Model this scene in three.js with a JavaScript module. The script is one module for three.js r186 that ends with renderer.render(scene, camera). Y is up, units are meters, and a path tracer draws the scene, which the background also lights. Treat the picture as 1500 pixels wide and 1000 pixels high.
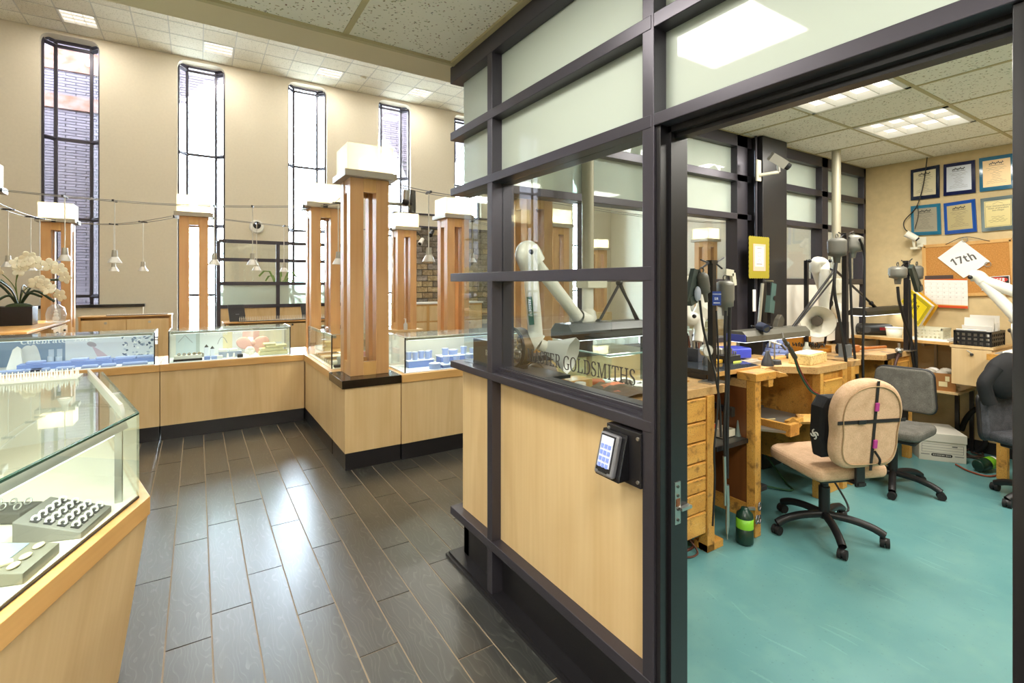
import * as THREE from 'three';
import { RoundedBoxGeometry } from 'three/addons/geometries/RoundedBoxGeometry.js';
import { TextGeometry } from 'three/addons/geometries/TextGeometry.js';
import { FontLoader } from 'three/addons/loaders/FontLoader.js';
import { mergeGeometries } from 'three/addons/utils/BufferGeometryUtils.js';
import { ImprovedNoise } from 'three/addons/math/ImprovedNoise.js';
import { RectAreaLightUniformsLib } from 'three/addons/lights/RectAreaLightUniformsLib.js';

// ---------------------------------------------------------------- camera, sky, exposure
RectAreaLightUniformsLib.init();
const scene = new THREE.Scene();
const EYE = 1.6, FOCAL = 725, HORIZON = 414, YAW = Math.atan((750 - 289) / FOCAL);
const camera = new THREE.PerspectiveCamera(2 * Math.atan(500 / FOCAL) * 180 / Math.PI, 1.5, 0.05, 200);
camera.position.set(0, EYE, 0);
camera.rotation.set(0, -YAW, 0);
camera.setViewOffset(1500, 1000, 0, 500 - HORIZON, 1500, 1000);
const renderer = new THREE.WebGLRenderer();
renderer.toneMapping = THREE.LinearToneMapping;
renderer.toneMappingExposure = 1.0;
renderer.shadowMap.enabled = true;
const SKY = 56;
scene.background = new THREE.Color().setRGB(0.76 * SKY, 0.88 * SKY, 1.06 * SKY);   // bright overcast daylight outside the windows
const L = { troffer: 38, hallCeiling: 40, lowCeiling: 36, pillar: 1.2, caseBar: 20, pendant: 0.6 };   // lamp strengths

// ---------------------------------------------------------------- helpers
let seed = 12345;
const rnd = (a = 0, b = 1) => { seed = (seed * 1664525 + 1013904223) >>> 0; return a + (b - a) * seed / 4294967296; };
const V = (x, y, z) => new THREE.Vector3(x, y, z);
const SIN = Math.sin(YAW), COS = Math.cos(YAW);
function at(u, v, axis, val) {          // the point of the plane axis = val that lies behind pixel (u, v) of the photograph
  const a = (u - 750) / FOCAL, b = (HORIZON - v) / FOCAL, d = { x: SIN + COS * a, y: b, z: -COS + SIN * a };
  const t = (val - (axis === 'y' ? EYE : 0)) / d[axis];
  return V(d.x * t, EYE + d.y * t, d.z * t);
}
const taken = {};
function numbered(n) { const k = taken[n] = (taken[n] ?? -1) + 1; return k ? n + '_' + String(k).padStart(3, '0') : n; }
const local = new Set();
function thing(name, label, category, base = [0, 0, 0], o = {}) {
  const g = new THREE.Group(); g.name = numbered(name); scene.add(g); g.position.set(...base);
  if (o.turn !== undefined) { g.rotation.y = o.turn; local.add(g); }
  g.userData = { label, category }; if (o.group) g.userData.group = o.group; if (o.kind) g.userData.kind = o.kind;
  return g;
}
function structure(name, label, base = [0, 0, 0]) {
  const g = new THREE.Group(); g.name = numbered(name); scene.add(g); g.position.set(...base); g.userData = { kind: 'structure', label }; return g;
}
function uvBox(g, swap, ox = 0, oy = 0) {   // uv in metres, projected along the main direction of each face
  const p = g.attributes.position, n = g.attributes.normal, uv = new Float32Array(p.count * 2);
  for (let i = 0; i < p.count; i++) {
    const ax = Math.abs(n.getX(i)), ay = Math.abs(n.getY(i)), az = Math.abs(n.getZ(i));
    let a, b;
    if (ay > ax && ay > az) { a = p.getX(i); b = p.getZ(i); } else if (ax > az) { a = p.getZ(i); b = p.getY(i); } else { a = p.getX(i); b = p.getY(i); }
    if (swap) [a, b] = [b, a];
    uv[2 * i] = a + ox; uv[2 * i + 1] = b + oy;
  }
  g.setAttribute('uv', new THREE.BufferAttribute(uv, 2)); return g;
}
const flat = (g) => { const q = g.index ? g.toNonIndexed() : g; for (const k of Object.keys(q.attributes)) if (!['position', 'normal', 'uv'].includes(k)) q.deleteAttribute(k); return q; };
const merge = (list) => list.length === 1 ? list[0] : mergeGeometries(list.map(flat));
// add one named mesh under a thing; geometry is written in world metres unless the thing was made with a turn
function add(parent, name, geo, mat, o = {}) {
  if (Array.isArray(geo)) geo = merge(geo);
  if (!geo.userData.ownUv) uvBox(geo, o.swap ?? mat.userData.swap, o.ox ?? 0, o.oy ?? 0);
  const m = new THREE.Mesh(geo, mat); m.name = name; m.castShadow = m.receiveShadow = true;
  let top = parent; const off = V(0, 0, 0), chain = [];
  while (top && top !== scene) { chain.push(top); top = top.parent; }
  if (!chain.some((c) => local.has(c))) { for (const c of chain) off.sub(c.position); m.position.copy(off); }
  if (o.label) m.userData.label = o.label; if (o.kind) m.userData.kind = o.kind;
  parent.add(m); return m;
}
// one-mesh things
function solo(name, label, category, geo, mat, o = {}) {
  const g = thing(name, label, category, o.base ?? [0, 0, 0], { group: o.group }); add(g, o.part ?? 'body', geo, mat, o); return g;
}
function box(x0, x1, y0, y1, z0, z1, r = 0) {
  const w = Math.abs(x1 - x0), h = Math.abs(y1 - y0), d = Math.abs(z1 - z0);
  const g = r ? new RoundedBoxGeometry(w, h, d, r > 0.012 ? 3 : 1, Math.min(r, w / 2.01, h / 2.01, d / 2.01)) : new THREE.BoxGeometry(w, h, d);
  g.translate((x0 + x1) / 2, (y0 + y1) / 2, (z0 + z1) / 2); return g;
}
const cbox = (x, y, z, w, h, d, r = 0) => box(x - w / 2, x + w / 2, y - h / 2, y + h / 2, z - d / 2, z + d / 2, r);
const cyl = (x, y0, y1, z, r0, r1 = r0, seg = 20, open = false) => new THREE.CylinderGeometry(r1, r0, y1 - y0, seg, 1, open).translate(x, (y0 + y1) / 2, z);
function rod(a, b, r0, r1 = r0, seg = 10) {
  const d = b.clone().sub(a), g = new THREE.CylinderGeometry(r1, r0, d.length(), seg);
  g.applyQuaternion(new THREE.Quaternion().setFromUnitVectors(V(0, 1, 0), d.clone().normalize()));
  return g.translate((a.x + b.x) / 2, (a.y + b.y) / 2, (a.z + b.z) / 2);
}
function beam(a, b, w, h) {              // square bar between two points
  const d = b.clone().sub(a), g = new THREE.BoxGeometry(w, d.length(), h);
  g.applyQuaternion(new THREE.Quaternion().setFromUnitVectors(V(0, 1, 0), d.clone().normalize()));
  return g.translate((a.x + b.x) / 2, (a.y + b.y) / 2, (a.z + b.z) / 2);
}
const tube = (pts, r, seg = 24, rs = 7, closed = false) => new THREE.TubeGeometry(new THREE.CatmullRomCurve3(pts.map((p) => p.isVector3 ? p : V(...p)), closed), seg, r, rs, closed);
const lathe = (prof, x = 0, y = 0, z = 0, seg = 28) => new THREE.LatheGeometry(prof.map(([r, h]) => new THREE.Vector2(r, h)), seg).translate(x, y, z);
const ball = (x, y, z, r, sx = 1, sy = 1, sz = 1, w = 16, h = 12) => new THREE.SphereGeometry(r, w, h).scale(sx, sy, sz).translate(x, y, z);
function poly(pts) { const s = new THREE.Shape(); pts.forEach(([x, y], i) => i ? s.lineTo(x, y) : s.moveTo(x, y)); s.closePath(); return s; }
// plan polygon [[x, z] ...] raised from y0 to y1
function prism(pts, y0, y1, bevel = 0) {
  const g = new THREE.ExtrudeGeometry(poly(pts.map(([x, z]) => [x, -z])), { depth: y1 - y0 - 2 * bevel, bevelEnabled: bevel > 0, bevelSize: bevel, bevelThickness: bevel, bevelSegments: 2, bevelOffset: -bevel, curveSegments: 10 });
  return g.rotateX(-Math.PI / 2).translate(0, y0 + bevel, 0);
}
// outline [[x, y] ...] in a plane facing +z, extruded towards -z by depth, then moved
function plate(shape, depth, bevel = 0, cs = 12) {
  return new THREE.ExtrudeGeometry(Array.isArray(shape) ? poly(shape) : shape, { depth: depth - 2 * bevel, bevelEnabled: bevel > 0, bevelSize: bevel, bevelThickness: bevel, bevelSegments: 2, bevelOffset: -bevel, curveSegments: cs }).translate(0, 0, -depth + bevel);
}
// flat card with a texture over 0..1; faces +z before turning
function card(w, h) { const g = new THREE.PlaneGeometry(w, h); g.userData.ownUv = true; return g; }
function keepUv(g) { g.userData.ownUv = true; return g; }

// ---------------------------------------------------------------- textures and materials
const noise = new ImprovedNoise();
const nz = (x, y, z = 0) => noise.noise(x, y, z);
const fbm = (x, y, z = 0) => nz(x, y, z) * 0.55 + nz(x * 2.1, y * 2.1, z + 9) * 0.28 + nz(x * 4.3, y * 4.3, z + 17) * 0.17;
function dtex(w, h, fn, rx = 1, ry = rx, srgb = true) {
  const d = new Uint8Array(w * h * 4);
  for (let j = 0; j < h; j++) for (let i = 0; i < w; i++) { const c = fn(i / w, j / h), k = (j * w + i) * 4; for (let q = 0; q < 3; q++) d[k + q] = Math.max(0, Math.min(255, c[q])); d[k + 3] = 255; }
  const t = new THREE.DataTexture(d, w, h); t.magFilter = THREE.LinearFilter; t.wrapS = t.wrapT = THREE.MirroredRepeatWrapping; t.repeat.set(rx, ry);
  if (srgb) t.colorSpace = THREE.SRGBColorSpace; t.needsUpdate = true; return t;
}
function ctex(w, h, draw) {
  const c = document.createElement('canvas'); c.width = w; c.height = h; const x = c.getContext('2d'); draw(x, w, h);
  const t = new THREE.CanvasTexture(c); t.colorSpace = THREE.SRGBColorSpace; return t;
}
const std = (color, roughness = 0.6, o = {}) => new THREE.MeshStandardMaterial({ color, roughness, ...o });
const mix = (a, b, t) => a.map((q, i) => q + (b[i] - q) * t);
const swapped = (m) => { const q = m.clone(); q.userData = { swap: true }; return q; };

const woodTex = (base, dark, sx, sy, amt, s0) => dtex(512, 512, (u, v) => {
  const w = fbm(u * 3 + s0, v * 1.2, s0), g = nz(u * sx + w * 3, v * sy, s0 + 3), f = nz(u * sx * 5, v * sy * 2.2, s0 + 7), b = fbm(u * 2, v * 2, s0 + 11);
  return mix(base, dark, Math.max(0, Math.min(1, 0.28 + amt * (g * 0.7 + f * 0.35) + b * 0.35)));
}, 1 / 1.3);
const MAPLE = std(0xffffff, 0.42, { map: woodTex([222, 194, 146], [200, 166, 114], 16, 1.3, 0.55, 1.3) });
const MAPLE_H = swapped(MAPLE);
const HONEY = std(0xffffff, 0.3, { map: woodTex([216, 172, 108], [188, 138, 78], 18, 1.2, 0.55, 4.1) });
const HONEY_H = swapped(HONEY);
const PILLAR = std(0xffffff, 0.36, { map: woodTex([212, 168, 116], [188, 138, 86], 14, 1.0, 0.5, 8.2) });
const BENCH = std(0xffffff, 0.5, { map: dtex(512, 512, (u, v) => {
  const w = fbm(u * 3, v * 1.2, 2.2), g = nz(u * 13 + w * 3, v * 1.4, 5), b = fbm(u * 4, v * 4, 12), s = fbm(u * 11, v * 11, 21), k = nz(u * 150, v * 150, 30), scr = nz(u * 90, v * 14, 44);
  let c = mix([222, 170, 84], [182, 122, 48], Math.max(0, Math.min(1, 0.35 + g * 0.5 + b * 0.4)));
  if (s > 0.16) c = mix(c, [92, 58, 26], Math.min(0.5, (s - 0.16) * 2.2));
  if (k > 0.42) c = mix(c, [70, 46, 24], 0.45);
  if (scr > 0.5) c = mix(c, [226, 190, 130], 0.4);
  return c;
}, 1 / 0.9) });
const BENCH_H = swapped(BENCH);
const BENCH_TOP = std(0xffffff, 0.55, { map: dtex(512, 512, (u, v) => {
  const g = nz(u * 12 + fbm(u * 3, v) * 2, v * 1.6, 51), s = fbm(u * 5, v * 5, 61), k = nz(u * 120, v * 120, 71);
  let c = mix([206, 170, 116], [176, 132, 78], Math.max(0, Math.min(1, 0.4 + g * 0.5)));
  if (s > 0.1) c = mix(c, [110, 84, 56], Math.min(0.75, (s - 0.1) * 3));
  if (k > 0.42) c = mix(c, [70, 52, 36], 0.5);
  return c;
}, 1 / 0.8), });
BENCH_TOP.userData = { swap: true };
const DARKWOOD = std(0xffffff, 0.35, { map: woodTex([120, 72, 36], [74, 40, 20], 9, 1.0, 0.8, 14.2) });
const WALL = std(0xdcd2bd, 0.85, { map: dtex(256, 256, (u, v) => { const k = 248 + fbm(u * 30, v * 30) * 6; return [k, k, k]; }, 0.7) });
const WALL_WS = std(0xd9c294, 0.8, { map: dtex(256, 256, (u, v) => { const k = 244 + fbm(u * 20, v * 20, 5) * 16; return [k, k, k]; }, 0.7) });
const WHITE = std(0xeceae4, 0.7);
const PAPER = std(0xf2f0ea, 0.85);
const speck = (s0, base, n) => ctex(512, 512, (x, w) => {
  x.fillStyle = base; x.fillRect(0, 0, w, w);
  for (let i = 0; i < n; i++) { const r = rnd(0.6, 2.2); x.fillStyle = `rgba(${90 + rnd() * 50 | 0},${84 + rnd() * 40 | 0},${60 + rnd() * 30 | 0},${rnd(0.35, 0.85)})`; x.beginPath(); x.ellipse(rnd(0, w), rnd(0, w), r * rnd(1, 2.2), r, rnd(0, 3), 0, 7); x.fill(); }
});
const TILE_LOW = [speck(1, '#efece0', 1300), speck(2, '#ebe8da', 1300)].map((t) => { t.wrapS = t.wrapT = THREE.RepeatWrapping; return std(0xffffff, 0.9, { map: t }); });
TILE_LOW.forEach((m) => { m.map.repeat.set(1.1, 1.1); });
const TILE_HIGH = [0xf6f4ee, 0xf2efe8, 0xe9e4da, 0xf4f2ec].map((c) => std(c, 0.9, { map: TILE_LOW[0].map }));
const GRID = std(0xb9ae86, 0.6), GRID_W = std(0xc2beb2, 0.7);
const BLACK = std(0x1c1b1e, 0.32), BLACKM = std(0x48454d, 0.34, { metalness: 0.55 }), RUBBER = std(0x141416, 0.75), PLASTIC = std(0x1c1d20, 0.42);
const SLAB = std(0x150e0b, 0.16);
const STEEL = std(0xb8b8b4, 0.28, { metalness: 0.9 }), ALU = std(0xb5b3a8, 0.4, { metalness: 0.75 }), BRASS = std(0xb08a3c, 0.3, { metalness: 0.85 }), CAPM = std(0xa9a294, 0.42, { metalness: 0.35 });
const DARKSTEEL = std(0x55544f, 0.4, { metalness: 0.6 });
const GLASS = new THREE.MeshPhysicalMaterial({ color: 0xfafdfc, roughness: 0.0, transmission: 1, thickness: 0, ior: 1.45 });
const GLASS_G = new THREE.MeshPhysicalMaterial({ color: 0xf8fdfb, roughness: 0.0, transmission: 1, thickness: 0, ior: 1.45 });
const EDGE = std(0x2f5a4a, 0.2);
const FROST = new THREE.MeshPhysicalMaterial({ color: 0xd2dcd2, roughness: 0.55, transmission: 0.4, thickness: 0, clearcoat: 1, clearcoatRoughness: 0.04 });
const SHADE = new THREE.MeshPhysicalMaterial({ color: 0xf6f6ec, roughness: 0.6, transmission: 0.62, thickness: 0 });
const BULB = std(0xffffff, 0.5, { emissive: 0xffe9c4, emissiveIntensity: 30 });
const GLOW = std(0xffffff, 0.5, { emissive: 0xfff8ea, emissiveIntensity: 1.25 });
const GLOW_STRIP = std(0xffffff, 0.5, { emissive: 0xf4fbff, emissiveIntensity: 2.2 });
const IVORY = std(0xdcd8c4, 0.45), PVCW = std(0xe4e2d6, 0.35), GALV = std(0xaaa48f, 0.5, { metalness: 0.3 });
const BLUEPAD = std(0xa9b8e6, 0.75), BLUEPAD_D = std(0x8196cf, 0.75), NAVY = std(0x20263a, 0.6), CREAM = std(0xe6dcae, 0.8), PINK = std(0xe2b3a8, 0.8);
const GREY = std(0x8a877e, 0.6), CHAR = std(0x3a3a3c, 0.6);
const glassPane = (parent, x0, x1, y0, y1, z0, z1, mat = GLASS, name = 'glass_pane') => add(parent, name, box(x0, x1, y0, y1, z0, z1), mat);
function rectLight(parent, w, h, x, y, z, dir, color, intensity) {   // world placed, faces dir, w along x when facing down
  const l = new THREE.RectAreaLight(color, intensity, w, h); l.position.set(x, y, z).sub(parent.position); parent.add(l);
  l.quaternion.setFromUnitVectors(V(0, 0, -1), V(...dir).normalize()); l.castShadow = true; l.name = 'lamp_light'; return l;
}
function pointLight(parent, x, y, z, color, intensity, radius = 1) {
  const l = new THREE.PointLight(color, intensity); l.position.set(x, y, z).sub(parent.position); l.castShadow = true; l.shadow.radius = radius; l.name = 'lamp_light'; parent.add(l); return l;
}

// ---------------------------------------------------------------- the tall sales hall: floor, walls, windows, ceiling
const HALL = { x0: -8, x1: 13.4, z0: -14, z1: -2.83, top: 6.93 }, LOW = 2.86;
{ // plank-look floor tiles laid in running bond; the bedding slab shows as grout
  const f = structure('floor', 'dark wood-grain plank tile floor with pale brown grout');
  const grout = std(0x9c8b74, 0.7), far = std(0x4b4a44, 0.35);
  add(f, 'bedding', [box(-1.3, 1.27, -0.05, -0.004, -6.4, 0.6), box(1.27, 2.5, -0.05, -0.004, -6.4, -2.62)], grout);
  add(f, 'slab', [box(HALL.x0, -1.3, -0.05, 0, HALL.z0, 4.2), box(-1.3, HALL.x1, -0.05, 0, HALL.z0, -6.4), box(2.5, HALL.x1, -0.05, 0, -6.4, -2.62), box(-1.3, 1.25, -0.05, 0, 0.6, 4.2)], far);
  const planks = [0, 1, 2, 3].map((s) => {
    const t = dtex(192, 768, (u, v) => {
      const f = u * 6.5 + fbm(u * 1.3 + s * 3, v * 2.4, s * 7 + 1) * 5.5 + nz(u * 5, v * 9, s + 3) * 0.35, q = f - Math.floor(f), streak = nz(u * 70, v * 7, s + 40), broad = fbm(u * 3, v * 2, s + 60);
      let c = mix([40, 41, 39], [62, 64, 61], Math.max(0, Math.min(1, 0.45 + broad * 0.9)));
      if (q < 0.3) c = mix(c, [128, 131, 124], 0.6 * (1 - q / 0.3) * (0.6 + 0.6 * nz(u * 9, v * 12, s + 20)));
      return mix(c, [26, 27, 26], Math.max(0, streak) * 0.6);
    });
    return new THREE.MeshPhysicalMaterial({ color: 0xffffff, roughness: 0.34, map: t, bumpMap: t, bumpScale: 0.0004, clearcoat: 1, clearcoatRoughness: 0.3 });
  });
  const W = 0.1757, LEN = 1.03, gap = 0.0035, known = { '-2': -3.273, '-1': -2.619, 0: -2.793, 1: -3.063, 2: -2.565, 3: -2.132, 4: -2.457, 5: -2.926, 6: -2.626 };
  for (let k = -7; k < 14; k++) {
    const x0 = Math.max(-1.3, 0.056 + W * k) + gap, x1 = Math.min(0.056 + W * (k + 1), 2.5) - gap;
    let z = known[k] ?? (-3 + ((k * 0.37) % 1) * LEN); while (z > -6.4) z -= LEN;
    for (; z < 0.6; z += LEN) {
      const a = Math.max(z, -6.4) + gap, b = Math.min(z + LEN, 0.6) - gap;
      if (b - a < 0.03 || (x0 > 1.25 && a > -2.75) || (x0 > 1.05 && b < -4.3)) continue;
      const g = box(x0, x1, -0.006, 0, a, x0 > 1.25 ? Math.min(b, -2.6) : b), uv = g.attributes.uv, p = g.attributes.position, off = rnd(0, 1);
      for (let i = 0; i < uv.count; i++) uv.setXY(i, (p.getX(i) - x0) / W, (p.getZ(i) - z) / LEN + off);
      add(f, 'floor_tile', keepUv(g), planks[Math.floor(rnd(0, 4))]);
    }
  }
}
const WIN = []; for (let k = -3; k <= 5; k++) WIN.push(0.093 + 2.385 * k);
const WB = 0.3, WT = 6.86, WH = 0.485;
{ // north wall with tall openings, rounded at the top corners
  const w = structure('wall_north', 'tall beige wall pierced by narrow full height windows');
  const s = poly([[HALL.x0, 0], [HALL.x1, 0], [HALL.x1, HALL.top + 0.1], [HALL.x0, HALL.top + 0.1]]);
  for (const x of WIN) {
    const h = new THREE.Path(); h.moveTo(x - WH, WB); h.lineTo(x - WH, WT - 0.2); h.quadraticCurveTo(x - WH, WT, x - WH + 0.2, WT); h.lineTo(x + WH - 0.2, WT); h.quadraticCurveTo(x + WH, WT, x + WH, WT - 0.2); h.lineTo(x + WH, WB); h.closePath(); s.holes.push(h);
  }
  add(w, 'wall_face', plate(s, 0.32).translate(0, 0, HALL.z0), WALL);
  const west = structure('wall_west', 'plain beige side wall of the hall'); add(west, 'wall_face', box(HALL.x0 - 0.2, HALL.x0, 0, HALL.top + 0.1, HALL.z0 - 0.3, 4.2), WALL);
  const east = structure('wall_east', 'plain beige far end wall of the hall'); add(east, 'wall_face', box(HALL.x1, HALL.x1 + 0.2, 0, HALL.top + 0.1, HALL.z0 - 0.3, HALL.z1 + 0.4), WALL);
  const over = structure('wall_south', 'beige bulkhead dropping from the high ceiling to the low one'); add(over, 'wall_face', [box(HALL.x0, HALL.x1, LOW + 0.02, HALL.top + 0.1, HALL.z1, HALL.z1 + 0.16), box(6.45, HALL.x1, 0, LOW + 0.02, HALL.z1, HALL.z1 + 0.16)], WALL);
  const back = structure('wall_back', 'beige wall behind the viewer'); add(back, 'wall_face', box(HALL.x0, 6.6, 0, LOW + 0.1, 4.0, 4.2), WALL);
}
WIN.forEach((x, i) => { // three-sided bay of dark mullions and transoms, a pane in every cell
  const w = structure('window_' + (i + 1), 'tall narrow bay window with dark bent transoms'), zo = -14.16, zi = -14.38, m = 0.03;
  const plan = [[x - WH + 0.01, zo], [x - 0.3, zi], [x + 0.3, zi], [x + WH - 0.01, zo]], ys = [WB, 1.3, 3.0, 4.72, 6.74, WT - 0.02];
  for (const [px, pz] of plan) add(w, 'mullion', box(px - m, px + m, WB, WT, pz - m, pz + m), BLACKM);
  for (const y of ys) for (let k = 0; k < 3; k++) {
    add(w, 'transom', beam(V(plan[k][0], y, plan[k][1]), V(plan[k + 1][0], y, plan[k + 1][1]), 0.06, 0.07), BLACKM);
  }
  for (let j = 0; j < 5; j++) for (let k = 0; k < 3; k++) {
    const [ax, az] = plan[k], [bx, bz] = plan[k + 1], len = Math.hypot(bx - ax, bz - az) - 0.06;
    add(w, 'window_pane', new THREE.BoxGeometry(len, ys[j + 1] - ys[j] - 0.06, 0.006).rotateY(Math.atan2(-(bz - az), bx - ax)).translate((ax + bx) / 2, (ys[j] + ys[j + 1]) / 2, (az + bz) / 2), GLASS);
  }
});
{ // outside: brick arcade and pavement
  const g = structure('ground', 'pale paved ground outside the windows'); add(g, 'paving', box(-40, 50, -0.35, -0.25, -70, -14.4), std(0xb9b6ac, 0.9));
  const wall = thing('arcade_wall', 'purple grey brick arcade wall outside the tall windows', 'wall', [2.6, -0.25, -17]);
  const s = poly([[-11, -0.25], [-1.25, -0.25], [-1.25, 5.4], [-0.9, 6.4], [-0.2, 7.2], [0.9, 7.8], [2.4, 8.05], [4.0, 7.85], [5.2, 7.2], [5.95, 6.3], [6.35, 5.3], [6.35, -0.25], [7.85, -0.25], [7.85, 5.3], [8.6, 6.8], [10, 7.7], [12, 7.9], [14, 7], [15, 5.3], [15, -0.25], [17, -0.25], [17, 9.6], [-11, 9.6]]);
  const mortar = std(0x4a4447, 0.9); add(wall, 'mortar_wall', plate(s, 0.5).translate(0, 0, -17), mortar);
  add(wall, 'arcade_roof', box(-11, 17, 8.6, 8.8, -17.01, -14.32), std(0xd8d2c6, 0.8), { label: 'pale soffit roof over the arcade' });
  add(wall, 'added_shade_wall', [box(-1.25, -1.0, -0.25, 8.6, -16.99, -14.33), box(6.4, 6.65, -0.25, 8.6, -16.99, -14.9)], mortar);  // added walls, out of view, that keep sky light off the brick
  const BW = 0.41, BH = 0.0735, list = [];
  for (let r = 0; r * BH < 9.6; r++) for (let c = -13; c < 45; c++) {
    const x = c * BW + (r % 2) * BW / 2, y = r * BH - 0.25, xm = x + BW / 2, ym = y + BH / 2;
    const solid = (xm < -1.45 && xm > -5) || (xm > 6.5 && xm < 7.7) || (xm >= -1.45 && xm <= 6.5 && ym > 5.5 && ym > 8.05 - ((xm - 2.5) / 3.8) ** 2 * 2.5 + 0.15);
    if (solid) list.push([xm, ym]);
  }
  const im = new THREE.InstancedMesh(new THREE.BoxGeometry(BW - 0.02, BH - 0.012, 0.06), std(0xffffff, 0.85), list.length), M4 = new THREE.Matrix4(), C = new THREE.Color();
  list.forEach(([x, y], i) => { M4.makeTranslation(x - 2.6, y + 0.25, rnd(-0.004, 0.006)); im.setMatrixAt(i, M4); const t = rnd(0.85, 1.1); im.setColorAt(i, C.setRGB(0.11 * t, 0.085 * t, 0.1 * t)); });
  im.name = 'bricks'; im.userData.kind = 'stuff'; im.castShadow = im.receiveShadow = true; wall.add(im);
  const rust = std(0xffffff, 0.8, { map: dtex(256, 64, (u, v) => mix([112, 88, 82], [104, 56, 36], Math.max(0, Math.min(1, 0.3 + fbm(u * 9, v * 3, 77) * 1.6))), 0.5, 2) });
  for (const [v0, v1] of [[73, 104], [140, 160]]) { const a = at(103, v0, 'z', -16.9), b = at(103, v1, 'z', -16.9); add(wall, 'stained_band', box(-5, -1.3, b.y, a.y, -17, -16.9), rust, { label: 'rust-stained stone band' }); }
}
function ceilingGrid(g, xs, zs, y, tiles, grid, skip = () => false, barW = 0.024) {
  for (let i = 0; i < xs.length - 1; i++) for (let j = 0; j < zs.length - 1; j++) {
    const x = (xs[i] + xs[i + 1]) / 2, z = (zs[j] + zs[j + 1]) / 2; if (skip(x, z)) continue;
    add(g, 'ceiling_tile', box(xs[i] + 0.008, xs[i + 1] - 0.008, y + 0.004, y + 0.02, zs[j] + 0.008, zs[j + 1] - 0.008), tiles[Math.floor(rnd(0, tiles.length))], { ox: rnd(0, 3), oy: rnd(0, 3) });
  }
  for (const x of xs) add(g, 'grid_bar', box(x - barW / 2, x + barW / 2, y, y + 0.012, zs[0], zs[zs.length - 1]), grid);
  for (const z of zs) add(g, 'grid_bar', box(xs[0], xs[xs.length - 1], y, y + 0.011, z - barW / 2, z + barW / 2), grid);
}
const range = (a, b, s) => { const r = []; for (let q = a; q <= b + 1e-6; q += s) r.push(q); return r; };
function ceilingLight(label, x, y, z, w, d, power, group, cells = [3, 4], color = 0xfff9ee) {
  const t = thing('ceiling_light', label, 'ceiling light', [x, y, z], { group });
  const f = 0.03;
  add(t, 'frame', [box(x - w / 2, x + w / 2, y - 0.008, y + 0.06, z - d / 2, z - d / 2 + f), box(x - w / 2, x + w / 2, y - 0.008, y + 0.06, z + d / 2 - f, z + d / 2), box(x - w / 2, x - w / 2 + f, y - 0.008, y + 0.06, z - d / 2, z + d / 2), box(x + w / 2 - f, x + w / 2, y - 0.008, y + 0.06, z - d / 2, z + d / 2)], WHITE);
  add(t, 'diffuser', box(x - w / 2 + f, x + w / 2 - f, y + 0.045, y + 0.055, z - d / 2 + f, z + d / 2 - f), GLOW);
  const [nx, nzz] = cells, lv = [];
  for (let i = 1; i < nx; i++) { const q = x - w / 2 + f + (w - 2 * f) * i / nx; lv.push(box(q - 0.003, q + 0.003, y, y + 0.04, z - d / 2 + f, z + d / 2 - f)); }
  for (let i = 1; i < nzz; i++) { const q = z - d / 2 + f + (d - 2 * f) * i / nzz; lv.push(box(x - w / 2 + f, x + w / 2 - f, y, y + 0.04, q - 0.003, q + 0.003)); }
  for (const l of lv) add(t, 'louvre', l, WHITE);
  rectLight(t, w - 2 * f, d - 2 * f, x, y - 0.012, z, [0, -1, 0], color, power); return t;
}
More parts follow.
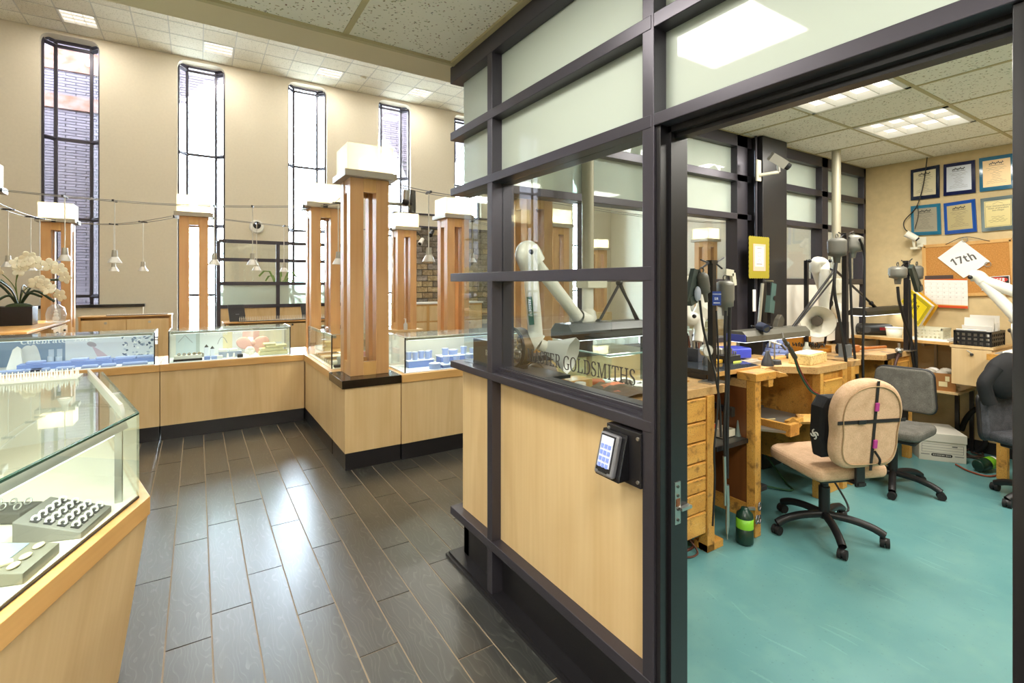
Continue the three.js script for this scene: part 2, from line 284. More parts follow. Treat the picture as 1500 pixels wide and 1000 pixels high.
{
  const c = structure('ceiling', 'high ceiling of white lay-in tiles'); const y = HALL.top;
  add(c, 'deck', box(HALL.x0, HALL.x1, y + 0.08, y + 0.25, HALL.z0 - 0.4, HALL.z1 + 0.16), WHITE);
  const xs = range(-3.55, 7.8, 0.61), zs = [-14, -13.46, -12.85, -12.24, -11.63, -11.02, -10.41, -9.8, -9.19];
  const lights = []; for (const u of [117, 318, 480, 609]) { const p = at(u, { 117: 28, 318: 72, 480: 107, 609: 136 }[u], 'y', y); lights.push(p.x); }
  const isLight = (x, z) => z > -13.46 && z < -12.85 && lights.some((q) => Math.abs(q - x) < 0.31);
  ceilingGrid(c, xs, zs, y, TILE_HIGH, GRID_W, isLight, 0.02);
  const near = (q) => { let b = 0, d = 9; for (let i = 0; i < xs.length - 1; i++) { const m = (xs[i] + xs[i + 1]) / 2; if (Math.abs(m - q) < d) { d = Math.abs(m - q); b = m; } } return b; };
  for (const q of lights) ceilingLight('square lit panel in the high white ceiling above the tall windows', near(q), y + 0.004, -13.155, 0.59, 0.59, L.hallCeiling, 'row of lights in the high ceiling', [3, 3]);
  for (const z of [-10, -6.6, -4]) for (const x of [-5, -1.5, 2, 5.5, 9.5]) ceilingLight('square lit panel in the high white ceiling over the counters', x, y - 0.004, z, 0.59, 0.59, L.hallCeiling, 'lights over the sales floor', [1, 1]);
  for (const [u, v] of [[532, 113], [547, 90]]) { const p = at(u, v, 'y', y); solo('smoke_detector', 'small round detector on the high white ceiling', 'detector', cyl(p.x, y - 0.05, y, p.z, 0.07, 0.08), IVORY, { base: [p.x, y - 0.05, p.z], group: 'ceiling detectors' }); }
  // low ceiling over the aisle, with its beige soffit edge
  const s = structure('trim_1', 'flat beige soffit along the edge of the low ceiling'); add(s, 'soffit', box(HALL.x0, 1.42, LOW - 0.004, LOW + 0.2, HALL.z1, -2.585), std(0xd8cbac, 0.8));
  add(s, 'edge_angle', box(HALL.x0, 1.3, LOW - 0.012, LOW + 0.01, -2.598, -2.572), GRID);
  const lc = structure('ceiling_001', 'low ceiling of speckled lay-in tiles over the aisle'); add(lc, 'deck', box(HALL.x0, 1.45, LOW + 0.09, LOW + 0.25, -2.585, 4.1), WHITE);
  ceilingGrid(lc, [-4.25, -3.03, -1.81, -0.59, 0.635, 1.235], [-2.585, -1.85, -1.24, -0.63, -0.02, 0.59, 1.2, 1.81], LOW, TILE_LOW, GRID, (x, z) => [[0.02, 0.28], [-2.42, 0.28], [0.02, -1.545], [-2.42, -1.545]].some(([a, b]) => Math.abs(a - x) < 0.5 && Math.abs(b - z) < 0.29) , 0.028);
  add(lc, 'deck_far', box(HALL.x0, -4.25, LOW, LOW + 0.02, -2.585, 4.1), TILE_LOW[0]); add(lc, 'deck_far', box(-4.25, 1.235, LOW, LOW + 0.02, 1.81, 4.1), TILE_LOW[0]);
  add(lc, 'edge_angle', box(1.22, 1.262, LOW - 0.01, LOW + 0.02, -2.585, 4.1), GRID);
  add(lc, 'ceiling_tile', box(-0.582, 0.03, LOW + 0.004, LOW + 0.02, -1.842, -1.248), TILE_LOW[1]);
  ceilingLight('square louvred light in the low tiled ceiling beside the glazed partition', 0.334, LOW + 0.004, -1.545, 0.59, 0.59, L.lowCeiling, undefined, [3, 3]);
  for (const [x, z] of [[0.0225, 0.285], [-2.42, 0.285], [-2.42, -1.545]]) ceilingLight('long louvred light in the low tiled ceiling of the aisle', x, LOW + 0.004, z, 1.2, 0.59, L.lowCeiling, 'aisle lights', [6, 3]);
}

// ---------------------------------------------------------------- the glazed workshop: partition, door opening, shell
const PX = 1.25, GX = 1.315, IX = 1.385;      // partition: outer face, glass line, inner face
const NZ = -2.64, GZ = -2.585, IZ = -2.52;    // its return along the hall
const WS = { x1: 6.244, z1: 3.2 };
const RAILS = [[2.762, LOW], [2.429, 2.476], [2.107, 2.15], [1.607, 1.654], [1.107, 1.145], [0.249, 0.294]];
const DOOR = { a: -1.11, b: -0.256, h: 2.11 };
{
  const w = structure('wall_workshop_west', 'black framed glazed partition with maple lower panels');
  const posts = [[-2.207, -2.158], [-1.16, DOOR.a]];
  for (const [a, b] of posts) add(w, 'post', box(PX + 0.002, IX, 0, LOW, a, b, 0.003), BLACKM);
  RAILS.forEach(([y0, y1], i) => add(w, 'rail', box(PX, IX, y0, y1, i < 5 ? NZ : NZ, DOOR.a - 0.01, 0.003), BLACKM));
  add(w, 'plinth', [box(PX - 0.006, IX, 0, 0.03, NZ - 0.006, DOOR.a), box(PX - 0.02, PX, 0, 0.016, NZ - 0.02, DOOR.a)], BLACK);
  // over the door and beyond it
  for (const [y0, y1] of [[2.429, 2.476], [2.762, LOW]]) add(w, 'rail', box(PX, IX, y0, y1, DOOR.a, WS.z1, 0.003), BLACKM);
  add(w, 'post', box(PX + 0.002, IX, 0, LOW, DOOR.b, DOOR.b + 0.05, 0.003), BLACKM);
  add(w, 'panel', box(GX, IX, 0, 2.43, DOOR.b + 0.05, WS.z1), MAPLE);
  const bays = [[GZ, -2.207], [-2.158, -1.16]];
  bays.forEach(([a, b], i) => {
    for (const [y0, y1] of [[2.476, 2.762], [2.15, 2.429]]) glassPane(w, GX - 0.004, GX + 0.004, y0, y1, a, b, FROST, 'frosted_pane');
    for (const [y0, y1] of [[1.654, 2.107], [1.145, 1.607]]) glassPane(w, GX - 0.003, GX + 0.003, y0, y1, a, b);
    add(w, 'maple_panel', box(GX - 0.01, IX - 0.01, 0.294, 1.107, a, b), MAPLE);
    add(w, 'kick_panel', box(GX, IX - 0.01, 0.03, 0.249, a, b), BLACK);
    if (i) add(w, 'glazing_bead', [box(PX + 0.03, GX - 0.004, 1.145, 1.157, a, b), box(PX + 0.045, GX - 0.004, 1.157, 1.168, a, b), box(GX + 0.005, IX - 0.01, 1.145, 1.168, a, b)], BLACKM);
  });
  for (const [a, b] of [[DOOR.a, DOOR.b], [DOOR.b + 0.05, WS.z1]]) {
    glassPane(w, GX - 0.004, GX + 0.004, 2.476, 2.762, a, b, FROST, 'frosted_pane'); glassPane(w, GX - 0.004, GX + 0.004, 2.15, 2.429, a, b, FROST, 'frosted_pane');
  }
  // door frame
  const d = structure('door_1', 'black door frame with a steel strike plate and no door leaf in view');
  add(d, 'header', box(PX, IX, DOOR.h, 2.15, DOOR.a, DOOR.b, 0.003), BLACKM);
  add(d, 'door_stop', [box(PX + 0.05, IX, DOOR.h - 0.02, DOOR.h, DOOR.a, DOOR.b), box(PX + 0.075, IX - 0.02, DOOR.h - 0.034, DOOR.h - 0.02, DOOR.a, DOOR.b)], BLACK);
  add(d, 'jamb', box(PX + 0.012, IX + 0.012, 0, DOOR.h, DOOR.a - 0.001, DOOR.a + 0.018, 0.002), BLACK);
  add(d, 'jamb_stop', box(PX + 0.05, PX + 0.066, 0, DOOR.h, DOOR.a + 0.018, DOOR.a + 0.03), BLACK);
  add(d, 'jamb', box(PX + 0.012, IX + 0.012, 0, DOOR.h, DOOR.b - 0.018, DOOR.b, 0.002), BLACK);
  const st = add(d, 'strike_plate', box(PX + 0.08, PX + 0.108, 0.8, 0.94, DOOR.a + 0.018, DOOR.a + 0.021), STEEL, { label: 'steel strike plate' });
  for (const y of [0.815, 0.85, 0.895, 0.925]) add(st, 'screw', rod(V(PX + 0.094, y, DOOR.a + 0.018), V(PX + 0.094, y, DOOR.a + 0.024), 0.005), DARKSTEEL);
  add(st, 'strike_lip', box(PX + 0.1, PX + 0.15, 0.845, 0.855, DOOR.a + 0.014, DOOR.a + 0.034), STEEL); add(st, 'latch_hole', box(PX + 0.085, PX + 0.104, 0.86, 0.885, DOOR.a + 0.02, DOOR.a + 0.0225), DARKWOOD);
}
{ // north side of the workshop: glazing between black frames, a boxed column
  const w = structure('wall_workshop_north', 'black framed interior glazing between workshop and sales hall');
  const X1 = WS.x1, colA = 4.08, colB = 4.46;
  for (const [y0, y1] of RAILS) if (y1 < 1.2 || y0 > 2.7) add(w, 'rail', box(IX, X1, y0, y1, NZ, IZ, 0.003), BLACKM);
  for (const [y0, y1] of [[2.465, 2.525], [2.14, 2.19]]) { add(w, 'rail', box(IX, colA, y0, y1, NZ, IZ, 0.003), BLACKM); add(w, 'rail', box(colB, X1, y0, y1, NZ, IZ, 0.003), BLACKM); }
  add(w, 'rail', box(IX, 3.88, 1.607, 1.63, NZ + 0.02, IZ, 0.003), BLACKM); add(w, 'rail', box(colB, X1, 1.585, 1.64, NZ, IZ, 0.003), BLACKM);
  const mull = [[2.2, 2.25], [3.87, 4.02], [5.29, 5.41], [6.2, X1]];
  for (const [a, b] of mull) add(w, 'post', box(a, b, 1.107, LOW, NZ + 0.01, IZ, 0.003), BLACKM);
  const bays = [[GX, 2.2], [2.25, 3.87], [colB, 5.29], [5.41, 6.2]];
  bays.forEach(([a, b], i) => {
    for (const [y0, y1] of [[2.525, 2.762], [2.19, 2.465]]) glassPane(w, a, b, y0, y1, GZ - 0.004, GZ + 0.004, FROST, 'frosted_pane');
    if (i < 2) { glassPane(w, a, b, 1.63, 2.14, GZ - 0.003, GZ + 0.003); glassPane(w, a, b, 1.145, 1.607, GZ - 0.003, GZ + 0.003); }
    else { glassPane(w, a, b, 1.64, 2.14, GZ - 0.003, GZ + 0.003); add(w, 'white_board', box(a, b, 1.145, 1.585, GZ - 0.01, GZ + 0.01), std(0xdedbd0, 0.6)); }
    add(w, 'maple_panel', box(a, b, 0.294, 1.107, GZ - 0.01, IZ - 0.01), MAPLE); add(w, 'kick_panel', box(a, b, 0.03, 0.249, GZ - 0.005, IZ - 0.01), BLACK);
  });
  add(w, 'column', box(colA, colB, 0, LOW, NZ, IZ + 0.1, 0.006), BLACK, { label: 'black boxed column' });
  add(w, 'conduit', [cyl(4.06, 1.1, LOW, IZ + 0.05, 0.012)], BLACKM);
  const e = structure('wall_workshop_east', 'yellow beige workshop wall hung with plaques'); add(e, 'wall_face', box(X1, X1 + 0.2, 0, LOW + 0.1, NZ, WS.z1 + 0.2), WALL_WS);
  const bb = structure('baseboard_east', 'black rubber skirting'); add(bb, 'skirting', box(X1 - 0.012, X1, 0, 0.11, IZ, WS.z1), RUBBER);
  const s = structure('wall_workshop_south', 'yellow beige wall at the rear of the workshop'); add(s, 'wall_face', box(IX, X1 + 0.2, 0, LOW + 0.1, WS.z1, WS.z1 + 0.2), WALL_WS);
  const f = structure('floor_001', 'worn teal sheet floor of the workshop');
  const teal = dtex(1024, 1024, (u, v) => {
    const a = fbm(u * 6, v * 6, 3), b = fbm(u * 22, v * 22, 13), sc = nz(u * 130 + nz(u * 5, v * 5) * 6, v * 9, 5), sp = nz(u * 240, v * 240, 8);
    let c = mix([86, 138, 142], [105, 154, 154], Math.max(0, Math.min(1, 0.5 + a * 1.1)));
    c = mix(c, [116, 162, 154], Math.max(0, b) * 0.7); if (sp > 0.6) c = mix(c, [60, 96, 98], 0.3); if (sc > 0.55) c = mix(c, [140, 190, 184], 0.25); return c;
  }, 1 / 3);
  add(f, 'sheet', box(1.27, X1, -0.05, 0, -2.62, WS.z1), std(0xffffff, 0.3, { map: teal }));
  const c = structure('ceiling_002', 'workshop ceiling of speckled lay-in tiles'); add(c, 'deck', box(1.45, X1 + 0.2, LOW + 0.09, LOW + 0.25, HALL.z1, WS.z1 + 0.2), WHITE);
  const xs = [IX, 1.55, 2.15, 2.75, 3.3, 3.9, 4.5, 5.13, 5.7, X1], zs = [IZ, -1.925, -1.3, -0.7, -0.1, 0.5, 1.1, 1.7, 2.3, WS.z1];
  const lit = [[3.6, -1.61], [4.815, -1.61], [2.45, 0.2], [3.6, 0.2], [4.815, 0.2], [3.6, 1.4]].map(([x, z]) => { const i = xs.findIndex((q, k) => q < x && xs[k + 1] > x), j = zs.findIndex((q, k) => q < z && zs[k + 1] > z); return [(xs[i] + xs[i + 1]) / 2, (zs[j] + zs[j + 1]) / 2, xs[i + 1] - xs[i], zs[j + 1] - zs[j]]; });
  ceilingGrid(c, xs, zs, LOW, TILE_LOW, GRID, (x, z) => lit.some((q) => Math.abs(q[0] - x) < 0.1 && Math.abs(q[1] - z) < 0.1), 0.024);
  lit.forEach(([x, z, w, d], i) => ceilingLight(i === 0 ? 'louvred ceiling light nearer the door of the workshop' : i === 1 ? 'louvred ceiling light nearer the wall of plaques' : 'louvred ceiling light over the rear of the workshop', x, LOW + 0.004, z, w - 0.024, d - 0.024, L.troffer, i > 1 ? 'rear workshop lights' : undefined, [2, 4]));
}
{ // lettering on the glass
  const font = await new FontLoader().loadAsync('fonts/droid/droid_serif_regular.typeface.json');
  const g = new TextGeometry('MASTER GOLDSMITHS', { font, size: 0.058, depth: 0.001, curveSegments: 4 }); g.computeBoundingBox();
  const a = at(773, 527, 'x', GX), b = at(932, 565, 'x', GX), wd = g.boundingBox.max.x; g.scale((b.z - a.z) / wd, 1, 1).rotateY(-Math.PI / 2).translate(GX - 0.0045, b.y, a.z);
  solo('window_lettering', 'black serif words on the partition glass above the sill', 'lettering', g, std(0x3a3630, 0.5), { base: [GX, b.y, a.z], part: 'letters' });
}

// ---------------------------------------------------------------- sales counters, light pillars, showcases
const CT = 0.77, CB = 0.7, KICK = 0.145;
function counterUnit(label, pts, front, o = {}) {   // pts: plan of the body; front: list of [ax, az, bx, bz] panel seams are drawn by separate units
  const xs = pts.map((p) => p[0]), zs = pts.map((p) => p[1]), cx = (Math.min(...xs) + Math.max(...xs)) / 2, cz = (Math.min(...zs) + Math.max(...zs)) / 2;
  const t = thing('display_counter', label, 'counter', [cx, 0, cz]);
  const inset = (k) => pts.map(([x, z]) => [x + Math.sign(cx - x) * k, z + Math.sign(cz - z) * k]);
  add(t, 'toe_kick', prism(inset(0.006), 0, KICK), BLACK);
  add(t, 'cabinet_body', prism(inset(0.002), KICK, CB - 0.004), MAPLE);
  add(t, 'worktop', prism(o.top ?? inset(-0.012), CB, CT, 0.002), o.slab ? SLAB : HONEY_H, o.slab ? { label: 'black polished slab' } : {});
  return t;
}
counterUnit('long maple counter under the showcase of pale blue jewellery pads', [[-3.4, -6.15], [-0.322, -6.15], [-0.322, -6.85], [-3.4, -6.85]], null, { top: [[-3.4, -6.135], [-0.322, -6.135], [-0.322, -6.86], [-3.4, -6.86]] });
counterUnit('maple counter under the showcase with the pink bow', [[-0.319, -6.15], [1.05, -6.15], [1.05, -6.85], [-0.319, -6.85]], null, { top: [[-0.319, -6.135], [1.04, -6.135], [1.04, -6.86], [-0.319, -6.86]] });
counterUnit('maple counter under the showcase of brown fabric rolls', [[1.057, -6.85], [1.057, -4.8], [1.545, -4.8], [1.545, -6.85]], null, { top: [[1.043, -6.86], [1.043, -4.79], [1.55, -4.79], [1.55, -6.86]] });
counterUnit('maple corner counter with a black slab carrying the wooden light pillar nearest the partition', [[1.057, -4.785], [1.057, -4.309], [1.552, -4.309], [1.552, -4.785]], null, { slab: true, top: [[1.03, -4.785], [1.03, -4.29], [1.55, -4.29], [1.55, -4.785]] });
counterUnit('maple counter under the showcase of blue cylindrical ring boxes', [[1.555, -4.3], [6.3, -4.3], [6.3, -4.95], [1.555, -4.95]], null, { top: [[1.555, -4.285], [6.31, -4.285], [6.31, -4.96], [1.555, -4.96]] });
function pillar(label, x, z, opt = {}) {
  const t = thing('light_pillar', label, 'pillar', [x, opt.base ?? CT, z], { group: opt.group }), y0 = opt.base ?? CT, y1 = 2.535, h = 0.175, w = 0.118;
  if (opt.pedestal) { add(t, 'pedestal', box(x - 0.27, x + 0.27, KICK, CT, z - 0.27, z + 0.27), MAPLE); add(t, 'toe_kick', box(x - 0.26, x + 0.26, 0, KICK, z - 0.26, z + 0.26), BLACK); }
  for (const sx of [-1, 1]) for (const sz of [-1, 1]) add(t, 'corner_post', box(x + sx * h, x + sx * (h - w), y0, y1, z + sz * h, z + sz * (h - w), 0.004), PILLAR, { ox: rnd(0, 2), oy: rnd(0, 2) });
  for (const [a, b] of [[y0, y0 + 0.12], [y1 - 0.12, y1]]) for (const s of [-1, 1]) {
    add(t, 'block', box(x - h + w, x + h - w, a, b, z + s * (h - 0.005), z + s * (h - 0.06)), HONEY);
    add(t, 'block', box(x + s * (h - 0.005), x + s * (h - 0.06), a, b, z - h + w, z + h - w), HONEY);
  }
  add(t, 'cap', box(x - 0.235, x + 0.235, y1, y1 + 0.06, z - 0.235, z + 0.235, 0.004), CAPM, { label: 'grey metal cap tray' });
  const g = 0.205, b0 = y1 + 0.06, b1 = b0 + 0.24;
  const lamp = add(t, 'lamp_shade', [box(x - g, x + g, b0, b1, z + g - 0.006, z + g), box(x - g, x + g, b0, b1, z - g, z - g + 0.006), box(x - g, x - g + 0.006, b0, b1, z - g + 0.006, z + g - 0.006), box(x + g - 0.006, x + g, b0, b1, z - g + 0.006, z + g - 0.006)], SHADE, { label: 'frosted glass box shade' });
  add(t, 'bulb', ball(x, b0 + 0.11, z, 0.05), BULB); pointLight(t, x, b0 + 0.11, z, 0xffe9c4, L.pillar, 2.4);
  return t;
}
pillar('tallest looking wooden light pillar standing on the black corner slab', 1.315, -4.63);
pillar('wooden light pillar behind the showcase of brown fabric rolls', 1.36, -6.66);
pillar('wooden light pillar in front of the second tall window', -0.04, -8.5, { pedestal: true });
pillar('wooden light pillar with a clear bottle at its foot', 3.15, -8.6, { pedestal: true });
pillar('wooden light pillar beside the end of the glazed partition', 3.215, -6.69, { pedestal: true });
pillar('wooden light pillar between the orchid and the low cabinet', -1.845, -10.42, { pedestal: true });
pillar('wooden light pillar standing on the end of the orchid counter', -1.94, -7.12, { base: 1.1 });
pillar('wooden light pillar close behind the partition glass', 3.2, -4.63);
pillar('wooden light pillar seen through the glazing behind the benches', 5.2, -6.8, { pedestal: true, group: 'pillars seen through glass' });
pillar('wooden light pillar seen through the glazing left of the black column', 9.85, -7.2, { pedestal: true });
pillar('distant wooden light pillar seen through two glass walls', 9.75, -10.7, { pedestal: true });

function showcase(label, x0, x1, z0, z1, o = {}) {     // z1 is the front
  const t = thing('glass_showcase', label, 'showcase', [(x0 + x1) / 2, CT, (z0 + z1) / 2]), y0 = CT, y1 = 1.1, g = 0.006;
  add(t, 'deck', box(x0, x1, y0, y0 + 0.006, z0, z1), o.deck ?? std(0xe9edf2, 0.6));
  add(t, 'front_glass', box(x0 + 0.006, x1 - 0.006, y0 + 0.008, y1 - g, z1 - g, z1), GLASS_G);
  for (const x of [x0, x1 - g]) add(t, 'end_glass', box(x, x + g, y0 + 0.008, y1 - g, z0, z1 - g), GLASS_G);
  add(t, 'top_glass', box(x0, x1, y1 - g, y1, z0, z1), GLASS_G);
  if (!o.sideways) add(t, 'back_panel', box(x0 + g, x1 - g, y0 + 0.006, y1 - g, z0, z0 + 0.012), o.back ?? WHITE);
  const e = 0.008;
  for (const x of [x0, x1 - e]) for (const z of [z1 - e, z0]) add(t, 'corner_strip', box(x - 0.001, x + e + 0.001, y0 + 0.006, y1 - g, z - 0.001, z + e + 0.001), x === x0 || o.blackEnds ? BLACK : BLACK);
  add(t, 'top_edge', [box(x0, x1, y1, y1 + 0.003, z1 - 0.01, z1 + 0.003), box(x0, x0 + 0.01, y1, y1 + 0.003, z0, z1), box(x1 - 0.01, x1, y1, y1 + 0.003, z0, z1)], ALU);
  const along = o.sideways;
  if (along) { add(t, 'light_bar', box(x0 + 0.02, x0 + 0.05, y1 - 0.035, y1 - 0.012, z0 + 0.02, z1 - 0.02), ALU); rectLight(t, 0.02, z1 - z0 - 0.1, x0 + 0.035, y1 - 0.038, (z0 + z1) / 2, [0.35, -1, 0], 0xf6f8ff, L.caseBar); }
  else {
    const b = add(t, 'light_bar', box(x0 + 0.02, x1 - 0.02, y1 - 0.03, y1 - 0.01, z1 - 0.04, z1 - 0.012), ALU); add(b, 'light_strip', box(x0 + 0.04, x1 - 0.04, y1 - 0.033, y1 - 0.03, z1 - 0.035, z1 - 0.017), GLOW_STRIP);
    rectLight(t, x1 - x0 - 0.1, 0.02, (x0 + x1) / 2, y1 - 0.036, z1 - 0.026, [0, -1, -0.45], 0xf2f7ff, L.caseBar);
  }
  return t;
}
const poster1 = ctex(1024, 192, (x, w, h) => {
  x.fillStyle = '#8fa3bd'; x.fillRect(0, 0, w, h); x.fillStyle = '#e9ecf2'; x.fillRect(560, 0, 464, h);
  x.fillStyle = '#e8e4f0'; x.beginPath(); x.moveTo(110, h); x.lineTo(190, 40); x.lineTo(230, 30); x.lineTo(200, h); x.fill();
  x.strokeStyle = '#5d6f8c'; x.lineWidth = 6; x.beginPath(); x.moveTo(90, 110); x.quadraticCurveTo(170, 90, 240, 10); x.stroke();
  x.fillStyle = '#f3f1ee'; x.beginPath(); x.moveTo(330, h); x.quadraticCurveTo(350, 30, 400, 60); x.quadraticCurveTo(430, 20, 450, h); x.fill();
  x.fillStyle = '#cfd8e8'; for (const q of [480, 520]) x.fillRect(q, 90, 26, 90);
  x.fillStyle = '#ffffff'; x.font = 'bold 44px serif'; x.fillText('Celebrate', 350, 48);
  x.font = 'italic bold 40px serif'; x.fillStyle = '#ffffff'; x.fillText('Love', 600, 46);
  x.fillStyle = '#b7aeb6'; x.beginPath(); x.ellipse(690, 70, 26, 16, 0.5, 0, 7); x.fill(); x.fillStyle = '#dbc4cf'; x.beginPath(); x.moveTo(690, 80); x.quadraticCurveTo(760, 130, 790, h); x.lineTo(730, h); x.fill();
  for (let i = 0; i < 60; i++) { x.fillStyle = ['#4d617c', '#b9c4d6', '#ffffff', '#8292ac'][i % 4]; x.beginPath(); x.ellipse(rnd(850, 1010), rnd(10, h - 20), rnd(4, 13), rnd(4, 9), rnd(0, 3), 0, 7); x.fill(); }
});
const poster2 = ctex(1024, 256, (x, w, h) => {
  x.fillStyle = '#e6ebee'; x.fillRect(0, 0, w, h); x.fillStyle = '#d3e0e6'; x.fillRect(0, 40, 180, 216); x.strokeStyle = '#aab6bd'; x.lineWidth = 7; x.beginPath(); x.moveTo(20, 120); x.lineTo(80, 50); x.lineTo(150, 130); x.stroke();
  x.fillStyle = '#b9c6c4'; x.fillRect(180, 20, 34, 236); x.fillStyle = '#ece3bd'; x.fillRect(430, 30, 90, 180); x.fillStyle = '#eec9c2'; x.fillRect(620, 10, 170, 120); x.fillStyle = '#f2eedd'; x.fillRect(790, 20, 234, 150);
  x.fillStyle = '#ffffff'; x.font = 'bold 46px serif'; x.fillText('Celebrate', 250, 62); x.font = 'italic bold 42px serif'; x.fillText('Love', 520, 60);
  x.strokeStyle = '#8b949a'; x.lineWidth = 5; x.beginPath(); x.moveTo(380, 160); x.quadraticCurveTo(420, 20, 470, 150); x.stroke();
});
function backdrop(name, label, x0, x1, z, tex) {
  const t = thing(name, label, 'poster', [(x0 + x1) / 2, CT + 0.012, z]); const g = card(x1 - x0, 0.28); g.translate((x0 + x1) / 2, CT + 0.16, z); add(t, 'print', g, std(0xffffff, 0.5, { map: tex })); return t;
}
const CF = -6.17, CK = -6.62;
showcase('long glass showcase of pale blue jewellery pads', -3.3, -0.362, CK, CF, {});
showcase('glass showcase with a pink bow and cream folded cloths', -0.25, 0.905, CK, CF);
showcase('end-on glass showcase of brown fabric rolls', 1.085, 1.53, -6.1, -4.93, { sideways: true, deck: std(0xf0e8d4, 0.6) });
showcase('glass showcase of blue cylindrical ring boxes', 1.6, 2.93, -4.82, -4.34, { deck: std(0xdfe6f6, 0.6) });
showcase('glass showcase of white busts behind the workshop glazing', 3.48, 6.2, -4.82, -4.34, { deck: std(0xdfe6f6, 0.6) });
backdrop('poster', 'grey and white printed backdrop lettered in white in the blue pad showcase', -2.0, -0.39, CK + 0.014, poster1);
backdrop('poster', 'pale printed backdrop lettered in white behind the pink bow', -0.2, 0.87, CK + 0.014, poster2);
{ // pads and risers in the long showcase
  const z = (u, v) => at(u, v, 'y', CT + 0.02), r = thing('display_riser', 'long blue fabric riser in the blue pad showcase', 'riser', [-0.95, CT + 0.006, -6.42]);
  add(r, 'plinth', [box(-1.42, -0.72, CT + 0.006, CT + 0.06, -6.5, -6.36, 0.004), box(-0.72, -0.38, CT + 0.006, CT + 0.05, -6.5, -6.38, 0.004)], BLUEPAD_D);
  const P = [[22, 534, 0], [48, 531, 0], [70, 531, 0], [66, 537, 0], [98, 537, 0], [133, 535, 0], [161, 532.5, 0], [199, 530, 0]];
  P.forEach(([u, v], i) => { const p = z(u, v), w = [0.13, 0.12, 0.13, 0.13, 0.13, 0.12, 0.11, 0.2][i]; const t = thing('jewellery_pad', 'pale blue jewellery pad lying on the floor of the long showcase', 'pad', [p.x, CT + 0.006, -6.27], { group: 'pads on the showcase floor' }); add(t, 'pad', cbox(p.x, CT + 0.019, -6.265, w, 0.024, 0.08, 0.006), BLUEPAD); add(t, 'pad_base', cbox(p.x, CT + 0.0075, -6.265, w + 0.004, 0.003, 0.084), NAVY); });
  for (const [x, w] of [[-0.98, 0.13], [-0.8, 0.11], [-0.62, 0.17], [-0.46, 0.14], [-1.3, 0.13]]) { const t = thing('jewellery_pad', 'pale blue jewellery pad lying on the blue riser', 'pad', [x, CT + 0.06, -6.43], { group: 'pads on the riser' }), yy = x > -0.72 ? CT + 0.05 : CT + 0.06; t.position.y = yy; add(t, 'pad', cbox(x, yy + 0.012, -6.43, w, 0.024, 0.09, 0.006), BLUEPAD); }
  for (const [x, h] of [[-1.22, 0.1], [-1.16, 0.09]]) solo('display_stand', 'short white cylinder stand behind the blue riser', 'stand', cyl(x, CT + 0.006, CT + 0.006 + h, -6.56, 0.025), std(0xd7e0ee, 0.6), { base: [x, CT + 0.006, -6.56], group: 'white cylinder stands' });
  for (const x of [-1.62, -1.46]) { const t = thing('neck_form', 'white sloping necklace form in the long showcase', 'display form', [x, CT + 0.006, -6.5], { group: 'necklace forms' }); add(t, 'form', plate([[-0.06, 0], [0.06, 0], [0.035, 0.2], [0.01, 0.22], [-0.02, 0.19]], 0.03, 0.004).rotateX(-0.2).translate(x, CT + 0.008, -6.47), std(0xf1eee8, 0.7)); }
}
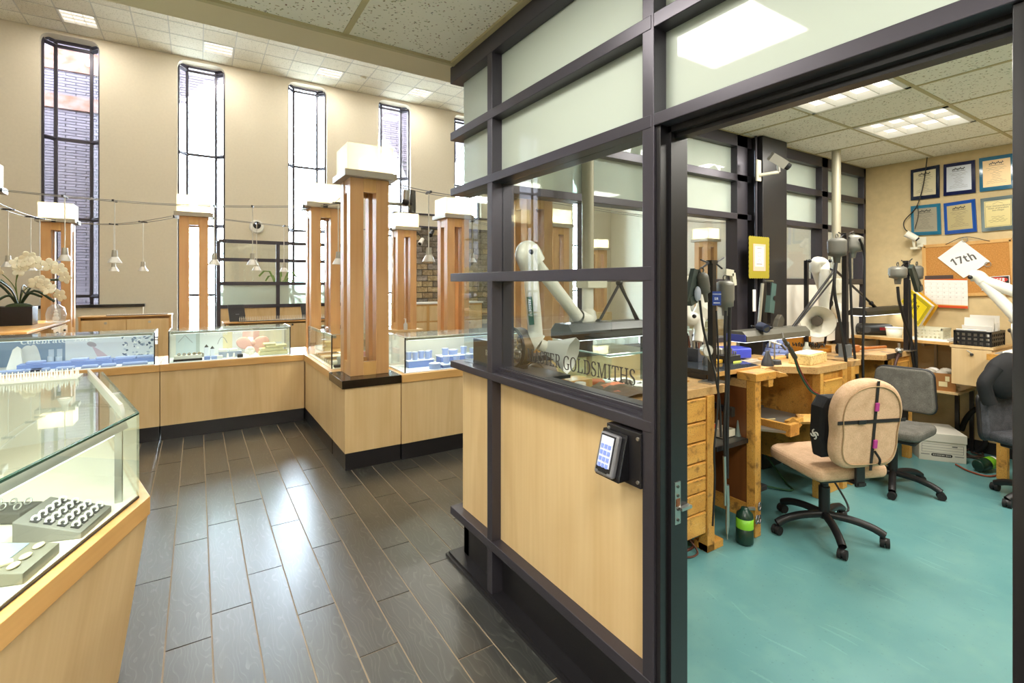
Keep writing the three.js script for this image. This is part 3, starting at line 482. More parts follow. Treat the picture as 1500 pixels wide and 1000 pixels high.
{ // things in the bow showcase
  const y = CT + 0.006, z = -6.26;
  const t = thing('ring_tray', 'white five-slot ring tray with a black front in the bow showcase', 'ring tray', [-0.1, y, z]); add(t, 'tray', [box(-0.205, 0.04, y + 0.022, y + 0.06, z - 0.06, z + 0.03, 0.004)], WHITE); add(t, 'tray_front', box(-0.21, 0.045, y, y + 0.022, z - 0.065, z + 0.035), BLACK);
  for (let i = 0; i < 5; i++) { const s = add(t, 'slot', box(-0.175 + i * 0.045, -0.15 + i * 0.045, y + 0.06, y + 0.063, z - 0.045, z + 0.015), BLACK); add(s, 'ring', new THREE.TorusGeometry(0.011, 0.003, 6, 14).translate(-0.162 + i * 0.045, y + 0.07, z), BRASS); }
  [[-0.13, 0.045], [-0.08, 0.05], [-0.02, 0.055], [0.03, 0.05]].forEach(([x, r], i) => solo('bangle_stand', 'grey half-round bracelet stand behind the ring tray', 'stand', plate(new THREE.Shape().absarc(0, 0, r, 0, Math.PI), 0.03, 0.003).translate(x, y, z - 0.12 - 0.034 * i), GREY, { base: [x, y, z - 0.13 - 0.034 * i], group: 'bracelet stands' }));
  for (const [x, w, h] of [[0.085, 0.045, 0.12], [0.14, 0.04, 0.1]]) { const s = thing('display_tower', 'slim pale tower stand beside the ring tray', 'stand', [x, y, z - 0.1], { group: 'tower stands' }); add(s, 'tower', box(x - w / 2, x + w / 2, y, y + h, z - 0.12, z - 0.08, 0.003), std(0xdfe3ea, 0.5)); add(s, 'ornament', lathe([[0.001, 0.03], [0.012, 0.015], [0.02, 0], [0.001, 0]], x, y + h, z - 0.1), DARKSTEEL); }
  for (const [x, m, l] of [[0.09, BLUEPAD_D, 'slate'], [0.155, BLUEPAD, 'pale blue'], [0.205, WHITE, 'white'], [0.4, BLACK, 'black-based']]) solo('ring_box', 'small ' + l + ' ring box at the front of the bow showcase', 'box', cbox(x, y + 0.0175, z + 0.02, 0.055, 0.035, 0.05, 0.004), m, { base: [x, y, z + 0.02] });
  const rz = thing('display_riser', 'grey blue riser under two white ring pads', 'riser', [0.31, y, z - 0.08]); add(rz, 'plinth', box(0.2, 0.42, y, y + 0.06, z - 0.12, z - 0.05, 0.003), std(0x9aa3b4, 0.7));
  for (const x of [0.24, 0.34]) solo('ring_pad', 'white ring pad on the grey blue riser', 'pad', cbox(x, y + 0.075, z - 0.085, 0.08, 0.03, 0.06, 0.006), WHITE, { base: [x, y + 0.06, z - 0.085], group: 'ring pads' });
  for (const x of [0.28, 0.34]) solo('ring_cone', 'small white ring cone in front of the grey blue riser', 'ring cone', lathe([[0.02, 0], [0.02, 0.008], [0.012, 0.012], [0.008, 0.05], [0.001, 0.055]], x, y, z + 0.02), WHITE, { base: [x, y, z + 0.02], group: 'ring cones' });
  const bow = thing('fabric_bow', 'pink satin bow standing in the showcase', 'bow', [0.545, y, z - 0.2]); for (const s of [-1, 1]) { add(bow, 'loop', ball(0, 0, 0, 0.07, 1.25, 1, 0.45).rotateZ(s * 0.35).translate(0.545 + s * 0.085, y + 0.13, z - 0.2), PINK); add(bow, 'tail', plate([[0, 0], [s * 0.09, -0.1], [s * 0.04, -0.12], [-s * 0.01, -0.02]].reverse(), 0.012, 0.003).translate(0.545, y + 0.125, z - 0.19), PINK); } add(bow, 'knot', ball(0.545, y + 0.13, z - 0.19, 0.028), PINK);
  const fl = thing('fabric_flower', 'white ruffled fabric flower beside the bow', 'flower', [0.5, y, z - 0.04]); for (let i = 0; i < 9; i++) { const a = i * 0.7; add(fl, 'petal', ball(0.5 + Math.cos(a) * 0.028, y + 0.06 + Math.sin(a) * 0.026, z - 0.04 + (i % 3) * 0.008, 0.024, 1, 1, 0.6, 10, 8), std(0xf6f0e4, 0.8)); } add(fl, 'stem', cyl(0.5, y, y + 0.06, z - 0.05, 0.006), WHITE);
  [[0.74, 0.02, 0.3, 0.04], [0.72, 0.06, 0.24, 0.035], [0.77, 0.095, 0.22, 0.03], [0.7, 0.125, 0.13, 0.02]].forEach(([x, yy, w, h], i) => solo('folded_cloth', 'cream folded cloth in the stack at the end of the bow showcase', 'cloth', cbox(x, y + [0.021, 0.061, 0.096, 0.123][i], z - 0.05, w, h, 0.12, 0.008), CREAM, { base: [x, y, z - 0.05], group: 'stack of cream cloths' }));
}
{ // end-on showcase: rolls and boxes
  const y = CT + 0.006, brown = [std(0x6d4c2c, 0.85), std(0xa98960, 0.85), std(0xd6c6a6, 0.85), std(0x4d3b2a, 0.85), std(0xe9e2d4, 0.85)];
  for (let i = 0; i < 9; i++) { const z = -5.85 + i * 0.085, m = brown[(i * 3) % 5]; const t = thing('fabric_roll', 'brown and cream fabric jewellery roll lying in the end-on showcase', 'jewellery roll', [1.2, y, z], { group: 'fabric rolls' }); add(t, 'roll', rod(V(1.12, y + 0.022, z), V(1.34, y + 0.022, z + 0.02), 0.022, 0.022, 12), m); add(t, 'end_cap', rod(V(1.114, y + 0.022, z), V(1.12, y + 0.022, z), 0.014, 0.023, 12), brown[4]); }
  const b1 = thing('gift_box', 'grey box under the pink box beside the fabric rolls', 'box', [1.32, y, -5.08]); add(b1, 'body', cbox(1.32, y + 0.04, -5.08, 0.26, 0.08, 0.2, 0.004), std(0x8f8d88, 0.6));
  const b2 = thing('gift_box', 'pink box holding small pale items on top of the grey box', 'box', [1.34, y + 0.08, -5.1]); add(b2, 'body', cbox(1.34, y + 0.105, -5.1, 0.2, 0.05, 0.16, 0.004), std(0xe0a1a0, 0.7)); for (let i = 0; i < 6; i++) add(b2, 'tag', cbox(1.27 + (i % 3) * 0.06, y + 0.14, -5.14 + (i > 2 ? 0.07 : 0), 0.04, 0.02, 0.04, 0.004), WHITE);
  const fr = thing('price_stand', 'white upright price card at the end of the roll showcase', 'card', [1.16, y, -5.92]); add(fr, 'card', box(1.12, 1.2, y, y + 0.12, -5.925, -5.915), WHITE);
  for (let i = 0; i < 3; i++) solo('display_wedge', 'dark wedge pad in front of the grey box', 'pad', cbox(1.16 + i * 0.1, y + 0.012, -4.985, 0.08, 0.024, 0.05, 0.005), CHAR, { base: [1.16 + i * 0.1, y, -4.985], group: 'dark wedge pads' });
}
{ // blue ring boxes
  const y = CT + 0.006, z = -4.5;
  const risers = [[1.72, 1.98, 0.07, -4.62], [2.05, 2.75, 0.09, -4.6], [2.0, 2.7, 0.035, -4.44]];
  risers.forEach(([a, b, h, rz], i) => { const t = thing('display_riser', ['short lavender riser at the end of the ring box showcase', 'tall lavender riser at the back of the ring box showcase', 'low lavender riser at the front of the ring box showcase'][i], 'riser', [(a + b) / 2, y, rz]); add(t, 'plinth', box(a, b, y, y + h - 0.008, rz - 0.06, rz + 0.06), BLUEPAD_D); add(t, 'top_board', box(a - 0.01, b + 0.01, y + h - 0.008, y + h, rz - 0.07, rz + 0.07), std(0xe6ebf8, 0.5)); });
  const box1 = (x, yy, zz, r, h, where) => { const t = thing('ring_box', 'periwinkle cylindrical ring box ' + where, 'ring box', [x, yy, zz], { group: 'cylindrical ring boxes ' + where }); add(t, 'body', cyl(x, yy, yy + h * 0.7, zz, r), BLUEPAD); const l = add(t, 'lid', cyl(x, yy + h * 0.7, yy + h, zz, r + 0.003), BLUEPAD); add(l, 'top_disc', cyl(x, yy + h, yy + h + 0.003, zz, r - 0.004), std(0xe3e8fb, 0.6)); };
  for (const [x, zz] of [[1.75, -4.64], [1.8, -4.6], [1.88, -4.64], [1.93, -4.6], [1.97, -4.65]]) box1(x, y + 0.07, zz, 0.026, 0.075, 'on the short riser');
  for (const [x, r, h] of [[2.12, 0.03, 0.07], [2.21, 0.045, 0.05], [2.33, 0.03, 0.075], [2.45, 0.045, 0.05], [2.56, 0.03, 0.07], [2.66, 0.03, 0.07]]) box1(x, y + 0.09, -4.6, r, h, 'on the tall riser');
  for (const [x, r] of [[2.06, 0.03], [2.17, 0.032], [2.3, 0.03], [2.45, 0.03], [2.58, 0.03]]) box1(x, y + 0.035, -4.44, r, 0.07, 'on the low riser');
  box1(1.93, y, -4.42, 0.055, 0.05, 'on the showcase floor');
  for (let i = 0; i < 11; i++) { const x = 3.62 + i * 0.23; const t = thing('necklace_bust', 'small white necklace bust in the showcase behind the workshop glazing', 'display form', [x, y, -4.58], { group: 'white busts' }); add(t, 'bust', lathe([[0.001, 0.17], [0.018, 0.165], [0.02, 0.13], [0.06, 0.1], [0.05, 0.03], [0.03, 0], [0.001, 0]], x, y, -4.58, 14).scale(1, 1, 1), WHITE); }
}
{ // near counter with chamfered glass case
  const A = [-0.193, -2.384], B = [-0.86, -0.553], C = [-0.448, -3.564], D = [-1.55, -3.45], E = [-1.55, -0.553], grow = (k, kc = k) => [[A[0] + k, A[1]], [B[0] + k, B[1] + k], [E[0], E[1] + k], D, [C[0] + k * 0.3, C[1] - k]];
  const t = thing('display_counter', 'maple counter with slanting front under the chamfered glass case', 'counter', [-0.9, 0, -2.1]);
  const up = grow(0.038), dn = grow(-0.06);
  const pos = [], lift = (p, y) => [p[0], y, p[1]], quad = (a, b, c, d) => pos.push(...a, ...b, ...c, ...a, ...c, ...d);
  const n = up.length, panelTop = grow(0.03); for (let i = 0; i < n; i++) { const j = (i + 1) % n; quad(lift(dn[i], 0.09), lift(panelTop[i], CB - 0.006), lift(panelTop[j], CB - 0.006), lift(dn[j], 0.09)); }
  for (let i = 1; i < n - 1; i++) pos.push(...lift(dn[0], 0.09), ...lift(dn[i], 0.09), ...lift(dn[i + 1], 0.09));
  const g = new THREE.BufferGeometry(); g.setAttribute('position', new THREE.Float32BufferAttribute(pos, 3)); g.computeVertexNormals(); const body = MAPLE.clone(); body.side = THREE.DoubleSide; add(t, 'slanting_panels', g, body);
  add(t, 'toe_kick', prism(grow(-0.12), 0, 0.1), BLACK); add(t, 'worktop', prism(up, CB, CT, 0.002), HONEY_H); 
  const c = thing('glass_showcase', 'chamfered glass showcase with ring trays on the slant-fronted maple counter', 'showcase', [-0.7, CT, -2.1]), y0 = CT, y1 = 1.1;
  const ends = [[B, A], [A, C]];
  add(c, 'deck', prism([A, B, E, D, C], y0, y0 + 0.004), std(0xf0ead8, 0.5));
  add(c, 'painted_gap_strip', [beam(V(A[0], y0 + 0.005, A[1]), V(B[0], y0 + 0.005, B[1]), 0.008, 0.008)], BLACK);  // black strip painted in for the dark gap between glass and worktop
  for (const [p, q] of ends) { const len = Math.hypot(q[0] - p[0], q[1] - p[1]); add(c, 'side_glass', new THREE.BoxGeometry(len, y1 - y0 - 0.012, 0.008).rotateY(Math.atan2(-(q[1] - p[1]), q[0] - p[0])).translate((p[0] + q[0]) / 2, (y0 + y1) / 2, (p[1] + q[1]) / 2), GLASS_G);
    add(c, 'glass_edge', beam(V(p[0], y1 - 0.003, p[1]), V(q[0], y1 - 0.003, q[1]), 0.007, 0.009), EDGE); }
  add(c, 'top_glass', prism([A, B, E, D, C], y1 - 0.004, y1 + 0.004), GLASS_G);
  add(c, 'edge_trim', [beam(V(A[0] - 0.05, y1 - 0.008, A[1] - 0.06), V(C[0] - 0.05, y1 - 0.008, C[1] + 0.02), 0.012, 0.07)], std(0xc9c9c2, 0.4));
  const k = (p, q, s, off) => V(p[0] + (q[0] - p[0]) * s + off * -0.94, 1.062, p[1] + (q[1] - p[1]) * s - off * 0.34);
  const bar = add(c, 'light_bar', beam(k(A, B, 0.02, 0.035), k(A, B, 0.98, 0.035), 0.035, 0.03), std(0xc4c2ba, 0.4)); const pa = k(A, B, 0.04, 0.045), pb = k(A, B, 0.96, 0.045);
  add(bar, 'light_strip', beam(V(pa.x, 1.042, pa.z), V(pb.x, 1.042, pb.z), 0.006, 0.014), GLOW_STRIP);
  add(c, 'support_post', box(-0.262, -0.238, y0, 1.05, -2.383, -2.36, 0.002), STEEL, { label: 'polished steel post' });
  // frosted back of the case and the light inside
  add(c, 'back_panel', [prism([[-0.83, -3.4], [-0.82, -3.4], [-1.38, -0.6], [-1.39, -0.6]].reverse(), y0 + 0.004, y1 - 0.006)], std(0xf1f4ee, 0.6)); 
  add(c, 'back_panel', [prism([[-0.47, -3.51], [-0.47, -3.5], [-0.85, -3.42], [-0.85, -3.43]], y0 + 0.004, y1 - 0.006)], std(0xf1f4ee, 0.6));
  const l1 = rectLight(c, 0.02, 1.5, (pa.x + pb.x) / 2 - 0.02, 1.036, (pa.z + pb.z) / 2 - 0.01, [0, -1, 0], 0xf8fff4, L.caseBar * 4.5); l1.quaternion.premultiply(new THREE.Quaternion().setFromAxisAngle(V(0, 1, 0), Math.atan2(B[0] - A[0], B[1] - A[1])));
  // ring trays
  const rot = (g, a, x, z) => g.rotateY(a).translate(x, 0, z);
  const tr = thing('ring_tray', 'grey sloping ring tray with four rows of slots in the chamfered showcase', 'ring tray', [-0.375, y0 + 0.005, -2.215], { turn: -0.28 });
  add(tr, 'tray', plate([[-0.09, 0], [0.09, 0], [0.09, 0.02], [-0.09, 0.075]], 0.2, 0.003).translate(0, 0, 0.1), std(0x77746c, 0.6));
  for (let i = 0; i < 5; i++) for (let j = 0; j < 4; j++) { const lz = -0.078 + i * 0.037, lx = -0.045 + j * 0.036, h = 0.0475 - lx * 0.3056, s = add(tr, 'slot', new THREE.BoxGeometry(0.022, 0.006, 0.026).rotateZ(-0.297).translate(lx, h, lz), BLACK); add(s, 'ring', new THREE.TorusGeometry(0.009, 0.0035, 6, 14).rotateY(0.4).translate(lx, h + 0.008, lz), WHITE); }
  const t2 = thing('ring_tray', 'small grey ring tray with two rows of rings in the chamfered showcase', 'ring tray', [-0.56, y0 + 0.005, -2.41], { turn: -0.5 }); add(t2, 'tray', cbox(0, 0.02, 0, 0.16, 0.04, 0.1, 0.008), std(0x5e5c56, 0.6)); for (let i = 0; i < 6; i++) add(t2, 'ring', new THREE.TorusGeometry(0.011, 0.003, 6, 14).rotateX(-0.6).translate(-0.05 + (i % 3) * 0.05, 0.05, i > 2 ? 0.02 : -0.02), STEEL);
  const t3 = thing('bracelet_board', 'sloping brown board with pale straps and oval clips in the chamfered showcase', 'display board', [-0.475, y0 + 0.005, -1.97], { turn: -0.28 }); add(t3, 'board', plate([[-0.1, 0], [0.1, 0], [0.1, 0.03], [-0.1, 0.06]], 0.17, 0.003).translate(0, 0, 0.085), std(0x6b6656, 0.5)); add(t3, 'mirror_inlay', new THREE.BoxGeometry(0.12, 0.003, 0.12).rotateZ(-0.149).translate(-0.03, 0.0505, -0.015), std(0x9fb0be, 0.15, { metalness: 0.4 }));
  for (const z of [-0.06, 0, 0.05]) add(t3, 'strap_clip', ball(0, 0, 0, 0.016, 0.8, 0.35, 1.3).translate(0.06, 0.039, z), std(0xb7ac8c, 0.5)); add(t3, 'strap', rod(V(0.045, 0.042, 0.03), V(0.0, 0.05, 0.08), 0.009), std(0xc9c0a4, 0.6));
  const t4 = thing('ring_pad', 'long cream bar pad behind the grey sloping ring tray', 'pad', [-0.66, y0 + 0.004, -2.2], { turn: -0.4 }); add(t4, 'pad', cbox(0, 0.012, 0, 0.14, 0.024, 0.05, 0.008), std(0xcfc7b0, 0.7));
  // acrylic finger row along the back of the near case
  const comb = thing('ring_display', 'row of clear acrylic ring fingers along the rear of the chamfered showcase', 'ring display', [-0.95, y1 + 0.005, -3.4]); add(comb, 'base_strip', box(-1.5, -0.52, y1 + 0.005, y1 + 0.012, -3.5, -3.36), std(0xd9ded4, 0.3)); const fg = []; for (let i = 0; i < 46; i++) for (let j = 0; j < 2; j++) fg.push(cyl(-1.48 + i * 0.021, y1 + 0.012, y1 + 0.05, -3.46 + j * 0.05, 0.006, 0.002, 6)); add(comb, 'fingers', fg, std(0xf4f8f0, 0.2), { kind: 'stuff' });
}

// ---------------------------------------------------------------- rear of the hall
{
  const t = thing('side_counter', 'maple side counter with an open niche carrying the orchid', 'counter', [-1.9, 0, -7.6]), x1 = -1.47, x0 = -2.35;
  add(t, 'cabinet_body', [box(x0, x1 - 0.02, 0.1, 1.05, -8.85, -8.05), box(x0, -1.75, 0.1, 1.05, -8.05, -7.55), box(x0, x1 - 0.02, 0.1, 1.05, -7.55, -6.92)], MAPLE); add(t, 'toe_kick', box(x0, x1 - 0.06, 0, 0.1, -8.8, -6.95), BLACK);
  add(t, 'recess_board', box(x0, x1 - 0.05, 1.05, 1.075, -8.82, -6.95), MAPLE); add(t, 'worktop', box(x0, x1 + 0.01, 1.075, 1.1, -8.9, -6.88, 0.003), HONEY);
  add(t, 'niche_shelf', box(-1.76, x1 - 0.02, 0.86, 0.88, -8.05, -7.55), HONEY);
  for (const [a, b] of [[-8.84, -8.46], [-8.44, -8.06]]) { const d = add(t, 'door', box(x1 - 0.02, x1 - 0.004, 0.12, 1.03, a, b), MAPLE); add(d, 'knob', ball(x1 + 0.006, 0.98, (a + b) / 2 + 0.05, 0.014), DARKSTEEL); }
}
{ // orchid
  const p = at(28, 476, 'y', 1.1), x = p.x, z = p.z, y = 1.1, t = thing('potted_orchid', 'white orchid in a square black pot on the side counter', 'plant', [x, y, z]);
  add(t, 'pot', [box(x - 0.14, x + 0.14, y, y + 0.22, z - 0.12, z + 0.12, 0.004)], std(0x1c1e24, 0.25)); add(t, 'moss', ball(x, y + 0.22, z, 0.12, 1, 0.35, 0.9), std(0x2c3a1a, 0.95));
  const leaf = std(0x24391f, 0.4, { side: THREE.DoubleSide }), stemM = std(0x5c7030, 0.6), petal = new THREE.MeshPhysicalMaterial({ color: 0xf2f1dc, roughness: 0.8, side: THREE.DoubleSide });
  for (let i = 0; i < 9; i++) { const a = i * 0.7 + 0.2, l = rnd(0.2, 0.48), s = new THREE.CatmullRomCurve3([V(0, 0, 0), V(l * 0.4, l * 0.6, 0), V(l, l * 0.55 + rnd(-0.12, 0.15), 0)]); const g = new THREE.TubeGeometry(s, 10, 0.014, 4).scale(1, 1, 0.45).rotateY(a).translate(x, y + 0.22, z); add(t, 'leaf', g, leaf); }
  const sprays = [[[0, 0, 0], [-0.02, 0.3, 0.02], [0.08, 0.52, 0.02], [0.3, 0.5, 0.05], [0.42, 0.36, 0.08]], [[0, 0, 0], [-0.05, 0.25, 0], [-0.2, 0.42, 0.03], [-0.36, 0.38, 0.06], [-0.46, 0.22, 0.08]], [[0, 0, 0], [0.06, 0.2, 0.04], [0.22, 0.28, 0.06], [0.36, 0.14, 0.1]], [[0, 0, 0], [-0.03, 0.3, -0.02], [0.02, 0.5, 0], [0.1, 0.56, 0]]];
  for (const s of sprays) {
    const c = new THREE.CatmullRomCurve3(s.map(([a, b, d]) => V(x + a, y + 0.22 + b, z + d))), st = add(t, 'flower_stem', new THREE.TubeGeometry(c, 18, 0.005, 5), stemM);
    for (let q = 0.5; q <= 1.0; q += 0.125) { const o = c.getPoint(q), g = []; const ph = rnd(0, 6), tilt = rnd(-0.4, 0.4); for (let k = 0; k < 5; k++) g.push(ball(0.042, 0, 0, 0.042, 1, 0.8, 0.14, 8, 6).rotateZ(ph + k * 1.2566)); g.push(ball(0, 0, 0.012, 0.011, 1, 1, 1, 6, 5)); add(st, 'blossom', merge(g).rotateX(tilt).rotateY(rnd(-0.7, 0.7)).translate(o.x + rnd(-0.03, 0.03), o.y + rnd(-0.02, 0.03), o.z + 0.03), petal); }
  }
}
{ // clear dome, low cabinet, half wall
  const p = at(82, 472, 'y', 1.1); const d = thing('glass_cloche', 'small clear glass dome on the side counter', 'dome', [p.x, 1.1, p.z]); add(d, 'dome', lathe([[0.09, 0], [0.1, 0.1], [0.08, 0.18], [0.04, 0.22], [0.001, 0.23]], p.x, 1.105, p.z), new THREE.MeshPhysicalMaterial({ color: 0xf4f6f8, roughness: 0.1, transmission: 0.8, thickness: 0, side: THREE.DoubleSide })); add(d, 'ornament', [ball(p.x, 1.15, p.z, 0.035), ball(p.x, 1.2, p.z, 0.025), ball(p.x, 1.24, p.z, 0.018)], WHITE); add(d, 'base', cyl(p.x, 1.1, 1.108, p.z, 0.105), WHITE);
  const c = thing('low_cabinet', 'low maple cabinet with two locked doors against the half wall', 'cabinet', [-1.05, 0, -11.2]), x0 = -1.7, x1 = -0.4, z = -11;
  add(c, 'cabinet_body', [box(x0, x1, 0.08, 0.95, z - 0.45, z - 0.02), box(x0 + 0.03, x1 - 0.03, 0.95, 1.0, z - 0.45, z - 0.16), box(x0, x0 + 0.03, 0.95, 1.0, z - 0.45, z), box(x1 - 0.03, x1, 0.95, 1.0, z - 0.45, z)], HONEY); add(c, 'top', box(x0 - 0.01, x1 + 0.01, 1.0, 1.02, z - 0.46, z, 0.003), HONEY); add(c, 'plinth', box(x0 + 0.03, x1 - 0.03, 0, 0.08, z - 0.42, z - 0.05), BLACK);
  for (const [a, b] of [[x0 + 0.04, -1.06], [-1.05, x1 - 0.04]]) { const dd = add(c, 'door', box(a, b, 0.12, 0.955, z - 0.02, z), MAPLE); add(dd, 'lock', rod(V((a + b) / 2 + 0.02, 0.9, z), V((a + b) / 2 + 0.02, 0.9, z + 0.012), 0.022), STEEL); }
  const f = thing('ring_display', 'two rows of white ring fingers on the low cabinet', 'ring display', [-0.9, 1.02, -11.1]); const fg = []; for (let i = 0; i < 36; i++) fg.push(cyl(-1.32 + i * 0.024, 1.03, 1.05, -11.1, 0.008, 0.004, 6)); add(f, 'base_strip', box(-1.34, -0.46, 1.02, 1.03, -11.14, -11.06), BLACK); add(f, 'fingers', fg, WHITE, { kind: 'stuff' });
  const h = structure('wall_half', 'beige half wall with a black cap under the first window'); add(h, 'wall_face', box(-5.5, -0.98, 0, 1.09, -13.3, -13.18), WALL); add(h, 'cap', box(-5.52, -0.95, 1.09, 1.15, -13.34, -13.14), BLACK);
}
{ // desk with signs and ring fingers
  const x0 = 0.42, x1 = 2.4, z = -10, y = 0.9, t = thing('counter_desk', 'maple desk with a recessed edge below the glazed office screen', 'desk', [1.4, 0, -10.25]);
  add(t, 'cabinet_body', [box(x0, x1, 0.08, y - 0.055, z - 0.5, z), box(x0, x1, y - 0.055, y - 0.02, z - 0.5, z - 0.14), box(x0, x0 + 0.05, y - 0.055, y - 0.02, z - 0.14, z)], MAPLE); add(t, 'top', box(x0 - 0.03, x1, y - 0.02, y, z - 0.52, z + 0.02), HONEY); add(t, 'white_end', box(x0 - 0.05, x0 - 0.03, 0, y, z - 0.5, z + 0.02), WHITE);
  for (const x of [0.8, 1.5]) add(t, 'lock', rod(V(x, 0.82, z), V(x, 0.82, z + 0.01), 0.02), DARKSTEEL);
  const f = thing('ring_display', 'long row of white ring fingers fanned along the maple desk', 'ring display', [1.4, y, -10.1]), fg = []; add(f, 'base_strip', box(0.62, 2.3, y, y + 0.01, z - 0.16, z - 0.02), BLACK); for (let i = 0; i < 60; i++) { const x = 0.64 + i * 0.028; fg.push(rod(V(x, y + 0.01, z - 0.05), V(x - 0.01, y + 0.07, z - 0.02), 0.007, 0.003, 5), rod(V(x, y + 0.01, z - 0.12), V(x + 0.01, y + 0.09, z - 0.14), 0.006, 0.003, 5)); } add(f, 'fingers', fg, WHITE, { kind: 'stuff' });
  const sign = (x, label, s) => { const b = thing('easel_sign', label, 'sign', [x, y, z - 0.25]); add(b, 'panel', plate([[-0.13, 0], [0.13, 0], [0.1, 0.31], [-0.16, 0.31]], 0.02, 0.002).rotateX(-0.25).translate(x, y + 0.003, z - 0.2), std(0x23242c, 0.3)); const g = card(0.12, 0.02); add(b, 'lettering', g.rotateX(-0.25).translate(x + 0.005, y + 0.13, z - 0.23), std(0xffffff, 0.6, { map: ctex(128, 24, (c, w, hh) => { c.fillStyle = '#23242c'; c.fillRect(0, 0, w, hh); c.fillStyle = '#c9cbd2'; c.font = '18px serif'; c.fillText('IIIIIIIIII', 18, 18); }) })); add(b, 'prop', beam(V(x, y, z - 0.42), V(x, y + 0.24, z - 0.27), 0.02, 0.01), BLACK); };
  sign(0.62, 'dark easel sign with small pale lettering at the end of the desk'); sign(1.84, 'dark easel sign half hidden by the wooden pillar');
}
{ // office screen
  const z = -11.4, x0 = at(320, 400, 'z', z).x, xm = at(407, 400, 'z', z).x, x1 = 3.0, top = at(320, 352.5, 'z', z).y, ys = [381, 415, 448].map((v) => at(380, v, 'z', z).y);
  const w = structure('wall_office', 'black framed office screen with clear and frosted glass above maple panels'); const b = 0.035;
  for (const x of [x0, xm, x1]) add(w, 'post', box(x - b, x + b, 0, top, z - 0.05, z + 0.02), BLACKM);
  for (const y of [top, ...ys]) add(w, 'rail', box(x0, x1, y - b, y + b, z - 0.05, z + 0.018), BLACKM);
  for (const [a, c] of [[x0, xm], [xm, x1]]) { glassPane(w, a + b, c - b, ys[0] + b, top - b, z - 0.01, z - 0.004); glassPane(w, a + b, c - b, ys[1] + b, ys[0] - b, z - 0.01, z - 0.004); glassPane(w, a + b, c - b, ys[2] + b, ys[1] - b, z - 0.01, z - 0.004, FROST, 'frosted_pane'); add(w, 'maple_panel', box(a + b, c - b, 0, ys[2] - b, z - 0.03, z), MAPLE); }
  const px = 1.55, pz = -12.1, t = thing('potted_plant', 'leafy green plant behind the office screen', 'plant', [px, 0, pz]); add(t, 'pot', lathe([[0.001, 0], [0.16, 0], [0.2, 0.35], [0.18, 0.35], [0.001, 0.33]], px, 0, pz), std(0x6c5a48, 0.7)); add(t, 'trunk', cyl(px, 0.33, 1.3, pz, 0.03), std(0x5a4a32, 0.8));
  const lm = std(0x7f9a52, 0.6, { side: THREE.DoubleSide }); for (let i = 0; i < 30; i++) { const a = i * 2.4, l = rnd(0.25, 0.5), up = rnd(-0.25, 0.45); const c = new THREE.CatmullRomCurve3([V(px, 1.3, pz), V(px + Math.cos(a) * l * 0.6, 1.3 + up + 0.15, pz + Math.sin(a) * l * 0.5), V(px + Math.cos(a) * l, 1.3 + up, pz + Math.sin(a) * l * 0.8)]); add(t, 'leaf', new THREE.TubeGeometry(c, 6, 0.02, 4), lm); }
  const hs = thing('ceiling_speaker', 'round white wall speaker with a dark centre on the window wall', 'speaker', [1.24, 3.0, -13.99]); const q = at(376, 332, 'z', -13.98); add(hs, 'rim', rod(V(q.x, q.y, -14), V(q.x, q.y, -13.9), 0.17, 0.15, 24), WHITE); add(hs, 'cone', rod(V(q.x, q.y + 0.03, -13.9), V(q.x, q.y + 0.03, -13.885), 0.09, 0.09, 20), BLACK);
}
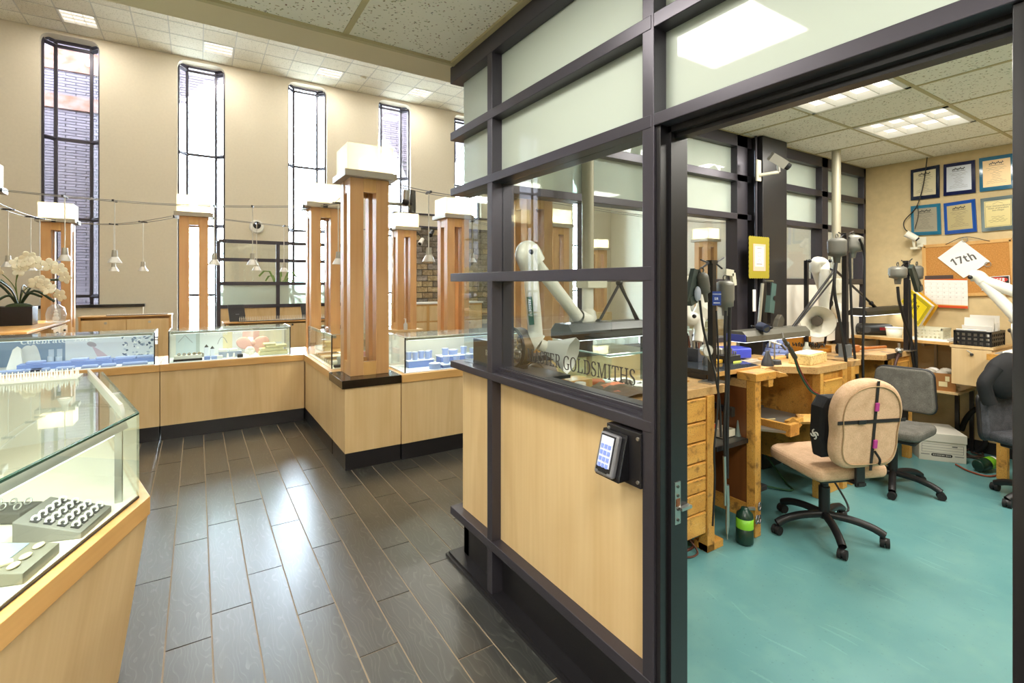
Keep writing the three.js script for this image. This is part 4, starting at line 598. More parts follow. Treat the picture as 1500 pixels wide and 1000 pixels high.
{ // stone block wall at the rear
  const z = -13.35, w = structure('wall_blocks', 'coursed stone block wall at the rear of the hall'), tones = [[150, 132, 104], [128, 122, 112], [168, 150, 116], [140, 132, 124], [120, 110, 96]].map((c, i) => std(0xffffff, 0.9, { map: dtex(64, 64, (u, v) => { const k = fbm(u * 4, v * 4, i * 9) * 60 + nz(u * 20, v * 20, i) * 22; return c.map((q) => q + k); }, 2) }));
  add(w, 'mortar', box(4.6, 9.2, 0, 3.2, z - 0.2, z - 0.01), std(0x5a5348, 0.9)); const BH = 0.165, BW = 0.33;
  for (let r = 0; r < 19; r++) for (let c = 0; c < 14; c++) { const x = 4.62 + c * BW + (r % 2) * BW / 2, y = r * BH + 0.01; if (x + BW > 9.2) continue; add(w, 'stone_block', box(x, x + BW - 0.022, y, y + BH - 0.022, z - 0.012, z + rnd(0.004, 0.014)), tones[Math.floor(rnd(0, 5))], { ox: rnd(0, 1), oy: rnd(0, 1) }); }
  const tr = structure('trim_2', 'beige fascia with dark rails over the stone wall'); add(tr, 'fascia', box(4.6, 9.2, 3.22, 3.55, z - 0.2, z - 0.02), WALL); for (const y of [3.2, 3.56]) add(tr, 'dark_rail', box(4.58, 9.22, y - 0.025, y + 0.025, z - 0.2, z + 0.03), BLACKM);
  const dr = thing('drawer_cabinet', 'maple drawer cabinet with a white top in front of the stone wall', 'cabinet', [5.1, 0, -12.2]), dz = -11.9; add(dr, 'cabinet_body', box(4.2, 6.6, 0, 1.05, dz - 0.5, dz - 0.02), HONEY); add(dr, 'top', box(4.18, 6.62, 1.05, 1.09, dz - 0.52, dz + 0.02), WHITE); for (const x of [4.25, 5.05, 5.85]) for (const [a, b] of [[0.62, 1.0], [0.1, 0.58]]) { const d = add(dr, 'drawer', box(x, x + 0.72, a, b, dz - 0.02, dz), MAPLE); add(d, 'lock', rod(V(x + 0.36, b - 0.06, dz), V(x + 0.36, b - 0.06, dz + 0.01), 0.014), DARKSTEEL); }
  const bp = at(595, 476, 'z', -8.35); const bo = thing('spray_bottle', 'small clear pump bottle at the foot of a wooden pillar', 'bottle', [bp.x, CT, -8.35]); add(bo, 'bottle', lathe([[0.001, 0], [0.035, 0], [0.035, 0.1], [0.014, 0.13], [0.012, 0.16], [0.001, 0.16]], bp.x, CT + 0.001, -8.38), std(0xdfe3e4, 0.2)); add(bo, 'pump', [cyl(bp.x, CT + 0.16, CT + 0.19, -8.38, 0.012), box(bp.x - 0.03, bp.x + 0.01, CT + 0.19, CT + 0.2, -8.387, -8.373)], WHITE);
  const sp = thing('spotlight', 'grey twin spotlight bracket fixed to the wooden pillar near the partition', 'spotlight', [1.5, 2.3, -4.6]), s0 = at(573, 298, 'z', -4.6), s1 = at(603, 300, 'z', -4.6); add(sp, 'arm', rod(V(1.47, s0.y, -4.62), s1, 0.018), ALU); const sa = at(596, 279, 'z', -4.55), sb = at(594, 296, 'z', -4.55), sc = at(605, 279, 'z', -4.6), sd = at(604, 312, 'z', -4.6); add(sp, 'lamp_head', rod(sa, sb, 0.032, 0.026, 14), ALU); add(sp, 'lamp_head', rod(sc, sd, 0.026, 0.036, 14), DARKSTEEL); add(sp, 'clamp', [ball(sb.x, sb.y, sb.z, 0.035), ball(s1.x, s1.y, s1.z, 0.03)], BLACK);
  for (const [u, v, l] of [[619, 350, 'white'], [634, 338, 'black']]) { const p = at(u, v, 'z', -12.6); const t = thing('spotlight', 'small ' + l + ' track spotlight in front of the stone wall', 'spotlight', [p.x, p.y, -12.6]); add(t, 'head', rod(p, V(p.x - 0.12, p.y - 0.14, -12.5), 0.05, 0.065, 12), l === 'white' ? WHITE : BLACK); add(t, 'face', rod(V(p.x - 0.12, p.y - 0.14, -12.5), V(p.x - 0.13, p.y - 0.15, -12.495), 0.05, 0.05, 12), BLACK); add(t, 'stem', rod(p, V(p.x + 0.02, 3.18, -13.33), 0.015), BLACK); }
}
{ // cable lighting strung between the pillars
  const wireM = std(0x8d8b86, 0.35, { metalness: 0.6 }), cordM = std(0xd8d6ce, 0.4), yW = 2.5;
  const runs = [[[-1.71, -7.1], [1.13, -6.6], 'cable pair strung from the orchid counter pillar to the pillar behind the roll showcase'], [[-1.62, -10.35], [-0.27, -8.6], 'cable pair strung from the orchid side pillar to the second window pillar'], [[0.19, -8.5], [2.92, -8.6], 'cable pair strung past the round wall speaker'], [[-2.0, -7.36], [-1.86, -10.2], 'cable pair strung above the orchid counter'], [[1.54, -4.63], [2.98, -4.63], 'cable pair strung from the slab pillar towards the partition'], [[1.34, -6.42], [1.32, -4.86], 'cable pair strung over the roll showcase'], [[3.42, -4.63], [7.5, -4.7], 'cable pair strung behind the workshop glazing'], [[3.45, -6.7], [4.97, -6.8], 'cable pair strung beyond the glazed partition']];
  for (const [a, b, label] of runs) { const t = thing('light_cable', label, 'cable', [(a[0] + b[0]) / 2, yW, (a[1] + b[1]) / 2]), dx = b[0] - a[0], dz = b[1] - a[1], l = Math.hypot(dx, dz), nx = -dz / l * 0.05, nzz = dx / l * 0.05; for (const s of [-1, 1]) { const p = (q) => [a[0] + dx * q + nx * s, yW + 0.05 - 0.06 * Math.sin(q * Math.PI), a[1] + dz * q + nzz * s]; add(t, 'wire', tube([p(0), p(0.25), p(0.5), p(0.75), p(1)], 0.0045, 16, 5), wireM); } for (const q of [a, b]) add(t, 'anchor', box(q[0] - 0.025, q[0] + 0.025, yW + 0.03, yW + 0.07, q[1] - 0.025, q[1] + 0.025), BLACK); }
  const pend = (run, u, vb, where) => {     // hangs where the cable run crosses the picture column u
    const [a, b] = runs[run], side = (p) => { const dx = p[0] * COS + p[1] * SIN, dz = p[0] * SIN - p[1] * COS; return dx - (u - 750) / FOCAL * dz; };
    let lo = 0, hi = 1; const f = (q) => side([a[0] + (b[0] - a[0]) * q, a[1] + (b[1] - a[1]) * q]), sl = Math.sign(f(0)) || 1; for (let i = 0; i < 40; i++) { const m = (lo + hi) / 2; if (Math.sign(f(m)) === sl) lo = m; else hi = m; }
    const q = Math.min(0.97, Math.max(0.03, lo)), x = a[0] + (b[0] - a[0]) * q, z = a[1] + (b[1] - a[1]) * q, top = yW + 0.05 - 0.06 * Math.sin(q * Math.PI), dep = x * SIN - z * COS, y = EYE + (HORIZON - vb) / FOCAL * dep, ang = Math.atan2(-(b[1] - a[1]), b[0] - a[0]);
    const t = thing('pendant_lamp', 'small cone pendant lamp ' + where, 'pendant lamp', [x, y, z], { group: 'pendant lamps ' + where });
    add(t, 'cord', cyl(x, y + 0.14, top, z, 0.0055, 0.0055, 6), cordM); add(t, 'clip', new THREE.BoxGeometry(0.02, 0.02, 0.12).rotateY(ang).translate(x, top, z), BLACK); add(t, 'socket', cyl(x, y + 0.06, y + 0.14, z, 0.03, 0.024, 14), ALU);
    add(t, 'cone_shade', lathe([[0.065, 0], [0.062, 0.008], [0.034, 0.062], [0.026, 0.066]], x, y, z, 18), std(0xc8c6be, 0.3, { metalness: 0.5, side: THREE.DoubleSide })); add(t, 'lens', cyl(x, y + 0.006, y + 0.012, z, 0.05, 0.05, 16), GLOW);
    const s = new THREE.SpotLight(0xffeccc, L.pendant * 8, 0, 0.7, 0.6); s.position.set(0, -0.005, 0); s.target.position.set(0, -1, 0); s.castShadow = true; s.name = 'lamp_light'; t.add(s); t.add(s.target); s.target.name = 'aim';
  };
  for (const [u, v] of [[95, 382], [168, 385], [314, 388], [370, 388]]) pend(0, u, v, 'on the cable nearest the blue pad showcase');
  for (const [u, v] of [[166.5, 397], [209.5, 397]]) pend(1, u, v, 'in front of the beige wall beside the brick window');
  for (const [u, v] of [[376, 396], [416, 398]]) pend(2, u, v, 'in front of the office screen');
  for (const [u, v] of [[12, 391], [45, 396], [58, 396]]) pend(3, u, v, 'above the orchid');
  pend(5, 495.5, 387, 'over the roll showcase'); pend(4, 628, 383, 'between the slab pillar and the partition'); pend(7, 692, 384, 'seen through the end pane of the partition');
}
{ // small black box standing in the end bay of the partition
  const a = at(694, 533, 'x', GX - 0.03), t = thing('gift_box', 'small dark box with a pale emblem inside the end pane of the partition', 'box', [GX + 0.05, 1.145, -2.4]), x0 = GX + 0.012; add(t, 'body', box(x0, x0 + 0.05, 1.145, 1.285, -2.5, -2.22, 0.003), std(0x37352f, 0.4));
  const g = card(0.05, 0.06); add(t, 'emblem', g.rotateY(-Math.PI / 2).translate(x0 - 0.001, 1.215, -2.34), std(0xffffff, 0.5, { map: ctex(64, 76, (c, w, h) => { c.fillStyle = '#37352f'; c.fillRect(0, 0, w, h); c.fillStyle = '#d8d2c0'; c.font = '52px serif'; c.fillText('R', 10, 50); c.fillRect(38, 60, 10, 4); }) }));
}

// ---------------------------------------------------------------- workshop benches
const ZF = -1.86, ZB = -2.5, BT = 0.98;
function drawer(t, x0, x1, y0, y1, z, o = {}) { const d = add(t, 'drawer', box(x0, x1, y0, y1, z - 0.02, z + 0.004, 0.004), BENCH_H, { ox: rnd(0, 1), oy: rnd(0, 1) }); add(d, 'finger_lip', box(x0 + 0.005, x1 - 0.005, y1 - 0.012, y1 - 0.004, z + 0.002, z + 0.009), BENCH_H); return d; }
{ // bench by the partition
  const t = thing('jeweller_bench', 'worn wooden jeweller bench with seven drawers beside the door opening', 'workbench', [2.08, 0, -2.18]), x0 = 1.43, x1 = 2.735;
  add(t, 'bench_top', box(x0, x1, BT - 0.052, BT, ZB, ZF, 0.004), BENCH_TOP); add(t, 'top_strip', box(x0 + 0.6, 2.6, BT, BT + 0.008, -2.05, -2.02), BENCH_H);
  add(t, 'carcass', [box(1.95, 2.545, 0.1, 0.92, ZB, ZF - 0.03)], BENCH);
  [[0.92, 0.79], [0.78, 0.672], [0.662, 0.552], [0.543, 0.462], [0.453, 0.374], [0.366, 0.256], [0.248, 0.12]].forEach(([b, a]) => drawer(t, 1.97, 2.54, a, b, ZF));
  for (const [a, b] of [[2.548, 2.615], [x0 + 0.02, x0 + 0.09]]) for (const z of [ZF - 0.055, ZB]) add(t, 'leg', box(a, b, 0, BT - 0.052, z, z + 0.065, 0.003), BENCH);
  add(t, 'foot', box(2.548, 2.7, 0, 0.045, ZF - 0.09, ZF + 0.01, 0.003), BENCH_H); add(t, 'back_board', box(2.62, 2.735, 0.55, 0.9, ZB, ZB + 0.02), BENCH);
}
function frontArc(xa, xb, depth, z, n = 12) { const r = []; for (let i = 0; i <= n; i++) { const q = i / n; r.push([xa + (xb - xa) * q, z - depth * Math.sin(Math.PI * q)]); } return r; }
{ // bench in the middle
  const t = thing('jeweller_bench', 'worn wooden jeweller bench with a scooped front and metal catch tray behind the beige chair', 'workbench', [3.63, 0, -2.18]), x0 = 2.95, x1 = 4.29;
  add(t, 'bench_top', prism([[x0, ZB], [x0, ZF], [3.22, ZF], ...frontArc(3.26, 3.84, 0.2, ZF), [3.88, ZF], [x1, ZF], [x1, ZB]].reverse(), BT - 0.052, BT, 0.003), BENCH_TOP);
  add(t, 'arm_block', box(2.945, 3.17, BT - 0.002, BT + 0.048, -1.922, ZF + 0.07, 0.005), BENCH_H); add(t, 'arm_support', box(3.1, 3.15, BT - 0.05, BT - 0.002, -1.858, ZF + 0.06), BENCH_H);
  add(t, 'side_panel', box(x0 + 0.003, x0 + 0.022, 0.2, BT - 0.052, ZB, ZF), DARKWOOD, { label: 'dark figured plywood side panel' }); add(t, 'front_post', box(x0, x0 + 0.062, 0, BT - 0.002, ZF + 0.001, ZF + 0.062, 0.004), BENCH); add(t, 'base_rail', box(x0, x0 + 0.03, 0.1, 0.2, ZB, ZF), BENCH_H);
  add(t, 'back_panel', box(x0 + 0.03, x1, 0.35, BT - 0.06, ZB, ZB + 0.02), DARKWOOD);
  add(t, 'pedestal', box(3.9, x1 - 0.02, 0.2, BT - 0.055, ZB + 0.02, ZF - 0.03), BENCH); drawer(t, 3.93, x1 - 0.075, 0.62, 0.87, ZF - 0.005); drawer(t, 3.93, x1 - 0.075, 0.4, 0.61, ZF - 0.005); drawer(t, 3.93, x1 - 0.075, 0.22, 0.39, ZF - 0.005);
  for (const [a, b] of [[3.88, 3.925], [x1 - 0.07, x1]]) add(t, 'leg', box(a, b, 0, BT - 0.052, ZF - 0.06, ZF, 0.003), BENCH); for (const x of [x1 - 0.07, x0]) add(t, 'leg', box(x, x + 0.07, 0, BT - 0.052, ZB, ZB + 0.06), BENCH);
  add(t, 'foot_rail', box(4.02, x1, 0.0, 0.09, -1.94, -1.88), BENCH_H);
  // catch tray
  const tr = add(t, 'catch_tray', prism([[3.1, ZB + 0.05], [3.1, -2.2], [3.39, -1.83], ...frontArc(3.5, 3.86, 0.1, -1.85), [3.89, -1.86], [3.89, ZB + 0.05]].reverse(), 0.575, 0.59), std(0x8b8880, 0.42, { metalness: 0.55 }), { label: 'dull metal tray lining' });
  add(tr, 'tray_rim', [beam(V(3.38, 0.6, -2.25), V(3.4, 0.6, -1.82), 0.035, 0.07), box(3.385, 3.5, 0.555, 0.635, -1.845, -1.815), beam(V(3.5, 0.6, -1.83), V(3.58, 0.6, -1.92), 0.025, 0.075), beam(V(3.58, 0.6, -1.92), V(3.72, 0.6, -1.94), 0.025, 0.075), beam(V(3.72, 0.6, -1.94), V(3.88, 0.6, -1.84), 0.025, 0.075)], BENCH_H);
  add(tr, 'inner_pan', [box(3.42, 3.86, 0.6, 0.612, -2.3, -2.28), box(3.12, 3.86, 0.64, 0.655, -2.36, -2.3), box(3.16, 3.4, 0.7, 0.712, -2.4, -2.28)], std(0x7b776c, 0.4, { metalness: 0.6 }));
  add(t, 'bench_pin', plate([[-0.06, 0], [0.06, 0], [0.03, 0.02], [-0.05, 0.035]], 0.14, 0.004).rotateX(0.1).translate(3.5, BT - 0.045, -1.92), BENCH_H); for (const x of [3.47, 3.62]) add(t, 'pin_socket', rod(V(x, BT - 0.026, -2.06 + (x - 3.47) * 0.1), V(x, BT - 0.026, -2.045), 0.012), BLACK);
}
{ // bench by the plaques
  const t = thing('jeweller_bench', 'worn wooden jeweller bench with a dark burnt front edge behind the grey chair', 'workbench', [4.95, 0, -2.18]), x0 = 4.36, x1 = 5.52;
  add(t, 'bench_top', prism([[x0, ZB], [x0, ZF], [4.5, ZF], ...frontArc(4.52, 4.95, 0.18, ZF), [5.0, ZF], [x1, ZF], [x1, ZB]].reverse(), BT - 0.045, BT, 0.003), BENCH_TOP); add(t, 'burnt_edge', box(5.0, 5.3, BT - 0.04, BT + 0.004, ZF - 0.01, ZF + 0.006, 0.004), std(0x3b2c20, 0.7));
  add(t, 'pedestal', box(5.1, x1 - 0.02, 0.3, BT - 0.05, ZB + 0.02, ZF - 0.03), BENCH); drawer(t, 5.2, x1 - 0.03, 0.66, 0.9, ZF - 0.005); drawer(t, 5.2, x1 - 0.03, 0.4, 0.65, ZF - 0.005);
  for (const x of [5.1, 5.47, x0]) { add(t, 'leg', box(x, x + 0.06, 0, BT - 0.045, ZF - 0.06, ZF, 0.003), BENCH); add(t, 'leg', box(x, x + 0.06, 0, BT - 0.045, ZB, ZB + 0.06), BENCH); } add(t, 'cross_rail', box(5.1, 5.53, 0.2, 0.26, ZF - 0.05, ZF - 0.01), BENCH_H); add(t, 'back_panel', box(x0, x1, 0.35, BT - 0.05, ZB, ZB + 0.02), std(0x2b2119, 0.6)); add(t, 'front_block', box(x0 + 0.02, 4.5, BT - 0.11, BT - 0.045, ZF - 0.1, ZF - 0.005), BENCH_H);
}
{ // bench along the plaque wall
  const t = thing('side_bench', 'honey wooden bench with papers on it beside the wall cabinet', 'workbench', [5.86, 0, 0]), x0 = 5.5, z0 = -1.345; add(t, 'bench_top', box(x0, WS.x1 - 0.005, 0.963, 1.014, z0, 0.9, 0.004), BENCH_TOP); add(t, 'front_edge', box(x0 - 0.006, x0, 0.963, 1.014, z0, 0.9), BENCH_H);
  for (const z of [-1.29, 0.8]) for (const x of [x0 + 0.01, WS.x1 - 0.08]) add(t, 'leg', box(x, x + 0.065, 0, 0.963, z, z + 0.065, 0.003), BENCH); add(t, 'end_panel', box(x0 + 0.08, WS.x1 - 0.09, 0.45, 0.96, -1.28, -1.26), BENCH); for (const y of [0.72, 0.5]) { const d = add(t, 'drawer', box(x0 + 0.002, x0 + 0.02, y, y + 0.2, -1.2, -0.75), BENCH_H); add(d, 'pull', tube([[x0, y + 0.12, -1.05], [x0 - 0.03, y + 0.12, -1.03], [x0 - 0.03, y + 0.12, -0.93], [x0, y + 0.12, -0.91]], 0.006, 12), DARKSTEEL); }
  const p = thing('paper_stack', 'white papers on a clipboard on the honey bench', 'paper', [5.75, 1.014, -1.18]); add(p, 'clipboard', box(5.56, 5.98, 1.014, 1.02, -1.31, -0.95), std(0x8f8f8c, 0.4)); add(p, 'sheets', [cbox(5.76, 1.028, -1.13, 0.34, 0.016, 0.28), cbox(5.78, 1.038, -1.11, 0.32, 0.005, 0.26)], PAPER);
}
{ // black topped board spanning the gap between the first two benches
  const t = thing('work_board', 'black topped board with a wooden front edge bridging the first two benches', 'board', [3.0, 0.985, -2.2]), y0 = 1.012, y1 = 1.04, a = [[2.77, -1.93], [2.98, -1.93]], pl = [[2.74, -2.48], [2.74, -1.93], [3.22, -1.93], [3.3, -2.1], [3.3, -2.48]].reverse();
  add(t, 'board', prism(pl, y0, y1 - 0.004), std(0x15161a, 0.4)); add(t, 'glass_top', prism(pl, y1 - 0.004, y1), std(0x3b4148, 0.08)); add(t, 'wood_edge', box(2.74, 3.22, y0, y1, -1.93, -1.924), HONEY_H); for (const [x, z] of [[2.98, -2.44], [3.26, -2.44], [3.26, -2.12]]) add(t, 'spacer', box(x - 0.02, x + 0.02, 0.98, y0, z - 0.02, z + 0.02), BLACK);
  add(t, 'bracket', box(2.737, 2.748, 0.85, y0, -2.2, -2.0), BLACK);
  const s = thing('tool_shelf', 'small dark metal shelf between the drawers and the plywood side', 'shelf', [2.8, 0.6, -2.1]); add(s, 'shelf_plate', box(2.63, 2.948, 0.6, 0.612, -2.45, -1.85), DARKSTEEL); add(s, 'front_lip', box(2.63, 2.948, 0.585, 0.612, -1.855, -1.845), BLACK);
  const b = thing('storage_tray', 'small cream plastic tray of papers on the metal shelf', 'tray', [2.86, 0.612, -1.99]); add(b, 'tray', [box(2.8, 2.93, 0.612, 0.617, -2.1, -1.92), box(2.8, 2.805, 0.612, 0.67, -2.1, -1.92), box(2.925, 2.93, 0.612, 0.66, -2.1, -1.92), box(2.8, 2.93, 0.612, 0.66, -1.925, -1.92), box(2.8, 2.93, 0.612, 0.69, -2.1, -2.095)], IVORY); add(b, 'disc', plate(new THREE.Shape().absarc(0, 0, 0.055, 0, Math.PI), 0.006).rotateY(0.4).translate(2.87, 0.65, -2.0), std(0x9a8f83, 0.6)); add(b, 'red_folder', plate([[0, 0], [0.05, 0], [0.02, 0.07]], 0.004).rotateY(0.5).translate(2.82, 0.65, -1.98), std(0x8c1f22, 0.6));
  const c = thing('parts_box', 'white card box with a red lid on the metal shelf', 'box', [2.7, 0.612, -2.03]); add(c, 'body', box(2.64, 2.77, 0.612, 0.68, -2.12, -1.95), std(0xd8d6d2, 0.7)); add(c, 'lid', box(2.638, 2.772, 0.68, 0.705, -2.122, -1.948), std(0xb82722, 0.5)); const pd = at(1108, 640, 'z', -1.93); solo('tool_cone', 'small grey cone tool standing at the shelf end', 'tool', lathe([[0.02, 0], [0.014, 0.02], [0.003, 0.1], [0.001, 0.1]], 2.945, 0.612, -1.915), std(0x6f7f7c, 0.5), { base: [2.945, 0.612, -1.915] });
  const cl = thing('clamp', 'dark bar clamp fixed to the plywood bench side', 'clamp', [2.955, 0.78, -2.0]); add(cl, 'bar', beam(V(2.945, 0.82, -2.36), V(2.945, 0.76, -1.96), 0.03, 0.035), std(0x22252e, 0.4)); add(cl, 'jaw', box(2.92, 2.965, 0.73, 0.79, -1.97, -1.94), DARKSTEEL);
}
// ---------------------------------------------------------------- chairs
function starBase(t, r, mat = PLASTIC, a0 = 0, h = 0.12) {
  for (let i = 0; i < 5; i++) {
    const a = a0 + i * Math.PI * 2 / 5, c = Math.cos(a), s = Math.sin(a);
    const leg = add(t, 'base_arm', new THREE.TubeGeometry(new THREE.CatmullRomCurve3([V(c * 0.02, h, s * 0.02), V(c * r * 0.5, h - 0.005, s * r * 0.5), V(c * r * 0.85, h - 0.03, s * r * 0.85), V(c * r, h - 0.055, s * r)]), 10, 0.024, 8), mat);
    const k = add(t, 'caster', merge([-1, 1].map((q) => new THREE.CylinderGeometry(0.028, 0.028, 0.02, 16).rotateX(Math.PI / 2).translate(0, 0, q * 0.014))).rotateY(-a + 0.6 + i).translate(c * r, 0.028, s * r), RUBBER); add(k, 'caster_hood', ball(c * r, 0.036, s * r, 0.025, 1, 0.9, 1, 10, 8), mat);
  }
  add(t, 'gas_column', [cyl(0, 0.1, 0.3, 0, 0.032), cyl(0, 0.3, 0.42, 0, 0.024)], mat);
}
const fabric = (c, s) => std(0xffffff, 0.95, { map: dtex(128, 128, (u, v) => { const k = nz(u * 50, v * 50, s) * 16 + fbm(u * 5, v * 5, s) * 26; return c.map((q) => q + k); }, 3) });
const seatShape = (w, d, h, r) => { const s = new THREE.Shape(); s.moveTo(-w * 0.42, -d / 2); s.quadraticCurveTo(-w / 2, -d / 2, -w / 2, -d * 0.3); s.lineTo(-w * 0.46, d * 0.3); s.quadraticCurveTo(-w * 0.44, d / 2, -w * 0.2, d / 2); s.lineTo(w * 0.2, d / 2); s.quadraticCurveTo(w * 0.44, d / 2, w * 0.46, d * 0.3); s.lineTo(w / 2, -d * 0.3); s.quadraticCurveTo(w / 2, -d / 2, w * 0.42, -d / 2); s.closePath(); return new THREE.ExtrudeGeometry(s, { depth: h - 2 * r, bevelEnabled: true, bevelSize: r, bevelThickness: r, bevelOffset: -r, bevelSegments: 4, curveSegments: 8 }).rotateX(-Math.PI / 2).translate(0, r, 0); };
function bend(g, k) { const p = g.attributes.position; for (let i = 0; i < p.count; i++) { const x = p.getX(i); p.setZ(i, p.getZ(i) - k * x * x); } g.computeVertexNormals(); return g; }
{ // beige chair: local -z is the way it faces
  const f = V(0.375, 0, -0.927), turn = Math.atan2(-f.x, -f.z), t = thing('office_chair', 'beige suede task chair with a black lumbar cushion strapped to its back', 'chair', [3.385, 0, -1.6], { turn }), sue = fabric([206, 172, 140], 3);
  starBase(t, 0.31, PLASTIC, turn - 0.105, 0.125);
  add(t, 'seat', seatShape(0.5, 0.5, 0.085, 0.035).translate(0, 0.42, -0.02), sue); add(t, 'seat_pan', cbox(0, 0.405, 0, 0.34, 0.03, 0.34, 0.01), PLASTIC); add(t, 'height_lever', rod(V(0.1, 0.4, 0), V(0.27, 0.39, 0.02), 0.008), PLASTIC);
  const b = new THREE.Shape(); b.moveTo(-0.1, 0); b.bezierCurveTo(-0.2, 0, -0.215, 0.08, -0.21, 0.16); b.bezierCurveTo(-0.205, 0.22, -0.215, 0.24, -0.222, 0.3); b.bezierCurveTo(-0.23, 0.44, -0.14, 0.52, 0, 0.52); b.bezierCurveTo(0.14, 0.52, 0.23, 0.44, 0.222, 0.3); b.bezierCurveTo(0.215, 0.24, 0.205, 0.22, 0.21, 0.16); b.bezierCurveTo(0.215, 0.08, 0.2, 0, 0.1, 0); b.closePath();
  const back = () => bend(new THREE.ExtrudeGeometry(b, { depth: 0.03, bevelEnabled: true, bevelSize: 0.03, bevelThickness: 0.03, bevelOffset: -0.03, bevelSegments: 5, curveSegments: 14 }), -0.0).rotateX(0.1).translate(0, 0.53, 0.25);
  const bk = add(t, 'backrest', back(), sue); const piping = b.getPoints(16).map((p) => V(p.x * 0.86, 0.26 + (p.y - 0.26) * 0.88 , 0.063).applyAxisAngle(V(1, 0, 0), 0.1).add(V(0, 0.53, 0.25))); add(bk, 'piping', tube(piping.filter((_, i) => i % 3 === 0), 0.004, 80, 5, true), std(0xa98e6c, 0.9));
  add(t, 'back_stem', [cbox(0, 0.5, 0.26, 0.06, 0.2, 0.02, 0.006), beam(V(0, 0.41, 0.05), V(0, 0.42, 0.28), 0.05, 0.015)], PLASTIC);
  const lb = add(t, 'lumbar_cushion', plate([[-0.19, 0], [0.19, 0], [0.21, 0.12], [0.2, 0.3], [0.16, 0.36], [-0.16, 0.36], [-0.2, 0.3], [-0.21, 0.12]], 0.1, 0.02).translate(0, 0.56, 0.205), std(0x17181c, 0.85), { label: 'black lumbar cushion' });
  for (let i = 0; i < 4; i++) add(lb, 'swirl_mark', new THREE.TorusGeometry(0.014, 0.0045, 5, 14, 4).rotateZ(i * 1.57).translate(Math.cos(i * 1.57) * 0.013, Math.sin(i * 1.57) * 0.013, 0).rotateY(-Math.PI / 2).translate(-0.211, 0.69, 0.155), WHITE);
  const st = add(t, 'strap', [cbox(0, 0, 0, 0.455, 0.02, 0.003).translate(0, 0.285, 0.0635).rotateX(0.1).translate(0, 0.53, 0.25), cbox(0, 0, 0, 0.018, 0.53, 0.003).translate(0.02, 0.255, 0.063).rotateX(0.1).translate(0, 0.53, 0.25), tube([[0.03, 0.63, 0.33], [0.06, 0.58, 0.335], [0.07, 0.55, 0.32]], 0.007, 10, 5)], std(0x1d1c1c, 0.8), { label: 'black webbing strap' });
  for (const [y, dx] of [[0.15, 0.03], [0.37, 0.02]]) add(st, 'buckle', cbox(dx, y, 0.068, 0.026, 0.05, 0.01, 0.003).rotateX(0.1).translate(0, 0.53, 0.25), std(0xb0388c, 0.4), { label: 'magenta buckle' }); add(st, 'slide', cbox(-0.07, 0.285, 0.067, 0.05, 0.024, 0.008, 0.003).rotateX(0.1).translate(0, 0.53, 0.25), PLASTIC);
}
function taskChair(label, x, z, turn, cloth, o = {}) {
  const t = thing('office_chair', label, 'chair', [x, 0, z], { turn }); starBase(t, 0.3, PLASTIC, o.a0 ?? 0.4, 0.11);
  add(t, 'seat', seatShape(0.47, 0.45, 0.075, 0.03).translate(0, 0.42, 0), cloth); add(t, 'seat_pan', cbox(0, 0.405, 0, 0.36, 0.03, 0.36, 0.01), PLASTIC); add(t, 'back_stem', [beam(V(0, 0.4, 0.08), V(0, 0.4, 0.27), 0.06, 0.015), beam(V(0, 0.4, 0.27), V(0, 0.68, 0.31), 0.06, 0.015), cyl(0, 0.34, 0.41, 0.05, 0.05)], PLASTIC);
  const s = new THREE.Shape(); s.moveTo(-0.16, 0); s.quadraticCurveTo(-0.21, 0, -0.21, 0.06); s.lineTo(-0.19, 0.29); s.quadraticCurveTo(-0.18, 0.34, -0.12, 0.34); s.lineTo(0.12, 0.34); s.quadraticCurveTo(0.18, 0.34, 0.19, 0.29); s.lineTo(0.21, 0.06); s.quadraticCurveTo(0.21, 0, 0.16, 0); s.closePath();
  const pad = (d, e) => new THREE.ExtrudeGeometry(s, { depth: d - 0.03, bevelEnabled: true, bevelSize: 0.015, bevelThickness: 0.015, bevelOffset: e, bevelSegments: 3, curveSegments: 8 });
  add(t, 'backrest', pad(0.06, -0.015).rotateX(0.12).translate(0, 0.56 - (o.low ?? 0), 0.23), cloth); add(t, 'back_shell', pad(0.035, -0.005).rotateX(0.12).translate(0, 0.56 - (o.low ?? 0), 0.275), PLASTIC); return t;
}
taskChair('charcoal grey fabric task chair with a black plastic shell beside the file box', 4.62, -1.68, Math.PI / 2 + 0.1, fabric([96, 94, 88], 8), { a0: -0.55 });
taskChair('dark blue grey task chair with a black jacket over it at the honey bench', 5.13, -0.93, Math.PI * 0.9, fabric([66, 68, 74], 9), { a0: 0.22, low: 0.15 });
{ // jacket over the chair
  const t = thing('jacket', 'black jacket draped over the chair back at the honey bench', 'jacket', [5.17, 0.7, -1.12], { turn: Math.PI * 0.9 }); const g = new THREE.SphereGeometry(0.22, 24, 18).scale(1, 0.8, 0.42), p = g.attributes.position; for (let i = 0; i < p.count; i++) { const x = p.getX(i), y = p.getY(i), z = p.getZ(i), k = 1 + 0.13 * nz(x * 9, y * 5, z * 9) ; p.setXYZ(i, x * k, y * k, z * k); } g.computeVertexNormals(); add(t, 'cloth', g.translate(0, 0.2, 0.02), std(0x191a1e, 0.8));
  for (const s of [-1, 1]) add(t, 'sleeve', tube([[s * 0.17, 0.27, 0], [s * 0.24, 0.15, 0.03], [s * 0.22, 0.06, 0.03], [s * 0.2, 0.0, 0.02]], 0.045, 14, 10), std(0x191a1e, 0.8));
}

